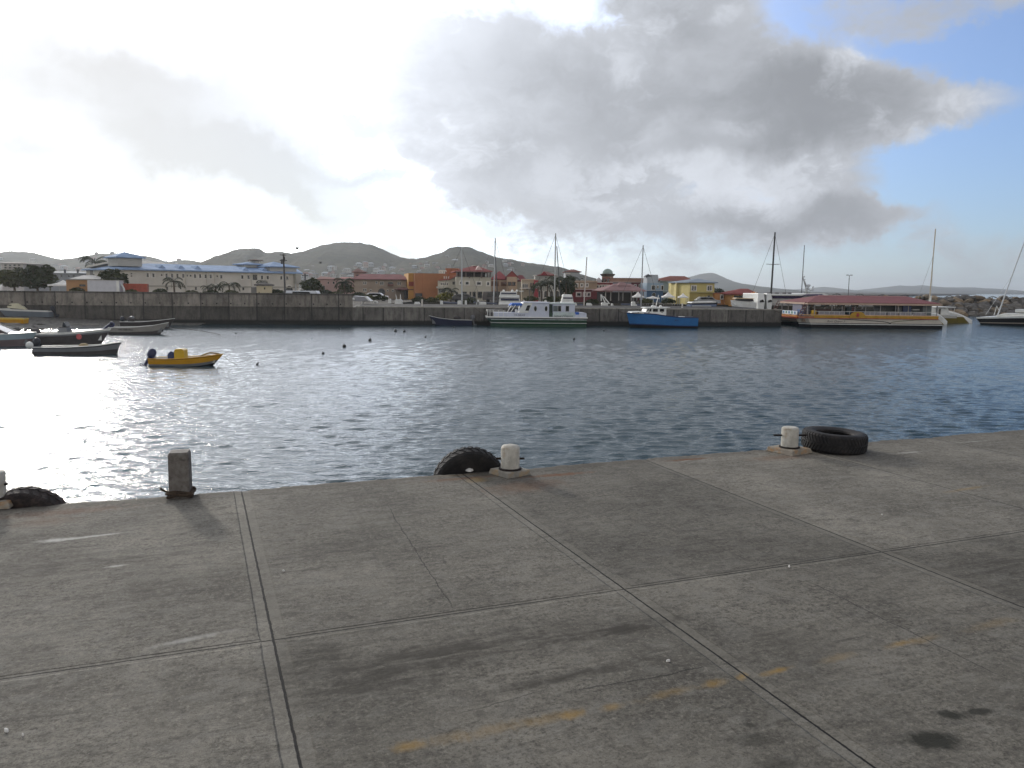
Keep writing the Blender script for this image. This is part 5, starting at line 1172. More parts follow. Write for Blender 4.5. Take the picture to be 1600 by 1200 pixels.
h = House('kiosk', 'small cream kiosk with grey pyramid roof behind the seawall', 401, 425, 111, 111.5, 2.6, 'kiosk')
h.wall(446.8, wallm((206, 190, 150)), px=413); h.hip(399, 426, 446.6, 440.8, 413, 413, roofm((92, 88, 84)), over=.15); h.win((412.5, 449, 414.5, 452), None); h.box((392, 448.5, 401, 459), .3, 2, wallm((128, 126, 122)), 'lean_to')
h.box((404.2, 456, 405.6, 461), -.06, .05, wallm((60, 60, 60)), 'door')

# pink houses and the long maroon roofed building
h = House('pink_house', 'small pink house with low tiled roof and arched doorways', 497, 553, 196, 196, 10)
pk = wallm((190, 152, 140)); h.wall(437, pk, px=525); h.hip(496, 530, 437, 432, 503, 507, roofm((150, 96, 84)), over=.3); h.hip(528, 553, 436, 433, 534, 548, roofm((164, 92, 84)), over=.3, t=.1)
for b in ((503, 446, 508, 457), (533, 443, 537, 447), (520, 440, 523, 443.5), (512, 440, 514, 443.5), (541, 448, 545, 456)): h.win(b, wallm((206, 176, 164)), arch=True)
h.band(497, 553, 446, 446.6, wallm((206, 176, 164)))
h = House('pink_tower', 'slim pink tower with pointed tiled roof at the maroon roof end', 553, 566, 186, 186, 5)
h.wall(426, wallm((176, 140, 128)), px=560); h.hip(553, 566, 426, 419, 559.5, 559.5, roofm((138, 96, 84)), over=.4); h.win((557, 429, 561, 433), None)
h = House('quayside_building', 'long beige two storey building with maroon hipped roof', 553.5, 637, 172, 174, 12)
bw = wallm((178, 156, 134)); h.wall(437.6, bw, px=595); h.hip(553.5, 637, 437.4, 428.3, 566, 626, roofm((140, 72, 72)), over=.7)
h.band(552, 638, 436.4, 437.6, trim_m, -.75, -.6, 'fascia'); h.band(553.5, 637, 448.2, 449, wallm((150, 124, 106)))
for (a, b, c, d) in ((567.8, 440, 569.3, 444), (570.8, 440, 572.4, 444), (587.2, 440, 589.8, 442.6), (594.2, 440.4, 596.3, 444.8), (597.2, 440.4, 599.2, 444.8), (621.2, 440.6, 623, 445), (624.2, 440.6, 626, 445), (567.8, 451, 569.3, 455.4), (570.8, 451, 572.4, 455.4), (578.5, 453, 580.5, 455), (604.8, 453, 606.6, 455.4), (613, 453, 614.8, 455.4)): h.win((a, b, c, d), fr=.08)
h.box((606, 443.5, 614.5, 447), -1.0, -.05, wallm((130, 84, 74)), 'balcony'); h.win((606.5, 441, 614, 443.4), None); h.win((591.5, 451.5, 601, 459), wallm((112, 96, 92)), arch=True, fr=.15)
h.hip(618, 643, 453, 449.4, 626, 636, roofm((120, 74, 70)), over=.2, y0=-4, y1=-.1, name='porch_roof'); h.box((631.5, 453.4, 642.5, 466), -3.2, -.1, wallm((52, 50, 48)), 'porch')
for px in (618.5, 624.5): h.box((px - .5, 453, px + .5, 466), -3.8, -3.5, wallm((130, 110, 96)), 'porch_post')

# orange hall
h = House('orange_hall', 'big windowless orange building with a lighter side wall', 648, 700, 168, 169.5, 14)
og = wallm((192, 118, 66)); F = h.F; rt = math.pi / 2
h.wall(427.2, og, px=668); h.band(647.6, 700, 426.8, 427.6, wallm((176, 96, 48)), -.08, 14, 'parapet')
xl = F.x(639.5, 0); mb = MB(); mb.box(xl, -.02, 2.2, 13, -.2, F.z(643, 426.6), wallm((214, 150, 60))); mb.build('side_wing', h.t)
h.box((640, 440, 647.8, 447), 2.1, 2.3, wallm((170, 70, 52)), 'red_panel'); h.box((649, 458, 659, 463), -1, -.02, wallm((84, 80, 78)), 'store_shed')
h.band(660, 660.5, 428, 462, wallm((176, 100, 52)), -.03, .05, 'pilaster'); h.band(648, 690, 447, 447.5, wallm((184, 106, 54)), -.03, .05, 'string_course')
h = House('orange_block', 'square orange roof block rising behind the orange hall', 696, 716, 190, 190, 8)
h.wall(419.8, wallm((184, 98, 56)), px=706); h.band(695.5, 716.5, 419, 420, wallm((196, 116, 70)), -.1, 8, 'parapet')
mb = MB(); F = h.F
for i in range(4): 
    x_ = F.x(688 + i * 2.6); mb.tube([(x_, -3, F.z(690, 428)), (x_, -3, F.z(690, 423.6)), (x_ + .3, -3, F.z(690, 423.2)), (x_ + .5, -3, F.z(690, 424.6))], .16, trim_m, 6)
mb.build('vent_pipes', h.t)
h = House('balcony_house', 'cream house with curved balcony and pink sloping roof next to the orange hall', 684, 714, 166, 166, 9)
cr_ = wallm((206, 196, 172)); h.wall(438.6, cr_, px=700); h.beam([(686, 438.6), (703, 437), (716, 430.6)], .25, -.5, 8, roofm((190, 100, 86)), 'roof')
F = h.F; mb = MB(); mb.prism([F.p(686, 438.7), F.p(714, 438.7), F.p(714, 431.5), F.p(703, 437.2)], .05, 8, cr_); mb.build('gable', h.t)
for px in (689.5, 692.4, 695.6, 699): h.win((px - .7, 442, px + .7, 445.4), fr=.1)
for px in (693.5, 696.8, 700.4): h.box((px - .6, 431.6, px + .6, 435.4), .5, 1.2, trim_m, 'roof_pillar')
h.box((683, 447.4, 700.5, 450.6), -1.5, -.02, cr_, 'balcony'); h.win((686, 452, 695, 457), None); h.win((707, 440, 712, 444.6), None)

# cream building with loggia
h = House('loggia_building', 'large cream building with open top loggia and red hipped roof', 712.5, 767, 163, 164, 13)
cc = wallm((200, 190, 166)); F = h.F; h.wall(433, cc, px=740)
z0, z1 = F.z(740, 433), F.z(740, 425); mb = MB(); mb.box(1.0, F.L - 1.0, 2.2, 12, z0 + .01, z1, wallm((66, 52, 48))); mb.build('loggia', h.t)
for px in (714, 719, 728, 741, 752.5, 762, 766): mb = MB(); mb.box(F.x(px) - .14, F.x(px) + .14, .1, .4, z0 + .01, z1, wallm((120, 104, 94))); mb.build('loggia_post', h.t)
h.band(712, 767.5, 432.4, 433.2, trim_m, -.2, .1); h.hip(713, 767, 424.9, 415.6, 738, 746, roofm((150, 58, 54)), over=.3); h.band(711.5, 768.2, 424.2, 425.2, trim_m, -.42, -.3, 'fascia')
xm = F.x(747.3, 2); zz = F.z(747, 422.6, 2); mb = MB(); mb.prism([(xm - .75, zz), (xm + .75, zz), (xm, zz + .95)], .9, 4, wallm((206, 176, 166))); mb.build('dormer', h.t)
mb = MB(); mb.box(F.x(737.5, 6), F.x(743.5, 6), 5.5, 7, F.z(740, 415.6, 6), F.z(740, 414.6, 6), trim_m); mb.build('roof_vent', h.t)
for b in ((727.5, 440.4, 732.2, 444.4), (745.2, 441, 751.2, 444.8), (761.2, 441, 764, 445.4), (719, 440.3, 721, 443.6)): h.win(b, fr=.25)
for b in ((723, 456, 729, 465), (734.2, 456, 735.8, 465), (738.6, 456, 743, 466), (746.4, 456, 753, 465.5), (756, 456, 759.6, 465), (763, 456, 766, 465), (712.8, 456, 715, 464)): h.win(b, wallm((170, 158, 140)), fr=.1, name='doorway')
h.band(712.5, 767, 446.6, 447, wallm((176, 164, 142)), -.05, .05, 'string_course')
for px in (733.5, 752.5): h.box((px - 1, 433.4, px + 1, 434.6), -.3, -.01, wallm((140, 110, 90)), 'bracket')
h = House('red_roof_hall', 'tan building under a wide red hipped roof beside the loggia building', 767.5, 793, 186, 186, 12)
tn = wallm((184, 156, 128)); h.wall(437.2, tn, px=780); h.hip(767.5, 793, 437, 423.6, 779.5, 780.5, roofm((158, 52, 56)), over=.2)
for b in ((768, 440, 771, 446.5), (773, 440, 778.5, 446.5), (783, 441, 791.5, 446.5), (770, 455, 776, 465)): h.win(b, wallm((150, 104, 76)), fr=.1, pane=wallm((112, 82, 62)))
h = House('gabled_hall', 'tan building with a steep red front gable', 791.5, 808, 180, 180, 10)
h.wall(432.5, wallm((206, 172, 138)), px=800); h.gable_front(791.5, 808, 432.4, 424.6, roofm((168, 58, 58)), wallm((190, 86, 76)), over=.3)
for b in ((794, 441, 798.6, 446), (800.6, 441, 805, 446)): h.win(b, wallm((130, 96, 76)), fr=.1)
h = House('maroon_house', 'low house with dark red roof and small white gable', 805, 823, 190, 190, 9)
h.wall(440, wallm((176, 166, 146)), px=814); h.hip(805, 823, 440, 430, 810, 816, roofm((132, 46, 52)), over=.2); F = h.F
xm = F.x(808.4); zz = F.z(808, 437); mb = MB(); mb.prism([(xm - .5, zz), (xm + .5, zz), (xm, zz + .5)], -.4, .5, trim_m); mb.build('dormer', h.t)
h = House('arcade_building', 'cream arcaded building with a row of slim arches and balcony', 815, 836, 166, 166, 10)
ca_ = wallm((214, 194, 158)); h.wall(436.6, ca_, px=826); h.band(814, 836.5, 436, 437.6, wallm((222, 192, 160)), -.4, .1)
h.band(812, 834, 449.5, 451.5, trim_m, -1.2, -.02, 'balcony')
for px in (817.5, 820.4, 823.4): h.win((px - .8, 444, px + .8, 450), trim_m, arch=True, fr=.15)
for px in (829.6, 833): h.win((px - .9, 442, px + .9, 449), None)
for px in (815.5, 818.9, 821.9, 825, 828): h.band(px - .25, px + .25, 440.5, 450, trim_m, -.25, -.02, 'column')
for (a, b) in ((811.5, 818), (830.5, 836.5)): h.box((a, 454, b, 456), -2.2, -.02, white_g, 'awning')
h = House('crimson_house', 'narrow crimson house front squeezed between cream arcade and grey shop', 834.5, 841, 163, 163, 8)
h.wall(438, wallm((190, 62, 66)), px=838); 
for py in (442.5, 448): h.win((837.2, py, 838.8, py + 1.6), trim_m, fr=.12)
h.band(834.2, 841.2, 437.5, 438.3, wallm((206, 120, 116)))
h = House('grey_block', 'grey three storey block with small red roof peak behind the palm', 836, 873, 192, 192, 10)
gy = wallm((168, 166, 154)); h.wall(431, gy, px=850); h.hip(842, 866, 431, 424.2, 852, 853, roofm((140, 70, 62)), over=.4); h.box((852, 425.2, 868, 427), 6, 9, wallm((190, 192, 186)), 'roof_slab'); F = h.F
xm = F.x(850, 1); zz = F.z(850, 430.2, 1); mb = MB(); mb.prism([(xm - .95, zz), (xm + .75, zz), (xm - .1, zz + .95)], -.6, 4, roofm((176, 56, 60))); mb.build('red_gable', h.t)
for px in (853, 858.5): h.win((px - .8, 433, px + .8, 434.6), None)
h.band(833, 838, 429.6, 431, trim_m, -.2, .2, 'white_slab')
h = House('colonnade_shop', 'grey white shop with tall ground floor arches behind the palms', 841, 882, 164, 165, 10)
gw = wallm((196, 190, 172)); h.wall(441, gw, px=862); h.band(840, 883, 440.6, 441.8, trim_m, -.5, .1)
for b in ((842.2, 444, 844.6, 447.6), (846, 444, 848.6, 447), (863.4, 445, 866, 452), (869.5, 443.8, 872, 447.4), (876, 444, 878.6, 448)): h.win(b, fr=.08)
for px in (843, 846.6, 853, 861.5, 870.5, 878): h.win((px - 1.6 if px < 850 else px - 2.6, 454.5, px + 1.0 if px < 850 else px + 2.6, 464.5), trim_m, arch=True, fr=.2)
h = House('grey_tower', 'pale grey tower with low red roof behind the brown shop', 883.5, 905, 205, 205, 8)
h.wall(425.5, wallm((166, 170, 170)), px=894); h.hip(883, 906, 425.4, 420.8, 892, 896, roofm((134, 78, 68)), over=.3); h.band(883, 891, 426.6, 428.4, trim_m, -.4, .05, 'balcony'); h.band(884, 899, 436, 437, roofm((80, 74, 72)), -.4, .05, 'ledge'); h.band(906, 912, 434.4, 435.4, roofm((70, 62, 60)), .2, 3, 'side_roof')
h = House('brown_shop', 'tan and maroon shop with three small white framed upper windows', 893.5, 933, 162, 163, 10)
h.wall(438.4, wallm((170, 142, 112)), px=915); h.band(893, 933.5, 439.8, 441, wallm((222, 196, 178)), -.3, .05); h.band(893, 932, 451.3, 452.8, wallm((222, 186, 176)), -.5, .05)
F = h.F; mb = MB(); mb.box(.02, F.L - .02, -.04, 1, -.1, F.z(915, 452.8) - .01, wallm((136, 54, 54))); mb.build('lower_wall', h.t)
for px in (901.2, 909, 917.2): h.win((px - 1, 443.8, px + 1, 447.4), trim_m, fr=.2)
for (a, b) in ((901.6, 906.8), (912.4, 915), (918.6, 921.2)): h.win((a, 458, b, 462), wallm((216, 196, 186)), fr=.25, y=-.06)
h = House('domed_tower', 'brown round tower with pale green dome', 939, 960.5, 178, 178, 3.1)
F = h.F; cx, R_ = F.x(949.8), F.L / 2 * .84; zt = F.z(950, 432.5); zd = F.z(950, 428)
mb = MB(); mb.lathe([(R_, -.2), (R_, zt)], wallm((150, 100, 82)), 24, (cx, R_, 0)); mb.build('drum', h.t, smooth=True)
mb = MB(); mb.lathe([(R_ * .98, zt + .01), (R_ * .98, zd - .1)], wallm((140, 128, 92)), 24, (cx, R_, 0)); mb.build('upper_drum', h.t, smooth=True)
mb = MB(); mb.lathe([(R_ + .05, zd - .5), (R_ * 1.30, zd - .16), (R_ * 1.33, zd), (R_ * .9, zd + .05)], wallm((86, 74, 62)), 24, (cx, R_, 0)); mb.build('dome_cornice', h.t, smooth=True)
rd = (F.z(951, 420) - zd); mb = MB(); mb.lathe([(max(.01, R_ * .92 * math.cos(g)), zd + .05 + rd * math.sin(g)) for g in [math.pi / 2 * i / 9 for i in range(10)]], roofm((148, 170, 158)), 24, (cx, R_, 0)); mb.build('dome', h.t, smooth=True)
for k in range(5):
    g = math.pi * (1.15 + .175 * k); mb = MB(); mb.box(-.22, .22, -.06, .06, zt - 3.2, zt - .4, pane_m); o = mb.build('window', h.t); o.location = (cx + (R_ + .02) * math.cos(g), R_ + (R_ + .02) * math.sin(g), 0); o.rotation_euler = (0, 0, g + math.pi / 2)
h.hip(925, 936, 450, 446, 928, 933, roofm((120, 80, 70)), over=.1, y0=-2, y1=-.2, name='porch_roof')
h = House('crimson_shop', 'crimson shop below the domed tower with row of white framed windows', 931, 957, 165, 165, 9)
h.wall(441.4, wallm((160, 58, 60)), px=944); h.band(930.5, 957.5, 440.8, 442, wallm((230, 202, 190)), -.35, .05)
for px in (934, 938.5, 942.6, 946.6, 951): h.win((px - .9, 446, px + .9, 449.6), trim_m, fr=.16)
h.band(926, 957, 454, 455, wallm((222, 180, 176)), -.6, .05)
for b in ((936, 458.5, 944, 468), (949, 458.5, 953.5, 468)): h.win(b, wallm((222, 180, 180)), fr=.3, name='doorway')
F = h.F; mb = MB(); x0, x1, za, zb2 = F.x(932), F.x(939.6), F.z(936, 441), F.z(936, 433.4); mb.prism([(x0, za), (x1, za), (x1, za + (zb2 - za) * .55), ((x0 + x1) / 2, zb2), (x0, za + (zb2 - za) * .55)], .3, 1.2, wallm((196, 192, 190))); mb.build('dutch_gable', h.t)
h = House('terracotta_terrace', 'long terracotta terrace with pale cornice beyond the pavilion', 953, 1012, 178, 178, 10)
h.wall(434.6, wallm((176, 130, 104)), px=980); h.band(952.5, 1012, 434, 435, wallm((226, 208, 190)), -.3, .05); h.band(952.5, 1012, 440, 441.3, wallm((210, 190, 180)), -.3, .05)
F = h.F; mb = MB(); mb.box(F.x(986), F.L - .02, -.05, 1, -.1, F.z(999, 441.3) - .01, wallm((116, 54, 56))); mb.box(.02, F.x(986) - .01, -.05, 1, -.1, F.z(970, 441.3) - .01, wallm((150, 150, 156))); mb.build('lower_wall', h.t)
for px in (982.8, 992.4, 1000, 1007.4): h.win((px - 1, 445.4, px + 1, 449.8), trim_m, fr=.16, y=-.06)
for b in ((990, 456, 994, 460), (1004, 458, 1008, 464)): h.win(b, trim_m, fr=.16, y=-.06)
h = House('pavilion', 'open waterfront pavilion with two tier dusty pink roof', 945, 1008, 150, 151, 9, 'pavilion')
pr_ = roofm((158, 116, 112)); h.hip(943, 1009, 455.2, 443, 962, 984, pr_, over=.1); F = h.F
mb = MB(); mb.hip(F.x(961, 4.5), F.x(981, 4.5), 2.6, 6.4, F.z(971, 447, 3) + .1, F.z(971, 441, 4.5), F.x(968, 4.5), F.x(974, 4.5), pr_, .12); mb.build('top_roof', h.t)
mb = MB(); mb.box(F.x(964, 3), F.x(978, 3), 3, 6, F.z(971, 449.5, 3), F.z(971, 447, 3) - .03, wallm((96, 70, 68))); mb.build('roof_lantern', h.t)
for px in (947, 955, 967.5, 974, 987, 996, 1006): h.band(px - .4, px + .4, 455.4, 470, wallm((150, 142, 132)), .2, .5, 'post')
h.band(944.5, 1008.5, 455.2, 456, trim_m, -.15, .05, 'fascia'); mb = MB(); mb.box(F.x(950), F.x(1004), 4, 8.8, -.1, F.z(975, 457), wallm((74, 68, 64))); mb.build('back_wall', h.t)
h = House('blue_shop', 'pale blue two storey shop with grey stair tower', 1010.5, 1036, 168, 168, 9)
h.wall(442, wallm((150, 172, 190)), px=1022); F = h.F
mb = MB(); mb.box(F.x(1012), F.x(1029.5), 1, 6, 0, F.z(1020, 432, 1), wallm((176, 182, 186))); tw_ = mb.build('stair_tower', h.t)
mb = MB(); mb.box(F.x(1017), F.x(1029.5), 1.5, 5.5, F.z(1020, 432, 1) + .002, F.z(1023, 429.2, 1), wallm((168, 172, 176))); mb.prism([(F.x(1008), F.z(1010, 432)), (F.x(1018), F.z(1010, 432)), (F.x(1014), F.z(1010, 428))], .9, 3, roofm((96, 98, 104))); mb.build('roof_gable', h.t)
mb = MB(); mb.box(.02, F.L - .02, -.05, .8, -.1, F.z(1020, 454.6), wallm((72, 110, 150))); mb.build('lower_wall', h.t)
h.band(1010, 1056, 453.2, 454.6, wallm((186, 196, 204)), -.3, .05)
for b in ((1018.6, 446.4, 1020.4, 452.6), (1021.2, 446.4, 1023, 452.6), (1026.8, 446.8, 1028.6, 449.6), (1033.6, 446.6, 1036, 452.8)): h.win(b, trim_m, fr=.1)
h.win((1019, 457.5, 1024, 465), wallm((150, 170, 190)), y=-.06, arch=True)
h = House('green_grey_hall', 'plain grey green hall with rust red hipped roof behind the yellow house', 1031, 1080, 176, 176, 12)
h.wall(439.6, wallm((150, 166, 158)), px=1055); h.hip(1031, 1080, 439.4, 431.3, 1046, 1069, roofm((140, 66, 50)), over=.5); h.band(1030, 1080, 438.6, 439.8, trim_m, -.55, -.4, 'fascia'); h.band(1031, 1080, 453.5, 454.5, wallm((186, 196, 190)), -.2, .05); h.band(1034, 1062, 457, 464, wallm((64, 56, 54)), -.05, .05, 'shopfront')
h = House('yellow_annex', 'yellow flat roofed annex with two pairs of windows', 1056.5, 1078, 156, 156, 8)
ye = wallm((218, 200, 118)); h.wall(442.4, ye, px=1067); h.band(1056, 1078, 441.4, 442.6, trim_m, -.25, .05); h.band(1056.5, 1078, 456.4, 457, wallm((206, 186, 96)), -.08, .05)
for px in (1061.3, 1065.6, 1071.4, 1074.5): h.win((px - .7, 445.6, px + .7, 450), wallm((232, 216, 140)), fr=.1)
h = House('yellow_house', 'yellow two storey house with grey blue hipped roof', 1077.5, 1116, 151, 152, 9, 'house')
h.wall(442.4, wallm((206, 188, 104)), px=1097); h.hip(1077.5, 1116, 442.2, 435.2, 1087, 1090, roofm((140, 156, 170)), over=.5)
h.band(1077, 1116.5, 456.6, 457.4, wallm((160, 160, 110)), -.4, .05, 'string_course')
F = h.F; mb = MB(); mb.box(.02, F.L - .02, -.04, .8, -.1, F.z(1097, 457.4) - .01, wallm((184, 160, 76))); mb.build('lower_wall', h.t)
for px in (1082, 1086, 1106.6, 1110.4): h.win((px - .9, 447, px + .9, 453.6), trim_m, fr=.2)
h.win((1105.8, 462, 1108.6, 471), wallm((150, 140, 96)), y=-.05, name='doorway')
h = House('orange_annex', 'low orange annex with a white framed double window', 1117, 1145, 151, 151.5, 7)
h.wall(458.6, wallm((214, 138, 66)), px=1130); h.band(1116.6, 1145, 457.8, 458.8, wallm((180, 90, 70)), -.2, 7, 'roof')
for b in ((1126.6, 461.6, 1129, 466.6), (1135.8, 463.4, 1137.4, 470.6), (1139.4, 463.4, 1141.2, 470.6)): h.win(b, trim_m, fr=.2)
h = House('orange_pavilion', 'orange pavilion with red hipped roof and open front', 1145, 1183.5, 146, 146, 9)
h.wall(460.8, wallm((206, 140, 60)), px=1160); h.hip(1143.5, 1184, 460.6, 451, 1157, 1168, roofm((158, 68, 60)), over=.3); F = h.F
mb = MB(); mb.prism([F.p(1166, 460.4), F.p(1184, 462.5), F.p(1184, 459.5), F.p(1177, 455.6)], -1.2, -.4, wallm((226, 130, 40))); mb.build('front_gable', h.t)
for b in ((1147, 461.6, 1165, 465.5), (1169, 463, 1177, 466)): h.win(b, None)
h.beam([(1171, 462), (1178, 457.4)], .18, -1.5, -1.3, trim_m, 'strut')

# ------------------------------------------------------------------ tents, poles, lamps
tent_m = mat('tent_white', (232, 230, 224), .8)
def tent(pa, pb, pye, pya, Y, label, sag_=.5):
    F = Plane(pa, pb, Y, Y, GZ); t = thing('market_tent', label, 'tent', F.A, F.rz, 'white tents on the waterfront'); L = F.L; ze, za = F.z((pa + pb) / 2, pye), F.z((pa + pb) / 2, pya)
    mb = MB(); n = 6; c = L / 2
    for i in range(n):
        f0, f1 = i / n, (i + 1) / n; g0, g1 = f0 ** 1.9, f1 ** 1.9
        def ring(f, g): w = c * (1 - f); z = ze + (za - ze) * g; return [(c - w, c - w, z), (c + w, c - w, z), (c + w, c + w, z), (c - w, c + w, z)]
        a, b = ring(f0, g0), ring(min(f1, .985), g1)
        for k in range(4): mb.face([a[k], a[(k + 1) % 4], b[(k + 1) % 4], b[k]], tent_m)
    for k in range(4):
        a = [(0, 0), (L, 0), (L, L), (0, L)]; p_, q = a[k], a[(k + 1) % 4]; mb.face([(*p_, ze - .22), (*q, ze - .22), (*q, ze), (*p_, ze)], tent_m)
    mb.build('canopy', t)
    for (x, y) in ((.05, .05), (L - .05, .05), (L - .05, L - .05), (.05, L - .05)):
        mb = MB(); mb.tube([(x, y, -.1), (x, y, ze - .05)], .05, alu, 6); mb.build('pole', t)
tent(74.5, 106.5, 444.5, 437.4, 116, 'white tent beside the orange shed behind the seawall')
tent(990, 1007, 463, 455.5, 146, 'white pointed tent in front of the pavilion end'); tent(1013, 1031, 465, 462.5, 144, 'flat white tent in front of the blue shop'); tent(1037, 1055, 463, 455.6, 144, 'white pointed tent in front of the grey green hall'); tent(1062, 1076, 463.5, 458, 145, 'white pointed tent in front of the yellow annex')
pole_m = mat('pole_grey', (78, 76, 74), .7)
p = at(446, 458, 109); t = thing('utility_pole', 'tall grey utility pole with crossarms in front of the blue roofed building', 'utility pole', (p.x, p.y, GZ)); F = Plane(440, 450, 109, 109, GZ)
zt = F.z(444, 396.5); mb = MB(); mb.tube([(0, 0, -.2), (-.16, 0, zt)], .15, pole_m, 9, .10); mb.build('pole', t, smooth=True)
for py, w in ((398.5, .45), (407, .5)): mb = MB(); zz = F.z(444, py); mb.box(-.15 - w, -.15 + w, -.18, -.10, zz - .06, zz + .06, pole_m); mb.build('crossarm', t)
for px, py in ((441.8, 409), (445.2, 405)): mb = MB(); mb.lathe([(.16, -.3), (.16, .3), (.05, .36)], pole_m, 12, (F.x(px) - F.x(445.5), -.2, F.z(444, py))); mb.build('transformer', t, smooth=True)
p = at(477, 455, 150); t = thing('utility_pole', 'short dark pole between the blue roofed building and pink house', 'utility pole', (p.x, p.y, GZ)); mb = MB(); F = Plane(470, 480, 150, 150, GZ); zt = F.z(477, 427); mb.tube([(0, 0, -.2), (0, 0, zt)], .14, pole_m, 8); mb.build('pole', t); mb = MB(); mb.box(-.6, .6, -.06, .06, zt - .5, zt - .35, pole_m); mb.build('crossarm', t)
for px, pyt, pyb, Y, lab in ((659.5, 467.5, 482, 110, 'pale bollard post on the quay below the orange hall'), (1066, 474, 479, 118, 'short white post on the quay left of the yellow annex'), (827, 452, 474, 140, 'slim grey lamp post in front of the arcade building'), (1325, 430, 466, 150, 'thin mast with two lamps above the maroon roof')):
    b_ = at(px, pyb, Y); z1 = at(px, pyt, Y).z; t = thing('post' if Y < 120 else 'lamp_post', lab, 'post' if Y < 120 else 'lamp post', (b_.x, b_.y, 2.2)); mb = MB(); mb.tube([(0, 0, 0), (0, 0, z1 - 2.2)], .10 if Y < 120 else .06, trim_m if Y < 120 else pole_m, 8); mb.build('pole', t)
    if Y >= 120:
        for s_ in (-1, 1): mb = MB(); mb.box(s_ * .35 - .2, s_ * .35 + .2, -.12, .12, z1 - 2.25, z1 - 2.12, pole_m); mb.build('lamp_head', t)
# breakwater lamps
def brk_lamp(px, py, lab):
    b_ = at(px, 470, 185); z1 = at(px, py, 185).z; z0 = 2.2; t = thing('breakwater_lamp', lab, 'lamp post', (b_.x, b_.y, z0), 0, 'lamps along the breakwater')
    mb = MB(); mb.tube([(0, 0, 0), (0, 0, z1 - z0)], .045, pole_m, 7); mb.build('pole', t)
    for s_ in (-1, 1):
        mb = MB(); mb.prism([(s_ * .12, z1 - z0), (s_ * .95, z1 - z0 - .25), (s_ * .9, z1 - z0 - .40), (s_ * .1, z1 - z0 - .12)], -.16, .16, pole_m); mb.build('lamp_head', t)
for i, px in enumerate((1306.5, 1342.5, 1378, 1413, 1446, 1483.5, 1518, 1550.5, 1581)):
    brk_lamp(px, 458.4 + i * .65, 'twin headed grey lamp post on the breakwater, number %s from the sailing catamaran mast' % '' if False else ['twin lamp post showing over the left half of the maroon roof', 'twin lamp post over the maroon roof above the gold hump', 'twin lamp post over the middle of the maroon roof', 'twin lamp post over the right half of the maroon roof', 'twin lamp post next to the sailing catamaran mast', 'twin lamp post above the rocks behind the white bows', 'twin lamp post above the rocks left of the sloop', 'twin lamp post above the rocks over the sloop bow', 'last twin lamp post to the right along the breakwater'][i])

# ------------------------------------------------------------------ breakwater of boulders
def breakwater():
    core = MB(); cm = mat('rubble_core', (70, 64, 56), .95, var=.4, scale=.5)
    A, B = at(1225, 470, 172), at(1900, 470, 172)
    core.prism([(-9, -1), (-4, 1.9), (-1.5, 3.1), (3.5, 3.1), (9, -1)], 0, B.x - A.x + 60, cm, 'x')
    # prism along x with (y, z) outline
    o = core.build('breakwater_core'); o.location = (A.x, A.y + 8, 0); tag(o, kind='structure'); o.name = 'breakwater_ground'
    mb = MB(); mb.box(0, B.x - A.x + 60, 0, 4, 3.12, 3.5, asph); o = mb.build('breakwater_road', loc=(A.x, A.y + 8, 0)); tag(o, kind='structure')
    cols = [weathered('boulder_grey', (.095, .087, .075), (.17, .155, .135), None, 1.2), weathered('boulder_brown', (.12, .095, .066), (.21, .165, .115), None, 1.1), weathered('boulder_dark', (.085, .08, .075), (.15, .14, .125), None, 1.3), weathered('boulder_tan', (.21, .155, .095), (.30, .23, .15), None, 1.0)]
    ms = [rock_mesh('boulder', (1.0, .85, .68), cols[(0, 1, 2, 0, 1, 0, 2, 0, 1, 3)[i]], 20 + i) for i in range(10)]
    r = random.Random(31); n = 0
    for row in range(6):
        x = at(1440, 470, 172).x - 4 + r.random()
        while x < at(1640, 470, 172).x:
            f = row / 5; y = A.y + 8 - 8.0 + f * 8.0 + r.uniform(-.5, .5); z = .2 + f * 3.3 + r.uniform(-.25, .3); s_ = r.uniform(.75, 1.55) * (1.12 - .25 * f)
            m_ = r.choice(ms if r.random() < .93 else ms[-1:])
            o = bpy.data.objects.new('boulder', m_); COL.objects.link(o); o.location = (x, y, z); o.rotation_euler = (r.uniform(-.5, .5), r.uniform(-.5, .5), r.random() * 6.28); o.scale = (s_ * r.uniform(.9, 1.35), s_, s_ * r.uniform(.75, 1.1))
            tag(o, 'rough grey brown boulder in the breakwater behind the sailing boats', 'boulder', 'boulders of the breakwater'); n += 1
            x += s_ * r.uniform(1.25, 1.9)
    return n
NB = breakwater()
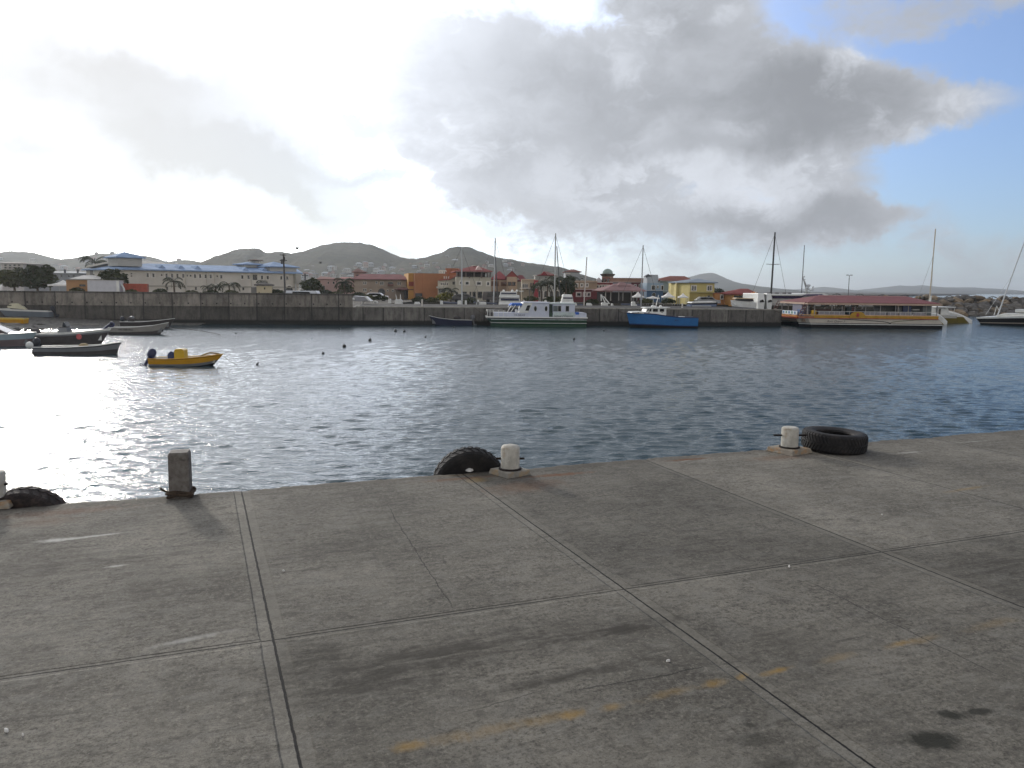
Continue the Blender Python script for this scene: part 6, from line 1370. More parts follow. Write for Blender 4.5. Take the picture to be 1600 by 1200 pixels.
# ------------------------------------------------------------------ marina boats behind the quay
def marina_sail(px, pyt, pyb, Y, lean_px, label, mcol, r_=.10, stays=True, spreaders=(), cab=True, ang=.3):
    b_ = at(px, pyb, Y); tp = at(px + lean_px, pyt, Y); t = thing('sailing_yacht', label, 'sailing boat', (b_.x, Y, 0), ang, 'sailing boats in the marina')
    mb = MB(); L = 9.5; sh, hb, ts = hull(mb, L, 3.0, [(0, 1.0), (.5, 1.0), (1, 1.35)], -.3, [(.3, navy_g), (1, white_g)], .9, .7); mb.v = [(x - 5.2, y, z) for x, y, z in mb.v]; mb.build('hull', t, smooth=35)
    mb = MB(); foredeck(mb, L, sh, hb, ts, 0, white_g, .1, .02); mb.v = [(x - 5.2, y, z) for x, y, z in mb.v]; mb.build('deck', t, smooth=True)
    mb = MB(); mb.prism([(-2.4, 1.0), (1.6, 1.0), (.9, 1.5), (-2.2, 1.6)], -.8, .8, white_g); mb.build('cabin', t, bevel=.08)
    m_ = bm('mast_%d_%d_%d' % mcol, mcol); q = Matrix.Rotation(-ang, 3, 'Z') @ Vector((tp.x - b_.x, 0, 0))
    mb = MB(); mb.tube([(0, 0, 1.2), (q.x, q.y, tp.z)], r_, m_, 8, r_ * .8); mb.build('mast', t, smooth=True)
    for f in spreaders: mb = MB(); z = 1.2 + (tp.z - 1.2) * f; c = Matrix.Rotation(-ang, 3, 'Z') @ Vector((1.15, 0, 0)); k = q * f; mb.tube([k - c + Vector((0, 0, z + .05)), k + Vector((0, 0, z)), k + c + Vector((0, 0, z + .05))], .05, m_, 6); mb.build('spreader', t)
    mb = MB(); mb.tube([(-.2, 0, 2.2), (-3.8, 0, 2.35)], .14, bm('sail_cover', (60, 66, 84)), 8); mb.build('boom', t)
    if stays:
        for (x, y, f) in ((4.0, 0, .98), (-5.0, 0, .98)): mb = MB(); mb.tube([(x, y, 1.2), (q.x * f, q.y * f, 1.2 + (tp.z - 1.2) * f)], .025, pole_m, 5); mb.build('stay', t)
marina_sail(722, 385.5, 472, 137, -1, 'sailing yacht with silver mast in front of the loggia building', (170, 172, 172), .13)
marina_sail(771, 372, 473, 140, 3, 'sailing yacht with silver mast beside the white motor yacht stern', (176, 178, 178), .12, ang=.5)
marina_sail(778.5, 401, 474, 138, -4.5, 'sailing yacht with slim black mast beside the white motor yacht', (44, 44, 46), .10, stays=False)
marina_sail(866.2, 364.5, 472, 138, 2, 'sailing yacht with the tallest pale mast, rising behind the green ferry', (170, 170, 166), .13, ang=.4)
marina_sail(877, 385, 472, 142, -7, 'sailing yacht with leaning black mast behind the green ferry', (40, 40, 42), .09, stays=False)
marina_sail(912, 401.5, 476, 134, 5, 'sailing yacht with short leaning mast in front of the brown shop', (186, 176, 168), .11, stays=False)
marina_sail(1001.5, 383, 474, 138, 3.5, 'sailing yacht with grey mast in front of the terracotta terrace', (150, 152, 154), .11, ang=.35)
marina_sail(1204, 363, 468, 140, 7, 'sailing yacht with thick black mast and two pairs of spreaders', (26, 26, 28), .17, spreaders=(.22, .60), ang=.3)
marina_sail(1252, 383, 462, 165, 5, 'sailing yacht with slim grey mast behind the maroon roof', (112, 114, 118), .10, stays=False)

def motor_yacht(px0, px1, Y, tiers, label, pyh=476, dome=True):
    F = Plane(px0, px1, Y, Y, 0.0); t = thing('motor_yacht', label, 'motor yacht', F.A, F.rz, 'motor boats in the marina'); L = F.L; Wd = max(3.0, min(4.2, L * .8))
    mb = MB(); zt = F.z((px0 + px1) / 2, pyh); mb.rings([[(0, 0, z), (L, 0, z), (L * .95, Wd * 2, z), (L * .5, Wd * 2.6, z), (L * .05, Wd * 2, z)] for z in (-.3, zt)], white_g); mb.build('hull', t)
    for i, (a, b, py0, py1, wy0, wy1, inset) in enumerate(tiers):
        x0, x1, z0, z1 = F.rect((a, py0, b, py1)); mb = MB()
        mb.rings([[(x0, inset, z0 + .003), (x1, inset, z0 + .003), (x1, inset + Wd * 1.5, z0 + .003), (x0, inset + Wd * 1.5, z0 + .003)], [(x0 + .08, inset + .15, z1), (x1 - .08, inset + .15, z1), (x1 - .2, inset + Wd * 1.3, z1), (x0 + .2, inset + Wd * 1.3, z1)]], white_g); o = mb.build('superstructure', t, bevel=.04)
        if wy0: x0, x1, z0, z1 = F.rect((a + (b - a) * .07, wy0, b - (b - a) * .05, wy1)); mb = MB(); mb.box(x0, x1, inset - .02, inset + .3, z0, z1, mat('navy_glass', (24, 28, 64), .1, spec=.6)); mb.build('cabin_window', o)
    if dome:
        for px in (px0 + (px1 - px0) * .22, px0 + (px1 - px0) * .6, px0 + (px1 - px0) * .8):
            x, z = F.p(px, tiers[-1][2]); mb = MB(); mb.ball((x, 1.5, z + .12), .2, white_g, 8); mb.build('radar_dome', t, smooth=True)
    return t, F
motor_yacht(779, 815, 131, [(779, 814.5, 470.4, 476, None, None, .3), (780, 812.5, 465.2, 470.4, 466, 469.8, .35), (779.5, 812, 461, 465.2, None, None, .3), (781, 808, 455.6, 460.9, 457, 459.6, .5)], 'white motor yacht with navy windows seen above the ferry bow')
motor_yacht(877, 897, 131, [(877, 897, 470, 475.5, None, None, .3), (879, 896, 463.5, 470, 464.6, 466.8, .5), (880, 895, 460.2, 463.5, None, None, .8)], 'small white flybridge cruiser seen above the ferry roof', dome=False)
# large white motor catamaran on the right
F = Plane(1184, 1300, 134, 134); t = thing('motor_catamaran', 'large white motor catamaran with radar mast behind the maroon roof', 'motor yacht', F.A, F.rz, 'motor boats in the marina')
for (a, b) in ((1185, 1196.5), (1199, 1208)):
    x0, x1 = F.x(a), F.x(b); z1 = F.z(1190, 458.4); mb = MB(); mb.rings([[(x0 + .25, 0, .5), (x1 - .25, 0, .5), (x1, 9, .5), (x0, 9, .5)], [(x0, .1, F.z(1190, 471)), (x1, .1, F.z(1190, 471)), (x1, 9, F.z(1190, 471)), (x0, 9, F.z(1190, 471))], [(x0 + .1, .5, z1), (x1 - .1, .5, z1), (x1, 9, z1), (x0, 9, z1)]], white_g); o = mb.build('bow_hull', t, bevel=.1)
    xm, zm = F.p((a + b) / 2 - .5, 471.3); mb = MB(); mb.prism([(xm - .3, zm - .15), (xm + .45, zm + .0), (xm + .2, zm + .35), (xm - .25, zm + .2)], -.04, .3, glass); mb.build('bow_window', o)
mb = MB(); mb.prism([F.p(1206, 474), F.p(1299, 474), F.p(1299, 462), F.p(1206, 465)], 1.0, 8, bm('cat_grey', (176, 174, 168))); mb.build('hull', t)
mb = MB(); mb.prism([F.p(1196, 459.6), F.p(1250, 459.8), F.p(1268, 458.4), F.p(1290, 458.6), F.p(1299, 461.6), F.p(1293, 462.4), F.p(1250, 462), F.p(1200, 461.4)], .6, 8.4, white_g); mb.build('flybridge', t)
mb = MB(); mb.prism([F.p(1210, 466.5), F.p(1252, 466.5), F.p(1262, 462.2), F.p(1210, 462)], .85, 1.2, mat('navy_glass', (24, 28, 64), .1, spec=.6)); mb.build('cabin_window', t)
mb = MB(); mb.prism([F.p(1255, 462), F.p(1290, 461.8), F.p(1286, 459.6), F.p(1262, 459.8)], .52, .9, bm('violet_cover', (74, 62, 100))); mb.build('flybridge_cover', t)
mb = MB(); mb.box(F.x(1270), F.x(1276.5), 3, 4, F.z(1273, 459), F.z(1273, 457.6), dgrey); mb.build('mast_base', t)
mb = MB(); 
for pts in ([(1271.5, 458), (1270.5, 448), (1268.4, 440), (1266.4, 432.5)], [(1273.5, 458), (1272, 447), (1269, 439)]): mb.tube([(F.p(*p_)[0], 3.5, F.p(*p_)[1]) for p_ in pts], .09, alu, 6)
for a, b in (((1266, 433), (1269.5, 431.6)), ((1268, 437.5), (1270, 436.6)), ((1271, 448), (1278.5, 445.4)), ((1270.6, 450.5), (1279, 454)), ((1279, 454), (1282.5, 448))): mb.tube([(*((F.p(*a)[0], 3.5, F.p(*a)[1])),), (F.p(*b)[0], 3.5, F.p(*b)[1])], .10, alu, 6)
mb.build('radar_mast', t)
for px, py, s_ in ((1274.5, 446.5, .36), (1273, 449.6, .3), (1281, 453, .28), (1282.4, 448.4, .16)): mb = MB(); x, z = F.p(px, py); mb.ball((x, 3.4, z), (s_, s_, s_ * .8), bm('antenna_grey', (176, 180, 184)), 10); mb.build('radar_dome', t, smooth=True)
for px in (1212, 1224, 1236, 1244): mb = MB(); x, z = F.p(px, 459.4); mb.box(x - .25, x + .25, 3, 3.6, z, z + .22, dgrey); mb.build('deck_box', t)
# small motor boats: cabin tops and consoles that show over the quay edge
r = random.Random(12)
LB = ['small white motor boat below the orange hall', 'small white boat with wedge windscreen under the balcony house', 'low white boat left of the silver mast', 'small white boat right of the silver mast', 'little white boat in front of the loggia doors', 'little white boat under the dark van', 'small white boat behind the ferry awning', 'small pale boat behind the ferry roof', 'small white boat at the ferry stern', 'white boat in front of the crimson shop', 'small white boat below the pavilion', 'little white boat below the pavilion posts', 'low white boat below the pointed tent', 'small white boat next to the maroon porch', 'white boat with upright pole beside the porch', 'tiny white boat in front of the beige building', 'low pale boat on the quay edge by the seawall end', 'small white boat below the blue shop']
for (px, py, w, h_), lab in zip([(652, 473, 12, 3), (690, 471, 5, 3), (718, 470.5, 8, 2), (728, 471, 4, 4), (747, 470, 4, 3.4), (752, 472.5, 22, 1.8), (819, 470, 4, 3), (853, 470, 5, 3), (899, 474, 7, 2.4), (921, 474.5, 12, 2.6), (945, 473.5, 14, 2), (957, 475.5, 4, 3), (990, 472.5, 8, 3), (609, 468, 5, 3), (623, 469, 16, 3), (586, 471, 5, 2.4), (588, 471.5, 6, 2), (994, 477, 5, 3.4)], LB):
    w *= .72; h_ *= .8; Y = 131; F = Plane(px - w / 2, px + w / 2, Y, Y, 0.0); L = F.L; z1 = F.z(px, py - h_ / 2); z0 = F.z(px, py + h_ / 2); t = thing('motor_boat', lab, 'boat', F.A, F.rz, 'motor boats in the marina')
    mb = MB(); hl = max(L * 1.3, 3.6); sh, hb, ts = hull(mb, hl, 1.5, [(0, min(z0, 1.35)), (1, min(z0, 1.5))], -.2, [(.4, grey_g), (1, white_g)], .4); mb.v = [(x - (hl - L) / 2, y, z) for x, y, z in mb.v]; mb.build('hull', t)
    mb = MB(); k = r.uniform(.1, .35) * L; mb.prism([(0, 1.3), (L, 1.3), (L, z0), (L - k, z1), (L * .1, z1), (0, z0)], -.5, .5, white_g); mb.build('cabin', t)
    if lab.startswith('white boat with upright'):
        for a, b, d in ((L * .2, L * .02, .5), (L * .72, L * .7, .2)): mb = MB(); mb.tube([(a, d, z0), (b, d, F.z(px, py - 9))], .06, white_g, 6); mb.build('pole', t)
# white passenger launch near the yellow house, yacht on the hard
F = Plane(1079, 1120, 129, 129, 0.0); t = thing('launch', 'white canopied launch with dark windows in front of the yellow house', 'boat', F.A, F.rz, 'motor boats in the marina')
mb = MB(); mb.prism([F.p(1079, 479), F.p(1119, 479), F.p(1120, 475.6), F.p(1079, 476.4)], 0, 3, bm('launch_blue', (96, 112, 140))); mb.build('hull', t)
mb = MB(); mb.prism([F.p(1081, 476.4), F.p(1118, 475.6), F.p(1116, 473.4), F.p(1081, 473.8)], .15, 2.8, mat('launch_window', (50, 56, 76), .2)); mb.build('cabin', t)
mb = MB(); mb.prism([F.p(1079.5, 473.7), F.p(1119, 472.8), F.p(1119, 471.2), F.p(1082, 471.9)], -.1, 3.1, white_g); mb.build('canopy', t)
mb = MB(); mb.box(F.x(1082), F.x(1112), -.12, -.01, F.z(1097, 478.6), F.z(1097, 477.6), white_g); mb.build('rubbing_band', t)
F = Plane(1142, 1180, 127, 127, 0.0); t = thing('cabin_cruiser', 'white cabin cruiser with buff cabin top in front of the orange pavilion', 'boat', F.B, F.rz + math.pi, 'motor boats in the marina'); L = F.L
mb = MB(); sh, hb, ts = hull(mb, L, 2.4, [(0, F.z(1175, 473)), (1, F.z(1150, 469))], .2, [(.5, black_b), (.7, grey_g), (1, white_g)], .9); mb.build('hull', t, smooth=35)
mb = MB(); foredeck(mb, L, sh, hb, ts, 0, white_g, .1); mb.build('deck', t)
def X(px): return L - F.x(px)
mb = MB(); mb.prism([(X(1176), F.z(1170, 471)), (X(1150), F.z(1150, 469)), (X(1152), F.z(1150, 466.4)), (X(1175), F.z(1170, 467))], -.9, .9, mat('cruiser_window', (52, 54, 58), .2)); mb.build('cabin', t)
mb = MB(); mb.prism([(X(1177), F.z(1170, 467)), (X(1147), F.z(1150, 466.4)), (X(1149), F.z(1150, 465.2)), (X(1175), F.z(1170, 466))], -1.1, 1.1, bm('buff_top', (206, 184, 140))); mb.build('cabin_top', t)
mb = MB(); mb.tube([(X(1143), 0, F.z(1143, 470)), (X(1149), .8, F.z(1150, 477))], .07, white_g, 6); mb.tube([(X(1143), 0, F.z(1143, 475)), (X(1158), 1, F.z(1158, 479.6))], .07, white_g, 6); mb.build('boat_rail', t)
# big upturned white dinghy by the end of the seawall, slipway crane legs
F = Plane(551, 580, 118, 118, 2.25); t = thing('upturned_boat', 'grey upturned boat with white bow edge at the end of the seawall', 'boat', F.A, F.rz)
mb = MB(); P = F.poly; q = P([(552, 470.6), (577, 470.6), (569, 463.4), (552, 462.2)]); mb.prism(q, 0, 2.0, bm('dinghy_grey', (150, 150, 154))); mb.build('hull', t, bevel=.06)
mb = MB(); q = P([(569, 463.2), (571, 463.2), (579.5, 470.6), (576, 470.6)]); mb.prism(q, -.06, 2.06, white_g); mb.build('bow_edge', t)
mb = MB(); mb.ball((*(F.p(552.6, 467.6)[:1]), -.2, F.p(552.6, 467.6)[1]), .22, white_g); mb.build('fender', t, smooth=True)
mb = MB(); x, z = F.p(566, 472.6); mb.box(x - .12, x + .12, .4, .8, 0, z + .3, white_g); mb.build('support_block', t)
F = Plane(938, 955, 131, 131, 0.0); t = thing('davit_frame', 'white slanting davit frame in front of the crimson shop', 'davit', F.A, F.rz); mb = MB()
for a, b in (((939, 460), (939.4, 470)), ((939.6, 460.5), (945.5, 473)), ((943, 463), (951, 473)), ((940, 474), (953, 474))): mb.tube([(F.p(*a)[0], 0, F.p(*a)[1]), (F.p(*b)[0], 0, F.p(*b)[1])], .09, white_g, 6)
mb.build('frame', t)

# ------------------------------------------------------------------ cars
tyre_c = mat('car_tyre', (24, 24, 24), .9)
def car(px0, px1, pyr, Y, c, label, kind='car', z0=GZ, h=1.5):
    F = Plane(px0, px1, Y, Y, z0); L = 4.4 if kind == 'car' else 5.0; t = thing(kind, label, kind, F.A, F.rz, 'vehicles on the waterfront')
    m_ = mat('car_paint_%d_%d_%d' % c, c, .25, var=.05, spec=.5, coat=.4); hh = h if kind == 'car' else 2.0
    prof = [(0, .35), (L, .35), (L, .85), (L * .97, .95), (L * .80, 1.02), (L * .66, hh), (L * .18, hh), (L * .03, 1.0), (0, .9)] if kind == 'car' else [(0, .4), (L, .4), (L, 1.0), (L * .93, 1.15), (L * .84, hh), (L * .03, hh), (0, 1.2)]
    mb = MB(); mb.prism(prof, 0, 1.75, m_); mb.build('body', t, bevel=.05)
    mb = MB(); mb.prism([(L * .16, 1.05), (L * .76, 1.05), (L * .655, hh - .1), (L * .21, hh - .1)], -.015, 1.765, glass); mb.build('side_window', t)
    for x in (L * .2, L * .8):
        for y in (.0, 1.55): mb = MB(); mb.tube([(x, y - .02, .33), (x, y + .22, .33)], .33, tyre_c, 14); mb.build('wheel', t)
car(445, 476, 456, 107.5, (206, 210, 216), 'white minibus half hidden behind the seawall top', 'van'); car(569, 578, 458, 150, (226, 226, 226), 'white car in front of the beige building end'); car(754, 765, 463, 148, (70, 62, 60), 'dark van in front of the loggia building', 'van'); car(-2, 12, 445, 118, (150, 152, 156), 'grey car under the dark trees behind the seawall'); car(39, 48, 446, 112, (222, 222, 220), 'white car under the dark tree beside the tent'); car(706, 716, 466, 146, (64, 62, 62), 'dark car by the bushes in front of the balcony house'); car(1088, 1100, 466, 142, (150, 150, 150), 'grey car below the yellow house windows')

# ------------------------------------------------------------------ trees, palms and shrubs
def leafm(name, c, c2):
    m = bpy.data.materials.new(name); m.use_nodes = True; N = NT(m.node_tree); b = m.node_tree.nodes['Principled BSDF']
    g = N.new('ShaderNodeNewGeometry'); f = N.m('ADD', N.m('MULTIPLY', g.outputs['Random Per Island'], .6), N.m('MULTIPLY', N.ss(N.noise(N.new('ShaderNodeTexCoord').outputs['Object'], .9, 3, .5), .3, .7), .4))
    N.l.new(N.mix(f, c, c2), b.inputs['Base Color']); b.inputs['Roughness'].default_value = .65; b.inputs['Specular IOR Level'].default_value = .2
    return m
LF = [leafm('leaf_dark', (.022, .030, .012), (.060, .072, .026)), leafm('leaf_olive', (.045, .052, .018), (.105, .105, .038)), leafm('leaf_yellow', (.14, .13, .02), (.30, .27, .05)), leafm('leaf_palm', (.020, .028, .012), (.055, .062, .028))]
bark = mat('bark', (92, 78, 62), .95, var=.3, scale=4)
def crown(mb, blobs, n, s, m, r):
    tot = sum(b[3] * b[4] * b[5] for b in blobs)
    for (cx, cy, cz, rx, ry, rz) in blobs:
        for i in range(int(n * rx * ry * rz / tot)):
            while True:
                u = Vector((r.uniform(-1, 1), r.uniform(-1, 1), r.uniform(-1, 1)))
                if .25 < u.length < 1: break
            u = u.normalized() * u.length ** .45; k = 1 + .28 * mnoise.noise(Vector((u.x * 2 + cx, u.y * 2 + cy, u.z * 2 + cz)))
            p_ = Vector((cx + u.x * rx * k, cy + u.y * ry * k, cz + u.z * rz * k)); a = Vector((r.gauss(0, 1), r.gauss(0, 1), r.gauss(0, .6))).normalized(); b = a.cross(Vector((r.gauss(0, 1), r.gauss(0, 1), r.gauss(0, 1)))).normalized()
            l_ = s * r.uniform(.6, 1.4); mb.face([p_ - a * l_, p_ - b * l_ * .45, p_ + a * l_, p_ + b * l_ * .45], m)
def tree(name, label, px, pyb, Y, blobs_px, n, s, lm, group='trees along the far waterfront', cat='tree', trunk=True, seed=1, z0=GZ, depth=.8):
    """blobs_px: (px, py, half width px, half height px) of the crown lumps"""
    r = random.Random(seed); b_ = at(px, 455, Y); t = thing(name, label, cat, (b_.x, Y, z0), 0, group); bl = []
    for (qx, qy, hx, hy) in blobs_px:
        p_ = at(qx, qy, Y); w = hx * Y / FPX; h_ = hy * Y / FPX; bl.append((p_.x - b_.x, r.uniform(-.3, .3) * w, p_.z - z0, w * .86, w * depth * .86, h_ * .86))
        if n > 600:
            for k in range(7):
                g = r.uniform(-.5, math.pi + .5); q = r.uniform(.28, .46); bl.append((p_.x - b_.x + w * .85 * math.cos(g), r.uniform(-.6, .6) * w, p_.z - z0 + h_ * .85 * math.sin(g), w * q, w * q * depth, h_ * q))
    mb = MB(); crown(mb, bl, n, s, lm, r); mb.build('crown', t, fix=False)
    if trunk:
        mb = MB(); top = min(b[2] for b in bl); mb.tube([(0, 0, -.3), (.1, 0, top * .6), (0, 0, top)], .22, bark, 8, .14)
        for b in bl: mb.tube([(0, 0, top * .8), (b[0] * .5, b[1] * .5, (top + b[2]) / 2), (b[0] * .9, b[1] * .9, b[2] + b[5] * .3)], .12, bark, 6, .04)
        mb.build('trunk', t, smooth=True)
    return t
tree('broadleaf_tree', 'broad dark tree beside the white tent behind the seawall', 58, 450, 118, [(60, 432, 20, 15), (70, 440, 15, 12), (45, 430, 16, 13), (72, 424, 12, 8), (50, 444, 14, 8)], 2600, .28, LF[0], seed=2)
tree('broadleaf_tree', 'olive green tree at the photo edge behind the seawall', 22, 450, 121, [(22, 438, 16, 12), (8, 436, 13, 12), (32, 430, 12, 9), (38, 440, 12, 9)], 1900, .28, LF[1], seed=3)
tree('broadleaf_tree', 'round dark tree beside the pale gabled house', 178, 445, 126, [(176, 432, 16, 10), (188, 438, 12, 9), (166, 434, 8, 8), (180, 425, 10, 5)], 1600, .26, LF[0], seed=4)
tree('broadleaf_tree', 'tree crown in front of the gabled house window', 164, 428, 150, [(163, 424, 8, 6)], 300, .3, LF[0], seed=5)
tree('broadleaf_tree', 'dark feathery tree between the utility pole and pink house', 487, 450, 140, [(484, 446, 13, 10), (494, 451, 10, 8), (478, 452, 8, 9), (488, 440, 8, 5)], 1300, .26, LF[0], seed=6)
tree('broadleaf_tree', 'small olive tree in front of the pink tower', 541, 455, 160, [(540, 449, 9, 7), (533, 454, 7, 6), (547, 453, 6, 6)], 700, .26, LF[1], seed=7)
tree('flowering_bush', 'yellow flowering bush below the balcony house', 697, 470, 150, [(697, 462, 9, 5), (690, 466, 8, 4), (705, 464, 5, 5), (688, 462, 4, 3)], 800, .24, LF[2], trunk=False, cat='bush', seed=8)
tree('broadleaf_tree', 'dark tall tree between the grey shop and brown shop', 888, 465, 150, [(886, 443, 9, 10), (889, 452, 9, 10), (880, 450, 6, 8), (892, 438, 6, 6)], 1300, .26, LF[0], seed=9)
hb_ = [(250, 455, 'low green bush above the seawall in front of the container'), (300, 457, 'low bush above the seawall left of centre'), (330, 457, 'low bush above the seawall under the downpipe'), (360, 457, 'low bush beside the kiosk palm'), (432, 456, 'green bush beside the kiosk'), (120, 453, 'green creeper bush under the orange shed'), (160, 455, 'low creeper bush in front of the trailer'), (205, 456, 'low green bush by the white hoop'),
       (508, 456, 'bush in front of the pink house arches'), (525, 459, 'pale green bush in front of the pink house'), (595, 465, 'green hedge bush in front of the arched window'), (575, 464, 'bush beside the parked white car'), (655, 467, 'dark bush under the orange hall'), (675, 468, 'dark bush beside the yellow flowers'), (735, 469, 'bush in front of the loggia doors'), (830, 466, 'bush under the arcade building'), (860, 467, 'bush under the colonnade arches'), (875, 467, 'bush at the end of the colonnade'), (925, 471, 'bush before the maroon shop wall'), (1010, 470, 'bush between pavilion and blue shop'), (1045, 470, 'bush under the pointed tent'), (1085, 474, 'green bush below the yellow house'), (560, 460, 'bush under the pink tower')]
for i, (px, py, lab) in enumerate(hb_):
    Y = 112 if px < 460 else 142; tree('shrub', lab, px, py, Y, [(px, py, 9, 4), (px + 6, py + 1, 6, 3), (px - 7, py + 1.5, 6, 3)], 420, .2, LF[i % 2], 'shrubs along the far waterfront', 'bush', False, 20 + i)
def palm_meshes(seed):
    r = random.Random(seed); mb = MB(); n = 15
    for k in range(n):
        a = 2 * math.pi * k / n + r.uniform(-.2, .2); e0 = r.uniform(.15, 1.15); L = r.uniform(1.9, 2.6); prev = None
        d = Vector((math.cos(a), math.sin(a), 0)); sd_ = Vector((-d.y, d.x, 0)); pos = Vector((0, 0, 0)); el = e0
        for j in range(9):
            f = j / 8
            for s_ in (-1, 1):
                if j > 0:
                    w = .62 * math.sin(math.pi * min(1, f * .9 + .12)) + .08
                    tip = pos + sd_ * s_ * w + d * .22 - Vector((0, 0, .22 + .25 * f)); b1 = pos + d * .07; mb.face([pos - d * .06, b1, tip], LF[3]); tip2 = tip - d * .16; mb.face([pos - d * .16, pos - d * .07, tip2], LF[3])
            st = L / 8; nx = pos + (d * math.cos(el) + Vector((0, 0, math.sin(el)))) * st; mb.tube([pos, nx], .03, LF[3], 4); pos = nx; el -= .20 + .10 * f
    return mb
palms = []
for k in range(3):
    o = palm_meshes(k + 50).build('fronds', fix=False); palms.append(o.data); bpy.data.objects.remove(o)
def palm(px, pyt, Y, s, label, seed):
    r = random.Random(seed); b_ = at(px, 455, Y); zt = at(px, pyt, Y).z - GZ; t = thing('palm_tree', label, 'palm', (b_.x, Y, GZ), 0, 'palms along the far waterfront')
    mb = MB(); mb.tube([(r.uniform(-.3, .3), 0, -.3), (.05, 0, zt * .5), (0, 0, zt)], .17, bark, 8, .11); mb.build('trunk', t, smooth=True)
    o = bpy.data.objects.new('fronds', palms[seed % 3]); COL.objects.link(o); o.parent = t; o.location = (0, 0, zt); o.scale = (s, s, s); o.rotation_euler = (0, 0, r.random() * 6)
for i, a in enumerate([(151, 411, 142, 1.2, 'wind blown palm rising above the white sloping eave'), (272, 440, 118, .75, 'small bare palm in front of the cream wall'), (358, 446, 118, .75, 'spreading palm in front of the cream wall, close to the kiosk'), (337, 449, 118, .55, 'low palm in front of the cream wall beside a downpipe'), (325, 450, 118, .5, 'lowest palm in front of the cream wall'), (411, 441, 122, .5, 'palm top just above the kiosk roof'), (538, 442, 158, 1.0, 'palm in front of the pink house end'), (705, 455, 150, .75, 'small palm beside the yellow bush'), (855, 444, 146, 1.35, 'big spreading palm in front of the colonnade shop'), (846, 446, 150, 1.0, 'smaller palm left of the big colonnade palm'), (884, 440, 145, 1.1, 'dark palm between the leaning mast and brown shop'), (868, 437, 149, .8, 'palm top beside the tallest mast')]): palm(a[0], a[1], a[2], a[3], a[4], i + 1)

# ------------------------------------------------------------------ houses scattered over the hillsides
hw_ = [wallm((176, 172, 164)), wallm((158, 150, 138)), wallm((146, 152, 154)), wallm((166, 146, 132))]; hr_ = [roofm((160, 160, 160)), roofm((150, 96, 84)), roofm((176, 182, 188)), roofm((120, 124, 126))]
protos = []
for k in range(8):
    t = thing('hillside_house', 'small pale house on the wooded hillside above the town', 'house', (0, 0, 0), 0, 'houses on the hillside'); w, d_, h_ = (9, 7, 5) if k % 2 else (12, 8, 4)
    mb = MB(); mb.box(-w / 2, w / 2, 0, d_, -3, h_, hw_[k % 4]); mb.build('wall', t)
    mb = MB(); mb.hip(-w / 2 - .6, w / 2 + .6, -.6, d_ + .6, h_ + .2, h_ + 2.2, -w / 4, w / 4, hr_[(k * 3) % 4], .2); mb.build('roof', t)
    mb = MB()
    for x in (-.3, 0, .3): mb.box(x * w - .6, x * w + .6, -.06, .05, 1.2, 2.8, pane_m)
    mb.build('window_row', t); protos.append(t)
r = random.Random(77); placed = 0
def slope_point(px, py):
    """first hill surface met along the sight line"""
    d = ray(px, py); best = None
    for (V, ss) in HILLS.values():
        i = np.searchsorted(ss, px)
        if i <= 1 or i >= len(ss) - 2: continue
        for row in (V[i],):
            for j in range(0, 11):
                y = row[j, 1]; z = row[j, 2]; lz = CAMZ + d.z / d.y * y
                if z >= lz and j > 0:
                    f = 0.5; y = (row[j - 1, 1] + row[j, 1]) / 2
                    if best is None or y < best: best = y
                    break
    return best
spots = [(r.uniform(470, 560), r.uniform(418, 436)) for _ in range(34)] + [(r.uniform(560, 700), r.uniform(413, 430)) for _ in range(34)] + [(r.uniform(690, 830), r.uniform(402, 424)) for _ in range(16)] + [(r.uniform(0, 190), r.uniform(404, 428)) for _ in range(22)] + [(r.uniform(230, 300), r.uniform(406, 414)) for _ in range(6)] + [(761, 393.5), (800, 405), (812, 408), (30, 393), (150, 397.5), (175, 396)]
i = 0
for (px, py) in spots:
    Y = slope_point(px, py)
    if Y is None: continue
    p_ = at(px, py, Y); rz = r.uniform(-.5, .5); sc_ = r.uniform(.42, .78)
    if i < 8: o = protos[i]; o.location = p_; o.rotation_euler = (0, 0, rz); o.scale = (sc_,) * 3
    else: dup(protos[i % 8], p_, rz, None, sc_)
    i += 1
# far trees that roughen the hill crests and the town's back edge
r = random.Random(5)
for k in range(46):
    px = r.uniform(0, 1140); Y = r.uniform(225, 330); py = 446 + .008 * px + r.uniform(-7, 2)
    tree('broadleaf_tree', 'dark background tree showing between roofs behind the waterfront houses', px, 450, Y, [(px, py + 3, r.uniform(3, 6), r.uniform(3, 5)), (px + 3, py + 5, 4, 3.4)], 170, .5, LF[k % 2], 'background trees behind the town', seed=100 + k)
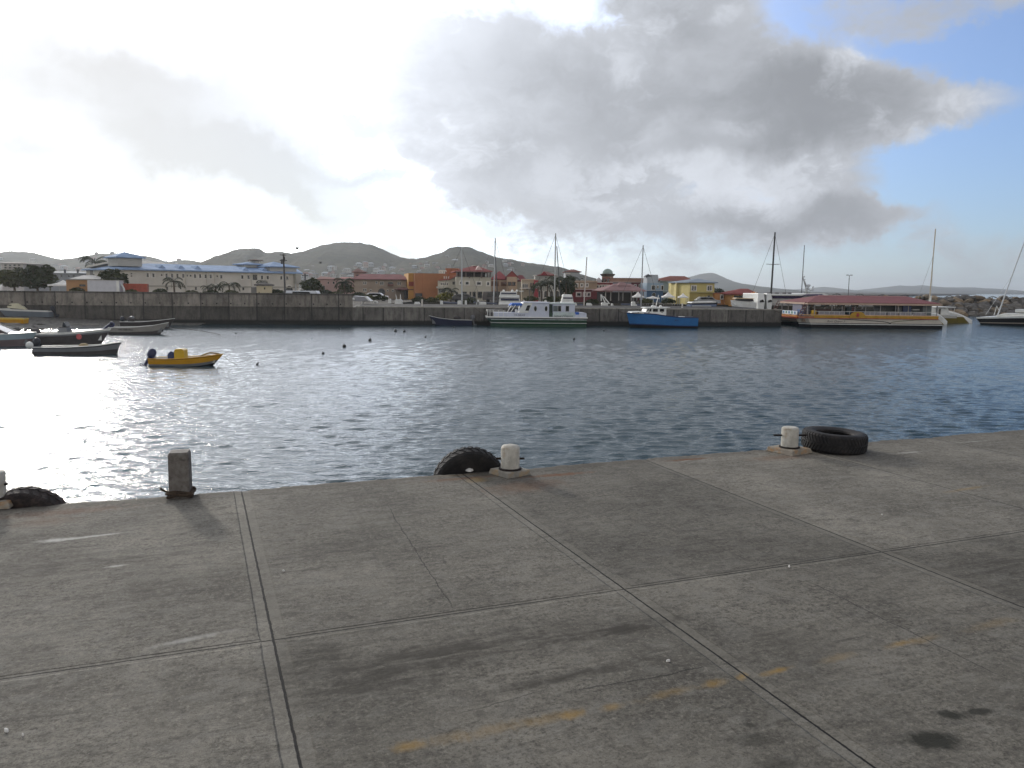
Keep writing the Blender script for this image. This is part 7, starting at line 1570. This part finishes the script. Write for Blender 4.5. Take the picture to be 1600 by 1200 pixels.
# two sea birds
for (px, py, Y, lab) in ((464, 389, 130, 'small dark sea bird flying above the hill saddle'), (500.5, 411, 120, 'tiny dark sea bird against the big hill')):
    p_ = at(px, py, Y); t = thing('sea_bird', lab, 'bird', p_, .6); bmn = mat('bird_dark', (62, 58, 56), .8); mb = MB()
    n = 8; rr = [[(x, rad * math.cos(2 * math.pi * k / n), rad * .8 * math.sin(2 * math.pi * k / n) + .05 * x) for k in range(n)] for x, rad in ((-.3, .01), (-.22, .05), (0, .085), (.16, .07), (.22, .045), (.28, .05), (.33, .03), (.38, .004))]; mb.rings(rr, bmn)
    for s_ in (-1, 1): mb.hexa([(-.08, s_ * .05, .02), (.10, s_ * .05, .02), (.12, s_ * .42, .24), (-.02, s_ * .42, .24), (-.08, s_ * .05, .045), (.10, s_ * .05, .045), (.12, s_ * .42, .265), (-.02, s_ * .42, .265)], bmn); mb.hexa([(-.02, s_ * .42, .24), (.12, s_ * .42, .24), (-.06, s_ * .85, .12), (-.10, s_ * .85, .12), (-.02, s_ * .42, .265), (.12, s_ * .42, .265), (-.06, s_ * .85, .13), (-.10, s_ * .85, .13)], bmn)
    mb.build('body', t, fix=False); t.scale = (1.3,) * 3 if Y > 125 else (.8,) * 3

# mooring ropes of the boats along the quay
for (a, Ya, b, lab) in (((764, 489), 101.5, (741, 479.5), 'mooring rope from the ferry bow to the quay'), ((916, 489.5), 102.5, (938, 481), 'mooring rope from the ferry stern to the quay'), ((984, 488), 104.2, (962, 481.5), 'mooring rope from the blue boat bow to the quay'), ((1084, 496), 104.6, (1106, 483.5), 'mooring rope from the blue boat stern to the quay'), ((1256, 496), 109, (1207, 486), 'mooring rope from the catamaran bow to the quay')):
    p_ = at(*a, Ya); q = at(*b, 107); Yq = QY(q.x) + .1; q = Vector((at(*b, Yq).x, Yq, 2.38)); line(sag(p_, q, .35), .022, rope_m, 'mooring_line', lab)
# ------------------------------------------------------------------ haze: an even volume of air round the whole scene
HAZE_DENSITY = 1.4e-4
m = bpy.data.materials.new('haze_air'); m.use_nodes = True; m.node_tree.nodes.clear(); N = NT(m.node_tree)
v = N.new('ShaderNodeVolumePrincipled'); v.inputs['Color'].default_value = (.90, .95, 1.0, 1); v.inputs['Density'].default_value = HAZE_DENSITY; v.inputs['Anisotropy'].default_value = .55
o_ = N.new('ShaderNodeOutputMaterial'); N.l.new(v.outputs[0], o_.inputs['Volume'])
mb = MB(); mb.box(-9600, 9600, -90, 9700, -5, 125, m); hz_ = mb.build('haze'); tag(hz_, kind='stuff')
